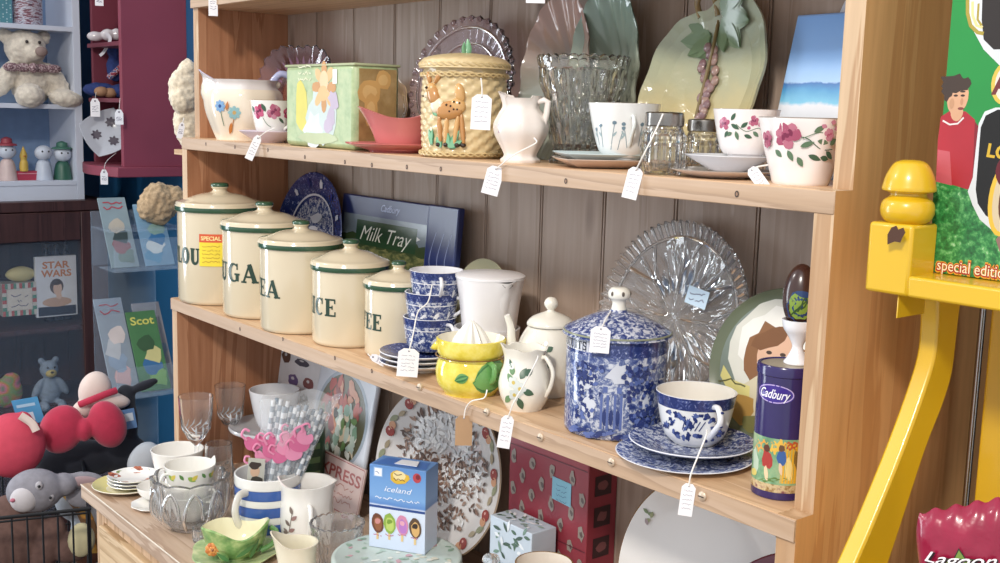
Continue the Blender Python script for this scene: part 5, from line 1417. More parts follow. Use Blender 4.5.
pc = on(397, 555, z=ZC+.052); k = depth(pc)/F
t = thing('mint_tin', 'round pale mint tin with flowered lid under the ice lolly box', 'tin', (pc.x, pc.y, ZC), facing(397)); MT = P('#bfcdc6', .3)
R = 65; H = .052/k
mb = MB().lathe([(0, 0), (R-2, 0), (R-1, 1), (R-1, H-10)], MT, 96); mb.build('body', t, k)
mb = MB().lathe(sm([(R-1, H-14), (R, H-14), (R+.4, H-12), (R+.4, H-3), (R-1, H-.4), (R-4, H)], 2)+[(R-5, H-1), (0, H-1)], MT, 96)
M = flat_surf((0, 0, H-1), (1, 0, 0), (0, 1, 0)); rr = random.Random(8)
for i in range(70):
    a = rr.random()*2*pi; q = R*.9*rr.random()**.5; c = ['#d9d6c4', '#c49aa2', '#8fae9a', '#e4e6dc', '#a9beb0'][i % 5]
    mb.blob(M, q*cos(a), q*sin(a), rr.uniform(2, 5), rr.uniform(1.4, 3.4), P(c, .35), rr.random()*3, 9, .3)
lid = mb.build('lid', t, k, sharp=50)

# the ice lolly carton on it
p = on(398, 551, z=ZC+.0515); k2 = depth(p)/F
t = thing('ice_lolly_box', 'blue carton printed with four ice lollies standing on the mint tin', 'box', (p.x, p.y, ZC+.0513), facing(398)-.42)
off = Vector((-2*k2, 17*k2, 0)); off.rotate(Matrix.Rotation(t.rotation_euler.z, 3, 'Z')); t.location += off
W, D, H = 30.5, 16, 86
SKB = grade('carton_print', 'z', 0, .125, [(0, '#c9d6ea'), (.44, '#d5dfee'), (.46, '#5b86c4'), (.54, '#7aa6d8'), (.75, '#6c9ad2'), (1, '#4a78b8')], .35, .03, 60)
mb = MB().box((-W, -D, 0), (W, D, H), SKB); mb.build('carton', t, k2, bevel=.5)
mb = MB(); M = flat_surf((0, -D, 0)); WT, NV = P('#e9eef6', .4), P('#2d4a8a', .4)
mb.rect(M, -W+.3, 42, W-.3, 44.5, NV)
mb.blob(M, 2, 76, 10, 7, P('#d9b23c', .4), 0, 14, .15); mb.blob(M, 2, 78, 7, 5, P('#e9d9a0', .4)); mb.scribble(M, 2, 79, 11, P('#6a4a26', .4), 3, .9, 1); mb.scribble(M, 2, 74, 12, P('#6a4a26', .4), 3, .9, 2)
mb.rect(M, -26, 74, -16, 84, P('#8fb4de', .4)); mb.rect(M, -25, 75, -17, 83, WT); mb.scribble(M, -21, 79, 6, NV, 4, .6, 3)
mb.blob(M, 21, 78, 4.5, 5, P('#b5444c', .4)); mb.blob(M, 22, 79, 2.4, 2.6, P('#7a2a34', .4))
mb.text(M, 'iceland', 1, 63, 5.6, WT, 0, .3, w=30); mb.scribble(M, 0, 53, 48, WT, 2.6, .8, 9)
for (x, c1, c2, c3) in [(-21, '#6a3f2e', '#8f5a3a', '#c98a86'), (-8, '#8fae4a', '#b9cc6a', '#7a9a3a'), (6, '#d08aa8', '#b57ac0', '#e0a5b4'), (20, '#5c4634', '#d2a86a', '#3a2c24')]:
    y = 26-abs(x)*.1
    mb.rect(M, x-1.2, y-15, x+1.2, y-6, P('#d9bd86', .5)); mb.blob(M, x, y+2, 6.6, 10.5, P(c1, .4), .1, 14, .06); mb.blob(M, x+.4, y+1, 4.4, 7.5, P(c2, .4), .1, 12, .1); mb.blob(M, x, y+4, 3.2, 2.6, P(c3, .4), .3, 9, .2); mb.scribble(M, x, y-10.5+(2 if x > 0 else 0), 9, P('#b54a7a', .4), 2, .7, int(x))
mb.build('print', t, k2)
mb = MB(); Mt = flat_surf((0, 0, H), (1, 0, 0), (0, 1, 0)); mb.poly(Mt, [(-W+2, -D+4), (W-2, -D+4), (W-6, D-6), (-W+8, D-6)], P('#3f6fb8', .35)); mb.prism([(-12, -6), (14, -10), (10, 6), (-10, 8)], flat_surf((4, 0, H+1.2), (1, 0, .05), (0, 1, 0)), .5, P('#dfe3ea', .4)); mb.build('flap', t, k2, flat=True)

k, t = TY('cream_pitcher', 'cream horn-shaped pitcher cut by the lower edge of the photo', 'jug', 297, ZC, -.062)
po = sm([(15, 0), (17, 2), (20, 14), (19, 30), (19.5, 44), (21, 51)], 4)
mb = MB().lathe([(0, 1)]+po+[(p[0]-1.6, p[1]) for p in po[::-1][:-4]]+[(0, 5)], china('#e6dfc8'), 56, mod=lambda th, r, z: (r+4*max(0, -cos(th))**4*max(0, (z-30)/16), z+9*max(0, -cos(th))**3*max(0, (z-26)/20))); mb.build('body', t, k)
mb = MB(); ear(mb, po, 170, 38, 10, 11, 2.4, china('#e6dfc8')); mb.build('handle', t, k)

k, t = T('leaf_plate', 'pale green leaf-shaped plate under the green flower dish', 'plate', 236, 574, ZC, 84)
LG = mottle('leaf_glaze', [(.3, '#8fae7a'), (.5, '#b5c78f'), (.7, '#dcdca8')], 50, 3, .1)
LG2 = mottle('leaf_glaze_dark', [(.3, '#5f8a52'), (.5, '#86a866'), (.7, '#b9c98a')], 60, 3, .1)
mb = MB().lathe(plate_prof(44, .5, .2, .05), LG, 72, mod=lambda th, r, z: (r*(1+.08*cos(5*th)*max(0, r/44-.3)), z)); mb.build('dish', t, k); z0 = 2.4*k; c0 = t
t = thing('flower_dish', 'green leaf dish with cream inside and an orange flower on its side', 'dish', c0.location+Vector((0, 0, z0)), c0.rotation_euler.z)
def dm(th, r, z):
    q = 1+.30*abs(cos(th))**2; return r*q, z+(7*cos(th)**2+3*cos(3*th+.6))*max(0, (z-8)/18)
mb = MB().lathe([(0, 1)]+sm([(13, 0), (15, 2), (22, 12), (26, 26)], 4)+[(24.6, 27)]+sm([(24, 25), (20, 13), (13, 4)], 3)+[(0, 4)], LG2, 72, mod=dm, bands=[(14, china('#e9e4c2'))]); mb.build('bowl', t, k)
mb = MB(); OF, OF2 = china('#c9743c'), china('#dc9450')
c = Vector((-22, -14, 14))
for i in range(9): 
    a = i*2*pi/9; mb.ball(c+Vector((4.4*cos(a), -3, 4.4*sin(a))), (3, 1.8, 3), OF if i % 2 else OF2, 10, 6)
for i in range(6): a = i*pi/3; mb.ball(c+Vector((2.2*cos(a), -4.6, 2.2*sin(a))), (1.7, 1.4, 1.7), OF2, 8, 6)
mb.ball(c+Vector((0, -5, 0)), 1.6, china('#8a4a26'), 8, 6); mb.build('flower', t, k)
mb = MB(); M = round_surf([(24, 0), (30, 30)])
for (x, y, L_, a) in [(0, 8, 24, 30), (14, 4, 24, 60), (22, 10, 16, 10), (-6, 4, 16, 150)]:
    for e in range(3): mb.leaf(lambda p_, q_, r_, e=e: M(p_, q_, r_+.8*e), x, y, L_, 9-2*e, rad(a), LG2 if e < 2 else china('#4c7a48'))
mb.tube(cr([(24, -12, 8), (36, -10, 14), (40, -6, 24), (34, -2, 28)], 5), 2.6, china('#5d8a4c'), 8); mb.build('leaf_handle', t, k)
k, t = T('salt_dish', 'tiny clear glass dish beside the green flower dish', 'dish', 205, 546, ZC, 18)
mb = MB().lathe([(0, 1)]+sm([(9, 0), (12, 5), (12.5, 16)], 4)+[(11, 16.4), (10, 6), (0, 5)], CG2, 48, mod=lambda th, r, z: (r*(1+.05*cos(9*th)), z)); mb.build('dish', t, k)

k, t = TY('cream_mug', 'tall cream mug with a gold rim in front of the blue floral box', 'mug', 541, ZC, .07)
pr, po = cup_prof(29, 24, 100, 1.6, .5, 2)
mb = MB().lathe(pr, china('#e9dfd0'), 64, bands=[(14, GOLD), (16, china('#efe6da'))]); mb.build('bowl', t, k)
mb = MB(); ear(mb, po, 40, 46, 14, 14, 3, china('#e9dfd0')); mb.build('handle', t, k)
k, t = TY('glass_stopper_bottle', 'little cut glass bottle with round stopper left of the cream mug', 'bottle', 489, ZC, .05)
mb = MB().lathe([(0, 0)]+sm([(13, 0), (14, 3), (14, 56), (8, 64), (5, 68), (7, 72)], 4)+[(0, 72)], CG2, 48, mod=lambda th, r, z: (r*(1+.04*cos(8*th)), z)); mb.build('bottle', t, k, sharp=30)
mb = MB().lathe(sm([(0, 72.3), (4, 73), (4, 77), (8, 82), (7, 88), (0, 90)], 3), CG2, 40, mod=lambda th, r, z: (r*(1+.06*cos(8*th)), z)); mb.build('stopper', t, k, sharp=30)

# white platter under the right end
k, t, X = stand('platter', 'large plain white platter with tiny sprigs under the right end of the middle shelf', 'platter', 706, 472, ZC, 12, ytop=.186)
PW = china('#d9d8d6', .12)
mb = MB().lathe(plate_prof(100, .68, .12, .03), PW, 96, bands=[(6, GOLD), (7, PW)])
M = dish_surf([(0, 4), (68, 5), (78, 7), (100, 12)]); mb.e0 = 1
for a in (100, 150, 196, 240, 290, 340, 30, 66):
    x, y = 86*cos(rad(a)), 86*sin(rad(a))
    for j in range(5): mb.leaf(M, x+3*sin(j*2), y+3*cos(j*2), 7, 3.6, j*1.25+rad(a), P(['#6f7f5c', '#8a8f6a', '#9a8a8c'][j % 3], .3))
mb.build('dish', t, k, X=X)
k, t, X = stand('plate', 'maroon rimmed plate before the white platter at the right', 'plate', 806, 548, ZC, 14, ytop=.12)
mb = MB().lathe(plate_prof(100, .7, .12, .04), china('#5e2034'), 72, bands=[(9, china('#cfc8c4'))]); mb.build('dish', t, k, X=X)
# ================================================================ left of the dresser: cabinet, shelves, toys
def TX(name, label, cat, u, v, x, group=None, rz=pi/2):
    p = on(u, v, x=x); k = depth(p)/F
    return k, thing(name, label, cat, p, rz, group)
_tex = bpy.data.textures.new('plush', 'CLOUDS'); _tex.noise_scale = .012
def plush(balls, mat, name, parent, k, vox=1.6, disp=0, X=None):
    """soft toy body: one continuous skin round the given ellipsoids"""
    mb = MB()
    for b in balls:
        c, r = b[0], b[1]; R_ = Matrix.Rotation(b[2], 4, b[3]) if len(b) > 2 else None
        mb.ball(c, r, mat, 20, 14, X=R_)
    o = mb.build(name, parent, k, X=X)
    m = o.modifiers.new('remesh', 'REMESH'); m.mode = 'VOXEL'; m.voxel_size = vox*k; m.use_smooth_shade = True
    s_ = o.modifiers.new('smooth', 'SMOOTH'); s_.factor = .5; s_.iterations = 4
    if disp:
        d = o.modifiers.new('fur', 'DISPLACE'); d.texture = _tex; d.strength = disp*k; d.texture_coords = 'LOCAL'; d.mid_level = .5
    return o
DKW = wood('dark_wood', '#4a2e2c', '#432927', '#351f1e', 'z', .45, 5, knots=False)
WHU = P('#c9cfdc', .5, var=.04, scale=6)
XC, XW = -1.75, -1.78
# ---- dark glazed cabinet
yR = on(108, 300, x=XC).y; zT = on(60, 201, x=XC).z
cab = thing('display_cabinet', 'dark brown glazed cabinet full of toys at the left edge', 'cabinet', (XC-.17, yR-.35, FL), 0)
XB = Matrix.Translation((-(XC-.17), -(yR-.35), -FL))
y0, yd = yR-.75, on(81, 300, x=XC).y
zs = on(40, 330, x=XC).z
mb = MB()
mb.box((XC-.34, y0, FL), (XC-.32, yR, zT), DKW); mb.box((XC-.32, yR-.022, FL), (XC-.002, yR, zT), DKW); mb.box((XC-.32, y0, FL), (XC-.002, y0+.022, zT), DKW)
mb.box((XC-.35, y0-.01, zT-.03), (XC+.012, yR+.012, zT), DKW); mb.box((XC-.32, y0, FL), (XC, yR, FL+.06), DKW)
mb.build('carcass', cab, X=XB, bevel=.002, sharp=30)
mb = MB().box((XC-.31, y0+.022, zs-.014), (XC-.02, yR-.022, zs), DKW); mb.build('shelf', cab, X=XB)
z2 = on(40, 408, x=XC).z
mb = MB().box((XC-.31, y0+.022, z2-.014), (XC-.02, yR-.022, z2), DKW); mb.build('shelf', cab, X=XB)
zf = on(60, 240, x=XC).z
mb = MB()
mb.box((XC, yd, FL+.06), (XC+.02, yR-.004, zT-.032), DKW); mb.box((XC, y0, FL+.06), (XC+.02, y0+.06, zT-.032), DKW)
mb.box((XC, y0+.06, zf), (XC+.02, yd, zT-.032), DKW); mb.box((XC, y0+.06, FL+.06), (XC+.02, yd, FL+.16), DKW)
dr_ = mb.build('door', cab, X=XB, bevel=.002, sharp=30)
MB().box((XC+.006, y0+.06, FL+.16), (XC+.009, yd, zf), clear('#a9bdd6', .07, .03)).build('glass_pane', dr_, X=XB)
# contents
XI = XC-.06
def card(name, label, cat, u0, v0, u1, v1, x, th, mat, pic=None):
    a, b = on(u0, v1, x=x), on(u1, v0, x=x); k = depth(a)/F
    t = thing(name, label, cat, (x, (a.y+b.y)/2, a.z), pi/2); w, h = (b.y-a.y)/k, (b.z-a.z)/k
    MB().box((-w/2, 0, 0), (w/2, th, h), mat).build('body', t, k, bevel=.3)
    if pic:
        mb = MB(); pic(mb, flat_surf((0, 0, 0)), w, h); mb.build('print', t, k)
    return t
def dvd(mb, M, w, h):
    mb.rect(M, -w*.46, h*.02, w*.46, h*.17, P('#2e3644', .4)); mb.text(M, 'STAR', 0, h*.86, h*.11, P('#c98455', .4), .03, w=w*.66); mb.text(M, 'WARS', 0, h*.72, h*.11, P('#c98455', .4), .03, w=w*.74)
    mb.blob(M, 0, h*.50, w*.17, h*.13, P('#5c5150', .5)); mb.blob(M, w*.02, h*.46, w*.11, h*.11, P('#d8b8a4', .5)); mb.blob(M, 0, h*.24, w*.36, h*.08, P('#c2a28c', .5), n=16); mb.blob(M, 0, h*.57, w*.13, h*.05, P('#4d4342', .5)); mb.blob(M, w*.05, h*.34, w*.07, h*.06, P('#d8b8a4', .5))
card('video_case', 'white boxed film case with orange lettering on the cabinet shelf', 'film case', 37, 255, 76, 318, XI, 5, P('#d9dbe0', .4), dvd)
def stripe(mb, M, w, h):
    cs = [P('#b5605f', .5), P('#5f8f7d', .5), P('#c9c4bc', .5)]
    for i in range(12):
        for (x0, x1, y0, y1) in [(-w/2+i*w/12, -w/2+(i+1)*w/12, 0, h*.16), (-w/2+i*w/12, -w/2+(i+1)*w/12, h*.84, h)]: mb.rect(M, x0, y0, x1, y1, cs[i % 3])
    for i in range(6):
        for x0 in (-w/2, w*.38): mb.rect(M, x0, h*(.16+i*.113), x0+w*.12, h*(.16+(i+1)*.113), cs[(i+1) % 3])
    mb.rect(M, -w*.36, h*.18, w*.36, h*.82, P('#d2cbc0', .5)); mb.scribble(M, 0, h*.62, w*.5, INK, 4, .8, 1); mb.scribble(M, 0, h*.45, w*.12, INK, 3, .8, 2); mb.scribble(M, 0, h*.32, w*.5, INK, 3, .8, 4)
card('gift_tin', 'square tin with red and green striped border inside the glazed cabinet', 'tin', 3, 282, 36, 317, XI, 20, P('#b5b2aa', .4), stripe)
k, t = TX('soap_box', 'cream padded pouch lying above the striped tin in the cabinet', 'pouch', 21, 281, XI-.03)
mb = MB().ball((0, 0, 7), (15, 8, 8), P('#c9bd86', .6), 20, 12, mod=lambda d: 1-.12*abs(d.x*d.z)); tag(mb.build('pouch', t, k), '', '') if 0 else mb.build('pouch', t, k)
for i, u in enumerate((49, 58, 67)):
    k, t = TX('bottle', ['first', 'second', 'third'][i]+' dark little bottle from the left above the film case in the cabinet', 'bottle', u, 318, XI-.08, 'dark bottles in the cabinet')
    mb = MB().lathe(sm([(0, 0), (4, 0), (4.2, 1), (4.2, 62), (2, 66), (1.8, 70), (0, 70)], 2), P('#252a3a', .25), 16); mb.build('body', t, k); MB().lathe([(0, 69.6), (2.2, 69.6), (2.2, 74), (0, 74)], P('#3a2a2c', .4), 16).build('cap', t, k)
# grey bear and patchwork toy below
k, t = TX('plush_bear', 'small grey plush bear with a yellow muzzle in the lower part of the cabinet', 'soft toy', 50, 408, XI)
GP = P('#7f8c9a', .9, var=.15, scale=90, bump=.4)
plush([((0, 0, 18), (11, 9, 15)), ((0, -1, 40), (9, 8, 9)), ((-7, 0, 49), (3.4, 2.5, 3.4)), ((7, 0, 49), (3.4, 2.5, 3.4)), ((-12, -3, 22), (4, 4, 11), .5, 'Y'), ((12, -3, 22), (4, 4, 11), -.5, 'Y'), ((-8, -9, 5), (5, 9, 5)), ((8, -9, 5), (5, 9, 5))], GP, 'body', t, k, 1.2)
MB().ball((0, -8, 37), (5.5, 3.5, 4), P('#b3a05c', .8), 14, 10).build('muzzle', t, k)
for s_ in (-1, 1): MB().ball((s_*3.4, -8.4, 43), 1.1, P('#1d1b1c', .3), 8, 6).build('eye', t, k)
MB().ball((0, -11, 38.5), (1.8, 1, 1.2), P('#2a2425', .3), 8, 6).build('nose', t, k)
k, t = TX('patchwork_toy', 'patchwork cloth toy of pink and green pieces at the far left of the cabinet', 'soft toy', 8, 408, XI)
mb = MB(); cs = ['#a84f6e', '#6e8f4f', '#b5793f', '#7a5c8a', '#c96a7f', '#4f7a5c']
plush([((0, 0, 16), (15, 9, 16)), ((4, 0, 28), (9, 7, 8))], mottle('patchwork', [(.2, '#a84f6e'), (.38, '#6e8f4f'), (.5, '#b5793f'), (.6, '#c96a7f'), (.75, '#4f7a5c')], 30, 0, .9), 'body', t, k, 1.4)

# ---- white shelf unit on the cabinet
yW = on(82, 100, x=XW).y
wu = thing('shelf_unit', 'white open shelf unit standing on the dark cabinet', 'shelves', (XW-.12, yW-.35, zT), 0)
XB2 = Matrix.Translation((-(XW-.12), -(yW-.35), -zT))
yw0 = yW-.74
zb = on(40, 181, x=XW).z; zb2 = on(40, 104, x=XW).z; zb3 = on(40, 25, x=XW).z
mb = MB(); mb.box((XW-.26, yw0, zT), (XW-.25, yW, 1.35), P('#7f97b8', .5)); mb.build('back_board', wu, X=XB2)
for y_ in (yw0, yW-.022): MB().box((XW-.25, y_, zT), (XW, y_+.022, 1.35), WHU).build('side_board', wu, X=XB2, bevel=.001)
MB().box((XW-.012, yw0+.022, zT), (XW-.002, yW-.022, zb-.012), WHU).build('drawer_front', wu, X=XB2, bevel=.001)
for z_ in (zb, zb2, zb3, 1.0): MB().box((XW-.25, yw0+.022, z_-.014), (XW, yW-.022, z_), WHU).build('shelf', wu, X=XB2, bevel=.001)
# teddy
k, t = TX('teddy_bear', 'fluffy cream teddy bear with a checked bow tie on the white shelves', 'teddy bear', 33, 106, XW-.055)
FUR = P('#d5cbbb', .95, var=.14, scale=120, bump=.5, sheen=.4)
plush([((0, 4, 24), (21, 16, 24)), ((-6, -2, 56), (20, 16, 18)), ((-24, 2, 68), (7, 5, 7)), ((13, 2, 68), (7, 5, 7)), ((-26, -4, 26), (9, 8, 20), .5, 'Y'), ((22, -4, 26), (9, 8, 20), -.6, 'Y'), ((-8, -18, 10), (14, 16, 12)), ((28, -14, 8), (17, 13, 9), .1, 'Y'), ((-1, -14, 52), (10, 8, 8))], FUR, 'body', t, k, 1.7, 3)
mb = MB().ball((3, -23, 53), (6, 3.5, 5), P('#8f7b74', .7), 16, 10); mb.build('nose', t, k)
for s_ in (-9, 3): MB().ball((s_, -18, 62), 1.6, P('#2a2322', .3), 10, 8).build('eye', t, k)
CHK = mottle('check_cloth', [(.35, '#5a4048'), (.5, '#8a6a70'), (.6, '#b9a6a6')], 200, 1, .9)
mb = MB()
for s_ in (-1, 1): mb.ball((s_*14-4, -16, 37), (14, 5, 7), CHK, 16, 10, mod=lambda d, s_=s_: .45+.55*abs(d.x))
mb.ball((-4, -19, 37), (4.5, 4, 5), CHK, 12, 8); o = mb.build('bow_tie', t, k)
# figures on the lower white shelf
def figure(u, label, body, hat, h=36, lean=0):
    k, t = TX('figurine', label, 'figurine', u, 181, XW-.05, 'china figures on the white shelf')
    bm_ = P(body, .4); 
    mb = MB().lathe(sm([(0, 0), (8, 0), (9, 2), (7, h*.4), (4, h*.52), (0, h*.54)], 3), bm_, 24); mb.build('body', t, k)
    MB().ball((0, -1, h*.70), (8.5, 8, 7.5), P('#c3cad6', .4), 20, 12).build('head', t, k)
    if hat: MB().lathe(sm([(10, h*.84), (9, h*.88), (5.5, h*.9), (5, h*1.0), (0, h*1.05)], 2)+[(0, h*1.05)], P(hat, .5), 20).build('hat', t, k)
    for s_ in (-1, 1): MB().ball((s_*3, -8, h*.74), 1, P('#1f2024', .3), 8, 6).build('eye', t, k)
figure(8, 'white china figure in a red hat at the far left of the white shelf', '#c9b3ae', '#8f3844', 42)
figure(44, 'plain white china figure right of the red box', '#b9c2d0', None, 40)
figure(63, 'white china figure in green at the right end of the white shelf', '#2f5c4c', '#3d6a5a', 38)
k, t = TX('figurine', 'tiny yellow bird figure on the red box', 'figurine', 24, 171, XW-.045); mb = MB().lathe(sm([(0, 0), (4, 0), (4, 8), (3, 11), (3.6, 16), (0, 25)], 3), P('#c9a84c', .5), 18); mb.build('body', t, k); MB().ball((0, -3.5, 15), (1.2, 2, 1), P('#b5742c', .5), 8, 6).build('beak', t, k)
card('small_box', 'small red box among the figures on the white shelf', 'box', 12, 171, 41, 181, XW-.04, 12, P('#a8364c', .5), lambda mb, M, w, h: mb.rect(M, -w*.3, h*.7, w*.35, h*.8, P('#c98a94', .5)))
# jars on the top shelf of the white unit
k, t = TX('ribbon_jar', 'glass jar of striped ribbon above the teddy', 'jar', 28, 25, XW-.06)
MB().lathe([(0, 0), (13, 0), (14, 2), (14, 60), (0, 60)], mottle('ribbons', [(.3, '#4a3a48'), (.45, '#8a5a64'), (.55, '#c9ccd6'), (.7, '#6a5a6c')], 60, 2, .3, stretch=(1, 1, 4)), 32).build('jar', t, k)
card('gift_bag', 'teal dotted carton left of the ribbon jar', 'carton', -6, -20, 11, 25, XW-.04, 12, P('#4f8590', .5), lambda mb, M, w, h: [mb.blob(M, -w*.4+w*.2*(i % 5), h*.05+h*.1*(i//5)+(i % 2)*h*.04, .8, .8, P('#a9c4c9', .5), n=8) for i in range(45)])

# ---- maroon corner shelf
XP = -1.45
ya, yb2 = on(122, 80, x=XP).y, .66
xl = on(85, 80, y=ya).x
zr = on(150, 167, x=XP).z
RED = P('#8c4050', .45, var=.1, scale=4); RED2 = P('#743442', .5, var=.1, scale=4)
rs = thing('corner_shelf', 'maroon painted wall shelf with a solid side and curved bottom board', 'wall shelf', ((xl+XP)/2, .56, zr), 0)
XR = Matrix.Translation((-(xl+XP)/2, -.56, -zr))
MB().box((XP-.02, ya, zr), (XP, yb2, 1.3), RED).build('side_board', rs, X=XR, bevel=.001)
MB().box((xl, ya+.02, zr), (xl+.015, yb2, 1.3), RED2).build('side_board', rs, X=XR, bevel=.001)
MB().box((xl, yb2-.012, zr), (XP-.02, yb2-.001, 1.3), RED2).build('back_board', rs, X=XR)
for v_ in (42, 98): 
    z_ = on(105, v_, y=ya).z; MB().box((xl+.015, ya+.004, z_-.012), (XP-.02, yb2-.012, z_), RED2).build('shelf', rs, X=XR, bevel=.001)
mb = MB(); n = 24
top = [(xl-.02, yb2-.001), (xl-.02, ya)]+[(xl-.02+(XP+.03-xl)*i/n, ya-.05*sin(pi*min(1, i/n*.55+.0))) for i in range(n+1)]+[(XP+.012, yb2-.001)]
top = [(xl-.02, yb2-.001)]+[(xl-.02+(XP+.032-xl)*i/n, ya-.05*sin(pi*(i/n)*.8+.15)) for i in range(n+1)]+[(XP+.012, yb2-.001)]
mb.prism(top, lambda x, y, e: Vector((x, y, zr+e)), .028, RED); mb.build('bottom_board', rs, X=XR, bevel=.002, sharp=40)
# things on it
yi = ya+.05
def TYb(name, label, cat, u, v, y, group=None, rz=None):
    p = on(u, v, y=y); k = depth(p)/F; return k, thing(name, label, cat, p, facing(u) if rz is None else rz, group)
k, t = TYb('serving_dish', 'grey-white square dish with dark flowers standing on the bottom board of the maroon shelf', 'dish', 107, 157, ya+.012)
XQ = Matrix.Translation((0, 6*k, 23*k)) @ Matrix.Rotation(1.25, 4, 'X') @ Matrix.Rotation(.5, 4, 'Z')
mb = MB().lathe(plate_prof(22, .55, .26, .05), china('#b9bdc6'), 64, mod=lambda th, r, z: (r*(1/max(abs(cos(th)), abs(sin(th))))**.55, z))
M = dish_surf([(0, 1.4), (12, 1.8), (15, 3), (22, 6)]); DKF = P('#4c4450', .4)
for (x, y) in [(-9, 3), (9, 8), (2, -10)]:
    for j in range(7): mb.leaf(M, x, y, 5.5, 3, j*.9, DKF)
mb.build('dish', t, k, X=XQ)
k, t = TYb('plush_toy', 'royal blue plush toy with tan feet slumped on the maroon shelf', 'soft toy', 108, 98, yi)
BLP = P('#27386e', .9, var=.2, scale=100, bump=.4)
plush([((8, 2, 30), (9, 8, 14)), ((8, 0, 46), (8, 8, 8)), ((-8, -4, 8), (16, 7, 7)), ((12, -6, 7), (10, 9, 7))], BLP, 'body', t, k, 1.3, 1.5)
for c in ((2, -10, 5), (-6, -12, 6)): MB().ball(c, (7, 6, 5), P('#a07a5c', .8), 14, 10).build('foot', t, k)
mb = MB().tube(cr([(1, -5, 20), (8, -8, 26), (14, -6, 32)], 5), 3, mottle('scarf', [(.4, '#8a3444'), (.5, '#c9b9bc'), (.6, '#3a4a7a')], 150, 0, .9), 8); mb.build('scarf', t, k)
k, t = TYb('china_shoe', 'small white china shoe with ribbon on the upper board of the maroon shelf', 'ornament', 108, 42, yi)
plush([((-12, 0, 5), (8, 5, 5)), ((0, 0, 7), (7, 5, 6)), ((8, 0, 8), (5, 4, 6))], china('#cfc9cc'), 'shoe', t, k, 1)
MB().tube(cr([(-2, -6, 8), (2, -9, 2), (-4, -10, -10), (-8, -10, -14)], 4), 2.2, P('#c9c6cc', .6), 8, flat=.3).build('ribbon', t, k)
price_tag('price tag hanging from the blue plush on the maroon shelf', 95, 101, 9, 18, ya-.02, [on(96, 92, y=ya)], seed=31)
price_tag('price tag hanging beside the maroon side board', 119, 112, 8, 15, ya-.02, [on(120, 98, y=ya)], seed=32)
price_tag('price tag hanging below the curved maroon bottom board', 104, 172, 7, 15, ya-.06, [on(106, 162, y=ya-.055), on(116, 153, y=ya-.01)], seed=33)
price_tag('price tag at the top of the maroon shelf', 99, -6, 8, 14, ya-.02, [on(99, -12, y=ya)], seed=34)

# ---- fluffy lambs on the dresser's left
k, t = TX('plush_lamb', 'curly cream plush lamb peeping out behind the dresser at upper shelf height', 'soft toy', 190, 150, -.30)
CURL = P('#ddd0b8', .95, var=.2, scale=160, bump=.6, sheen=.3)
plush([((0, 14, 58), (15, 14, 24)), ((-3, 8, 50), (13, 11, 14)), ((4, 14, 78), (9, 9, 12)), ((6, 16, 26), (15, 13, 26)), ((-6, 6, 44), (8, 7, 7))], CURL, 'body', t, k, 1.6, 5)
hook = thing('wall_bracket', 'small wooden bracket board carrying the lamb beside the dresser', 'bracket', t.location+Vector((0, 0, -.0005)), 0)
MB().box((-.055, -.008, -.010), (.02, .05, 0), PINE).build('board', hook, bevel=.001); MB().tube(cr([(-.02, .03, -.014), (-.02, .12, -.03), (-.02, .66-t.location.y, -.04)], 6), .006, STEEL, 8).build('bracket', hook)
k2, t2 = TX('plush_sheep', 'beige woolly plush sheep on top of the magazine rack', 'soft toy', 164, 226, -.71)
plush([((-3, 6, 22), (19, 15, 21)), ((12, 4, 26), (12, 12, 14)), ((-16, 4, 18), (9, 10, 12))], P('#b59c7c', .95, var=.25, scale=160, bump=.6), 'body', t2, k2, 1.6, 6)
price_tag('price tag tied to the cream lamb beside the dresser', 182, 125, 6, 16, .10, [on(184, 118, y=.12)], roll=12, seed=35)

# ---- clear magazine rack
XM = -.66
pa, pb_ = on(104, 390, x=XM), on(176, 262, x=XM)
rk = thing('magazine_rack', 'clear acrylic rack of leaflets left of the dresser', 'rack', (XM-.1, (pa.y+pb_.y)/2, FL), 0)
XK = Matrix.Translation((-(XM-.1), -(pa.y+pb_.y)/2, -FL))
kk = depth(pa)/F; ACR = clear('#bcd0e4', .13, .05)
yl, yr = on(112, 300, x=XM).y, on(176, 300, x=XM).y
zA1, zA2 = on(140, 270, x=XM).z, on(140, 396, x=XM).z
mb = MB()
for z_ in (zA1, zA2):
    mb.box((XM-.07, yl, z_), (XM+.02, yr, z_+.003), ACR); mb.box((XM+.017, yl, z_), (XM+.02, yr, z_+.07), ACR)
mb.box((XM-.12, yl, FL+.02), (XM-.115, yr, zA1+.12), ACR); zsh = on(164, 226, x=-.71).z; mb.box((XM-.12, yl, zsh-.004), (XM+.0, yr+.03, zsh-.0005), ACR); mb.box((XM-.12, yl, zA1), (XM-.117, yr, zsh-.004), ACR); mb.build('pockets', rk, X=XK)
mb = MB().box((XM-.2, yl, FL), (XM+.05, yr, FL+.02), P('#2e3440', .5))
mb.build('stand', rk, X=XK, bevel=.001)
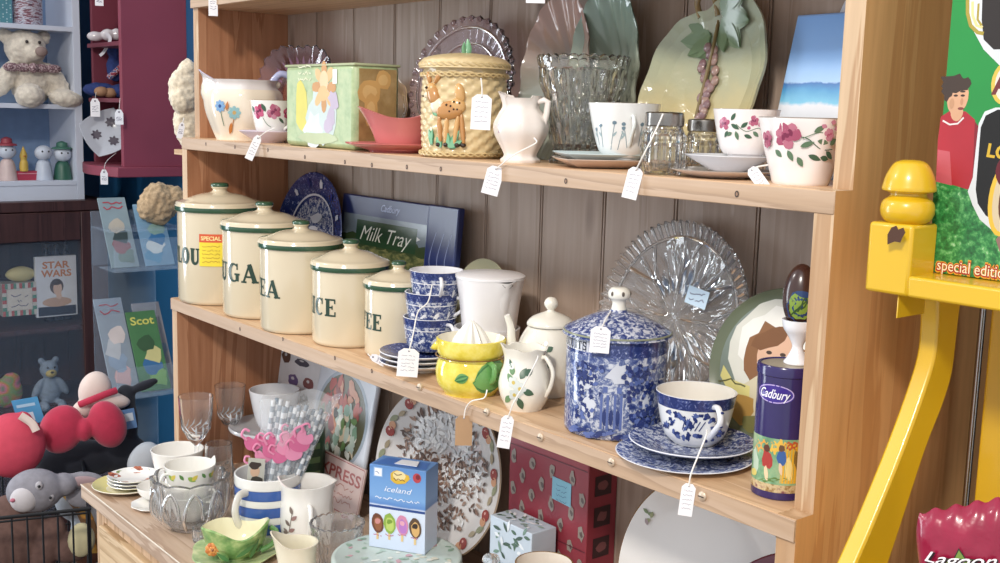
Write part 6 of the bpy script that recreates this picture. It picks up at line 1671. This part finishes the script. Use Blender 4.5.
def mag(label, u0, u1, v0, v1, dx, cols, title=None, lean=.5, tint='#84959c'):
    x = XM-.0+dx
    a, b = on(u0, v1, x=x), on(u1, v0, x=x); k = depth(a)/F
    t = thing('magazine', label, 'magazine', (x, (a.y+b.y)/2, a.z), pi/2, None); w, h = (b.y-a.y)/k, (b.z-a.z)/k/cos(lean)
    X = Matrix.Rotation(-lean, 4, 'X') @ Matrix.Shear('XZ', 4, (0, 0))
    mb = MB().box((-w/2, 0, 0), (w/2, 1.6, h), P(tint, .4))
    mb.build('pages', t, k, X=X)
    mb = MB(); M = flat_surf((0, 0, 0)); rr = random.Random(int(u0*7+v0))
    for i, c in enumerate(cols): mb.blob(M, rr.uniform(-w*.2, w*.2), h*(.15+.6*i/len(cols)), w*.3, h*.11, P(c, .4), rr.uniform(-.3, .3), 12, .25)
    if title and title != 'Scot':
        for q in range(2): mb.scribble(M, 0, h*(.92-.07*q), w*.7, P('#a8404c', .4), h*.05, 1.4, q+int(u0))
    elif title: mb.text(M, title, 0, h*.88, h*.10, P('#a8404c' if tint != '#4f7d4f' else '#d8d36a', .4), .02, w=w*.8)
    mb.build('cover', t, k, X=X)
mag('leaflet with a red title in the upper left pocket of the clear rack', 112, 138, 200, 268, -.03, ['#6a7c74', '#8a5a5c', '#3f4c4c', '#b0a89a'], 'ITALIA')
mag('leaflet with a blue sea picture in the upper right pocket of the clear rack', 146, 174, 206, 266, -.02, ['#5f96b8', '#c9d4d8', '#3f78a8', '#8fb0a8'], None, tint='#7ba0bc')
mag('pale pink leaflet in the lower left pocket of the clear rack', 112, 138, 304, 392, -.03, ['#c9a8a8', '#8fa0b4', '#b5b9be', '#d0c4c0'], 'Home', tint='#8f9aa6')
mag('green leaflet with a yellow title in the lower right pocket of the clear rack', 142, 170, 316, 392, -.015, ['#7fae5c', '#3f6f9c', '#d2c98a', '#3f5c3c'], 'Scot', tint='#4f7d4f')
mag('plain brown leaflet behind the green one in the clear rack', 150, 176, 308, 392, -.05, ['#8a7a78', '#75808c'], None, tint='#8f8a8c')

# ---- heap of soft toys in a wire basket
XH = -.42
REDP = P('#b52a48', .85, var=.08, scale=60, sheen=.3); BLKP = P('#1a1d28', .9, sheen=.2); CRMP = P('#d9c6bd', .9, var=.05); GRYP = P('#8c8a92', .9, var=.1, scale=100, bump=.3); BRNP = P('#6a5049', .9, var=.15, scale=90, bump=.3); WHTP = P('#c9cfd6', .9)
zfl = on(40, 620, x=XH).z
def TH_(name, label, cat, u, v, x): return TX(name, label, cat, u, v, x, None, facing(u))
k, t = TH_('plush_bow', 'big red plush bow of two lobes on top of the toy heap', 'soft toy', 85, 452, XH)
plush([((-21, 0, 25), (21, 14, 25), .35, 'Y'), ((22, 0, 27), (18, 14, 25), -.3, 'Y'), ((0, -4, 24), (8, 9, 12))], REDP, 'bow', t, k, 1.8)
k, t = TH_('plush_hat', 'cream soft hat with a red band behind the red plush bow', 'soft toy', 100, 412, XH-.05)
plush([((-4, 0, 22), (16, 13, 20), .2, 'Y'), ((6, 0, 12), (24, 15, 9), .15, 'Y'), ((-16, -2, 4), (10, 10, 9))], CRMP, 'hat', t, k, 1.8)
MB().tube(cr([(-19, -13, 12), (-8, -17, 17), (6, -16, 22), (16, -11, 24)], 6), 3.4, REDP, 10, flat=.6).build('band', t, k)
k, t = TH_('plush_toy', 'black soft toy with a long arm and white feet lying across the heap', 'soft toy', 100, 476, XH-.04)
plush([((-20, 10, 16), (42, 16, 20)), ((24, 10, 18), (24, 14, 20)), ((26, 12, 74), (10, 9, 16)), ((30, 12, 50), (8, 9, 26)), ((44, 10, 88), (16, 5, 5), -.35, 'Y')], BLKP, 'body', t, k, 2.2)
mb = MB().ball((42, -4, 14), (15, 12, 20), WHTP, 18, 12, X=Matrix.Rotation(.5, 4, 'Y')); mb.build('foot', t, k)
mb = MB(); M = flat_surf((26, -6, 58), (1, 0, .15), (-.15, 0, 1)); mb.prism([(-9, -10), (9, -10), (9, 10), (-9, 10)], M, .6, P('#5f86b8', .5)); mb.rect(M, -7, -2, 7, 6, P('#c9d4e0', .5)); mb.build('label_card', t, k)
k, t = TH_('plush_ball', 'round coral red soft toy at the left edge of the heap', 'soft toy', 16, 476, XH)
plush([((-2, 0, 32), (31, 22, 33)), ((8, 0, 54), (10, 8, 12))], P('#c9455a', .85, var=.06, scale=60), 'body', t, k, 2)
MB().tube(cr([(6, -16, 66), (16, -18, 58), (20, -20, 50)], 4), 4, CRMP, 8, flat=.5).build('ribbon', t, k)
k, t = TH_('tag_packet', 'bright blue card packet standing among the toys', 'packet', 29, 424, XH-.05)
mb = MB(); M = flat_surf((0, 0, 12), (1, 0, .12), (-.25, 0, 1)); mb.prism([(-12, -12), (12, -12), (12, 14), (-12, 14)], M, 1.5, P('#4f9ccc', .4)); mb.rect(M, -8, -9, 4, 0, P('#c9d9e6', .4)); mb.rect(M, -9, 6, 8, 9, P('#a8cfe6', .4)); mb.build('packet', t, k)
k, t = TH_('plush_rabbit', 'grey plush rabbit head with long ears resting on the wire basket', 'soft toy', 38, 512, XH+.10)
plush([((-2, -4, 24), (27, 18, 22)), ((24, 0, 26), (14, 12, 12)), ((44, 2, 28), (20, 5, 9), .12, 'Y'), ((40, 6, 8), (15, 5, 10), .3, 'Y')], GRYP, 'head', t, k, 1.7)
MB().ball((-12, -16, 20), (13, 9, 13), P('#c4bfc2', .9), 18, 12).build('muzzle', t, k)
for c in ((2, -21, 34), (12, -17, 20)): MB().ball(c, (3.6, 2.2, 4.4), P('#b0adb2', .9), 12, 8).build('eye', t, k)
for c in ((2, -23.4, 34), (12, -19.4, 20)): MB().ball(c, 1.5, P('#15151a', .3), 8, 6).build('pupil', t, k)
mb = MB().ball((44, -2, 28), (15, 2.4, 5.5), P('#a88f92', .9), 14, 8, X=Matrix.Rotation(.12, 4, 'Y')); mb.build('ear_lining', t, k)
MB().ball((-22, -22, 22), (2.6, 2, 2), P('#b5687a', .6), 10, 8).build('nose', t, k)
k, t = TH_('plush_toy', 'brown soft toy body hanging in the wire basket under the rabbit', 'soft toy', 16, 590, XH+.08)
plush([((-2, 0, 60), (32, 18, 40)), ((30, -4, 46), (16, 12, 30), .4, 'Y'), ((52, -6, 40), (20, 10, 16))], BRNP, 'body', t, k, 2)
MB().ball((62, -15, 50), (13, 7, 18), P('#c9c09a', .9), 16, 10).build('paw', t, k)
k, t = TH_('plush_toy', 'white soft toy with an orange striped scarf beside the counter corner', 'soft toy', 88, 560, XH+.02)
plush([((-4, 0, 66), (26, 16, 26)), ((6, -6, 30), (22, 14, 34)), ((16, -8, 66), (10, 8, 22), -.5, 'Y')], WHTP, 'body', t, k, 2)
SCF = mottle('striped_scarf', [(.42, '#7a5a3c'), (.48, '#c98a3c'), (.56, '#d9a64c')], 40, 0, .9)
MB().tube(cr([(-24, -14, 86), (-10, -20, 70), (-2, -22, 56), (4, -22, 36), (6, -22, 16)], 6), 7, SCF, 10, flat=.35).build('scarf', t, k)
MB().ball((0, -16, 20), (16, 8, 20), P('#7a4f3c', .9), 16, 10).build('bag', t, k)
mb = MB(); M = flat_surf((18, -21, 52), (.9, 0, -.3), (.3, 0, .9)); mb.prism([(-6, -12), (7, -12), (7, 12), (-6, 12)], M, .6, PAPER); mb.blob(M, 1, -5, 4, 4, P('#8a96a8', .5), wob=.3); mb.build('label_card', t, k)
# basket
p = on(30, 515, x=XH+.2); k = depth(p)/F
bk = thing('wire_basket', 'black wire basket in front of the soft toys at the lower left', 'basket', (p.x, p.y, p.z-.30), facing(30))
BW = P('#15171c', .45, .3); mb = MB(); hz = .30/k
Mx = lambda x, y, z: Vector((x, y, z))
for z_, r_ in ((hz, 2.0), (hz-4, 1.2), (hz*.45, 1.2), (2, 1.6)):
    mb.tube([(-90, 0, z_), (56, 0, z_), (56, 230, z_), (-90, 230, z_)], r_, BW, 8, closed=True)
for i in range(11):
    x = -88+i*14.2
    for y_ in (0, 230): mb.tube([(x, y_, 0), (x, y_, hz)], 1.0, BW, 6)
for i in range(16):
    for x in (-90, 56): mb.tube([(x, i*15, 0), (x, i*15, hz)], 1.0, BW, 6)
mb.box((-90, 0, 0), (56, 230, 2), BW)
tag_ = mb.build('wires', bk, k)
st_ = thing('low_table', 'dark low table carrying the wire basket', 'table', (p.x, p.y, FL), facing(30))
hh = p.z-.30-FL
mb = MB().box((-.26, -.04, hh-.03), (.22, .46, hh-.0005), DKW); mb.build('top', st_, bevel=.002)
for x in (-.24, .18):
    for y_ in (-.02, .42): MB().box((x, y_, 0), (x+.03, y_+.03, hh-.03), DKW).build('leg', st_)
# ================================================================ right of the dresser
YEL_ = P('#d6ac1c', .3, var=.05, scale=8, coat=.4, bump=.04)
X0, X1, YF = 1.235, 1.27, .014
zt, zb_ = on(869, 221, y=YF).z, on(867, 291, y=YF).z
ys = thing('yellow_stand', 'yellow painted wooden stand with turned finial, rail and curved leg at the right', 'stand', (1.36, .1, FL))
XY = Matrix.Translation((-1.36, -.1, -FL))
zb_ = on(915, 298.5, y=YF).z
mb = MB().box((X0, YF, zb_), (X1, YF+.034, zt), YEL_)
o = mb.build('post_block', ys, X=XY, bevel=.0025, sharp=30)
mb = MB(); mb.e0 = .0003; M = flat_surf((0, YF, 0))
cp = [on(u, v, y=YF) for u, v in [(894, 244), (894, 234), (898, 227), (903, 225), (905, 229), (910, 227), (912, 232), (909, 237), (907, 242), (901, 241)]]
mb.poly(M, [(q.x, q.z) for q in cp], P('#4a2c1c', .7)); mb.build('chipped_paint', o, X=XY)
kf = depth(((X0+X1)/2, YF+.017, zt))/F
prof = [(0, 0)]+sm([(19, 0), (24, 5), (26, 13), (24, 21), (18, 26), (17, 29)], 5)+[(20, 30), (25.5, 32), (26, 34)]+sm([(25.5, 36), (23, 46), (18, 56), (14, 60), (8, 62)], 5)+[(0, 62.4)]
mb = MB().lathe(prof, YEL_, 64); mb.build('finial', ys, kf, X=XY @ Matrix.Translation(((X0+X1)/2+.002, YF+.017, zt)), sharp=35)
zrt, zrb = on(915, 277, y=YF).z, on(915, 298.5, y=YF).z
mb = MB().box((X1-.001, YF, zrb), (1.62, .20, zrt), YEL_); mb.build('rail_shelf', ys, X=XY, bevel=.002, sharp=30)
XL = 1.263
Lr = [on(u, v, x=XL) for u, v in [(938, 296), (937, 330), (934, 358), (924, 392), (903, 450), (873, 524), (856, 563), (832, 620), (812, 690)]]
Rr = [on(u, v, x=XL) for u, v in [(962, 300), (958, 330), (953, 372), (943, 406), (926, 450), (902, 524), (889, 563), (870, 620), (852, 690)]]
a = cr([(0, q.y, q.z) for q in Lr], 4); b = cr([(0, q.y, q.z) for q in Rr], 4)
ring = a+b[::-1]; n = len(ring); m_ = len(a)
mb = MB(); vs = [(XL, q.y, q.z) for q in ring]+[(1.2485, q.y, q.z) for q in ring]
fs = []
for i in range(m_-1): fs += [(i, i+1, n-2-i, n-1-i), (n+n-1-i, n+n-2-i, n+i+1, n+i)]
for i in range(n):
    j = (i+1) % n; fs.append((i, n+i, n+j, j))
mb.add(vs, fs, YEL_)
q0, q1 = on(897, 302, y=YF+.004), on(912, 321, y=YF+.004)
mb.build('curved_leg', ys, X=XY, bevel=.002, sharp=30)
MB().box((q0.x, YF+.004, q1.z), (XL-.002, YF+.04, zrb), YEL_).build('corbel', ys, X=XY, bevel=.003, sharp=30)
mb = MB().box((1.262, .150, FL), (1.33, .182, zrb), YEL_); mb.build('back_leg', ys, X=XY, bevel=.002)
zlow = on(950, 700, y=-.02).z
mb = MB().box((1.27, -.10, zlow-.02), (1.62, .16, zlow), YEL_); mb.build('lower_shelf', ys, X=XY, bevel=.002)
mb = MB().box((1.57, .0, FL), (1.61, .03, zrb), YEL_); mb.box((1.57, .15, FL), (1.61, .18, zrb), YEL_); 
for nm, y_ in (('side_leg', .0), ('side_leg', .15)): MB().box((1.575, y_, FL), (1.61, y_+.032, zrb), YEL_).build(nm, ys, X=XY, bevel=.002)
p = Rr[-1]
MB().box((1.2485, Lr[-1].y, FL), (XL, Lr[-1].y+.036, Lr[-1].z+.002), YEL_).build('front_leg', ys, X=XY, bevel=.002)

# football gift box
YB = .048
l0, l1 = on(929, 278, y=YB), on(929, 0, y=YB)
BX0, BX1, BH = l0.x, 1.56, .36
t = thing('football_box', 'tall green and red football gift box standing on the yellow rail', 'gift box', ((BX0+BX1)/2, YB+.06, zrt+.0003))
XF = Matrix.Translation((-(BX0+BX1)/2, -(YB+.06), -zrt))
GRS = mottle('grass_print', [(.3, '#164a24'), (.5, '#2b7a3c'), (.62, '#57a05a'), (.75, '#a8cfa0')], 260, 5, .3)
GRN_ = P('#23843c', .3, var=.1, scale=14)
MB().box((BX0, YB, zrt), (BX1, YB+.12, zrt+BH), P('#1c6a32', .35)).build('carton', t, X=XF, bevel=.0006)
mb = MB(); mb.e0 = .0002; mb.de = .000012; M = flat_surf((0, YB, 0))
def U(u, v): q = on(u, v, y=YB); return (q.x, q.z)
def UP(l): return [U(u, v) if u < 1060 else (BX1-.03, U(1003, v-5)[1]) for u, v in l]
x_, z_ = U(929, 278)
mb.rect(M, BX0+.0004, zrt+.0004, BX1-.0004, zrt+BH-.001, GRN_)
sk = [U(931, 283), U(1040, 296)]
gz = U(950, 190)[1]; mb.poly(M, [(BX0+.0004, zrt+.0006), (BX1-.0004, zrt+.0006), (BX1-.0004, gz+.02), (BX1-.08, gz+.004), U(985, 180), U(950, 190), U(934, 178)], GRS)
RD, RD2, RD3 = P('#a3242f', .35), P('#7d1c28', .35), P('#b5525a', .35)
mb.poly(M, UP([(936, 182), (938, 140), (941, 117), (952, 110), (966, 112), (975, 120), (980, 150), (978, 178), (968, 190), (955, 186)]), RD)
mb.poly(M, UP([(975, 122), (985, 135), (986, 190), (972, 190)]), RD2)
mb.poly(M, UP([(936, 182), (938, 150), (950, 152), (952, 186)]), RD3)
SKN = P('#c99a78', .4); HRB = P('#3a2a20', .5)
c = U(958, 103); 
hx = lambda u, v, a, b, m, an=0, n=16, w=0: (lambda q: mb.blob(M, q[0], q[1], a*.00068, b*.00075, m, an, n, w))(U(u, v))
hx(957, 112, 7, 9, SKN); hx(958, 98, 11.5, 16, SKN, -.15); hx(955, 84, 15, 9, HRB, -.1, 14, .25); hx(948, 92, 6, 9, HRB, 0, 12, .3); hx(966, 84, 6, 6, HRB, 0, 10, .3)
for (u, v) in ((956, 96), (963, 96)): hx(u, v, 2.4, 1.1, P('#3f2b22', .4)); hx(u, v-4, 3, .9, HRB)
hx(962, 102, 1.6, 3.4, P('#b58464', .4)); hx(961, 109, 3.4, 1.3, P('#7a3a34', .4)); hx(952, 104, 2.6, 5, P('#b88a68', .4))
mb.stroke(M, UP([(943, 121), (950, 125), (958, 124), (964, 118)]), .0012, P('#d8cfcc', .4))
WHB = P('#cfd2d4', .35)
mb.poly(M, UP([(968, 192), (973, 178), (976, 150), (979, 124), (985, 112), (996, 108), (1060, 109), (1060, 240), (1010, 238), (994, 232), (980, 220), (973, 206)][::-1])[::-1], WHB)
BLK = P('#15120f', .25)
mb.poly(M, UP([(976, 190), (981, 128), (986, 116), (998, 110), (1060, 112), (1060, 232), (1006, 228), (986, 216), (978, 204)]), BLK)
mb.poly(M, UP([(996, 240), (1006, 228), (1014, 226), (1060, 236), (1060, 262), (1014, 258), (1000, 252)]), P('#8a6a62', .4))
hx(1004, 200, 16, 34, P('#d9b23c', .35), -.05, 24); hx(1005, 200, 12.5, 30, P('#c9b898', .35), -.05, 24); hx(1007, 200, 8, 22, P('#5c3524', .35), -.05, 18)
mb.text(M, 'LO', *U(999, 152), .009, P('#c9a42c', .4), .03, ang=-.1)
mb.blob(M, *U(1010, 172), .010, .012, P('#5e1620', .35), 0, 16)
mb.poly(M, UP([(966, -40), (968, 8), (972, 28), (984, 50), (1000, 66), (1060, 74), (1060, -40)][::-1])[::-1], WHB)
mb.poly(M, UP([(984, -40), (982, 20), (984, 40), (994, 50), (1060, 54), (1060, -40)]), P('#2a2320', .3))
GLD = P('#b5a04c', .25, .5)
mb.stroke(M, UP([(968, 0), (968, 14), (971, 26), (978, 33), (984, 34)]), .0026, GLD); mb.stroke(M, UP([(973, 2), (973, 16), (977, 26), (983, 28)]), .002, P('#d9c98a', .3)); mb.stroke(M, UP([(979, 4), (978, 20), (982, 26)]), .0016, GLD)
hx(1005, 84, 14, 19, P('#c9b04c', .35), 0, 20); hx(1006, 84, 11, 16, P('#d2cbbd', .35), 0, 20); mb.text(M, 'A', *U(1003, 84), .014, P('#6a2a2c', .4), .03)
q0, q1 = U(937, 264), U(1012, 274.5)
ang = math.atan2(q1[1]-q0[1], q1[0]-q0[0]); cx, cz = (q0[0]+q1[0])/2, (q0[1]+q1[1])/2
mb.text(M, 'special edition', cx, cz, .0098, P('#d9992c', .4), .075, w=math.hypot(q1[0]-q0[0], q1[1]-q0[1])*1.03)
mb.text(M, 'special edition', cx, cz, .0088, P('#a52c2a', .4), .045, w=math.hypot(q1[0]-q0[0], q1[1]-q0[1])*1.01)
mb.text(M, 'special edition', cx, cz, .0078, P('#efe3c0', .4), .0, w=math.hypot(q1[0]-q0[0], q1[1]-q0[1])*.98)
mb.build('front_print', t, X=XF)

# pink crinkled bag
pb = on(985, 575, y=-.05); k = depth(pb)/F
zl = zlow
t = thing('pink_bag', 'glossy crinkled pink bag with white lettering at the lower right corner', 'bag', (pb.x, pb.y, zl+.0005), facing(985))
BG = P('#8e0c34', .3, var=.12, scale=60, coat=.3, bump=.7)
h0 = (pb.z-zl)/k
Hh = h0+78
mb = MB(); nu, nv = 44, 44; vs = []; fs = []
def bagp(s, q, side):
    W = 62+4*sin(q*9); x = s*W; z = q*Hh+(10*s*max(0, q-.6)/.4)*1.4
    if q > .8: z += -9*max(0, -s)*(q-.8)/.2*1.2+2.4*sin(s*22)*(q-.8)/.2
    env = max(0, (1-abs(s)**3))**.5*max(0, 1-abs(2*q-1)**4)**.5
    d = 24*env+3*noise.noise((s*4, q*7, side*3))*env+1.6*noise.noise((s*11, q*17, side))*env
    x -= 7*max(0, -s)*max(0, q-.7)
    return Vector((x, -side*d, z))
for side_ in (1, -1):
    o_ = len(vs)
    for j in range(nv+1):
        for i in range(nu+1): vs.append(bagp(i/nu*2-1, j/nv, side_))
    for j in range(nv):
        for i in range(nu):
            a_ = o_+j*(nu+1)+i; f_ = (a_, a_+1, a_+nu+2, a_+nu+1); fs.append(f_ if side_ == 1 else f_[::-1])
mb.add(vs, fs, BG); mb.build('bag', t, k)
mb = MB(); Mb = lambda x, y, e: (lambda v: Vector((v.x, v.y-e-4.6, v.z)))(bagp(x/62, y/Hh, 1))
inv = t.matrix_basis.inverted()
def loc(u, v): q = inv @ on(u, v, y=-.07); return (q.x/k, q.z/k)
c = loc(960, 556)
star = []
for i in range(10):
    a_ = pi/2+i*pi/5+.1; r_ = 17 if i % 2 == 0 else 8; star.append((c[0]+2+r_*cos(a_), c[1]-6+r_*sin(a_)))
def fan(pts, m): 
    e = mb._e(); cx = sum(p[0] for p in pts)/len(pts); cy = sum(p[1] for p in pts)/len(pts)
    mb.add([Mb(cx, cy, e)]+[Mb(x, y, e) for x, y in pts], [(0, 1+i, 1+(i+1) % len(pts)) for i in range(len(pts))], m)
fan([(c[0]+2+(x-c[0]-2)*1.15, c[1]-6+(y-c[1]+6)*1.15) for x, y in star], P('#2a2a1c', .4)); Mb0 = Mb; Mb = lambda x, y, e: Mb0(x, y, e+.3); fan(star, P('#6f8a3c', .4))
mb.text(lambda x, y, e: Mb(x, y, e+.6), 'Lagoon', c[0]+2, c[1]-1, 13, P('#2a1a1e', .4), .03, .5, ang=.06, w=65)
mb.text(lambda x, y, e: Mb(x, y, e+1.2), 'Lagoon', c[0]+1, c[1], 13, P('#f0eaec', .4), .004, .5, ang=.06, w=64)
mb.build('lettering', t, k)
# dark cupboard further back and chrome pole
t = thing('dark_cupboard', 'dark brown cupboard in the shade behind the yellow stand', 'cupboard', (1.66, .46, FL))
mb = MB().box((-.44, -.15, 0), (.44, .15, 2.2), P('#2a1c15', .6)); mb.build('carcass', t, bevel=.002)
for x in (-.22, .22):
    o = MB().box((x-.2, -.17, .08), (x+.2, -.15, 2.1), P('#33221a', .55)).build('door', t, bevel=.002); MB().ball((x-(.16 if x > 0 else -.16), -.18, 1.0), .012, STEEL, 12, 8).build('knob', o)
pz = on(965, 508, y=.215)
t = thing('pole', 'slim chrome pole in the gap behind the yellow stand', 'pole', (pz.x, .215, pz.z))
MB().lathe([(0, 0), (.0028, 0), (.0028, .22), (0, .22)], P('#b5b2ac', .2, 1), 16).build('tube', t)
MB().lathe([(0, .219), (.0045, .219), (.0045, .226), (0, .226)], P('#3a3632', .4), 16).build('cap', t)
# ================================================================ light
W_ = bpy.data.worlds.new('world'); S.world = W_; W_.use_nodes = True
bg = W_.node_tree.nodes['Background']; bg.inputs[0].default_value = (.9, .94, 1, 1); bg.inputs[1].default_value = 1.05
def area(name, loc, target, size, power, col):
    l = bpy.data.lights.new(name, 'AREA'); l.shape = 'RECTANGLE'; l.size, l.size_y = size; l.energy = power; l.color = col
    o = bpy.data.objects.new(name, l); COL.objects.link(o); o.location = loc
    o.rotation_euler = (Vector(target)-Vector(loc)).to_track_quat('-Z', 'Y').to_euler(); return o
area('assumed_ceiling_light', (2.2, -2.2, 1.95), (.9, .12, .1), (.3, .3), 70, (1, .93, .84))  # assumed lamp out of view, front right, inferred from shelf shadows
area('assumed_ceiling_light', (-.9, -1.9, 2.0), (.6, .15, .1), (.35, .35), 20, (1, .97, .94))  # assumed lamp out of view, front left, inferred from plate shadows
area('assumed_window_light', (-2.42, -2.1, .22), (.3, 0, .1), (.85, 2.3), 66, (.85, .93, 1))  # assumed unseen window: area lamp added to give the canisters white reflection streaks
S.view_settings.view_transform = 'Standard'; S.view_settings.look = 'None'; S.view_settings.exposure = 0; S.view_settings.gamma = 1
S.view_settings.use_curve_mapping = False
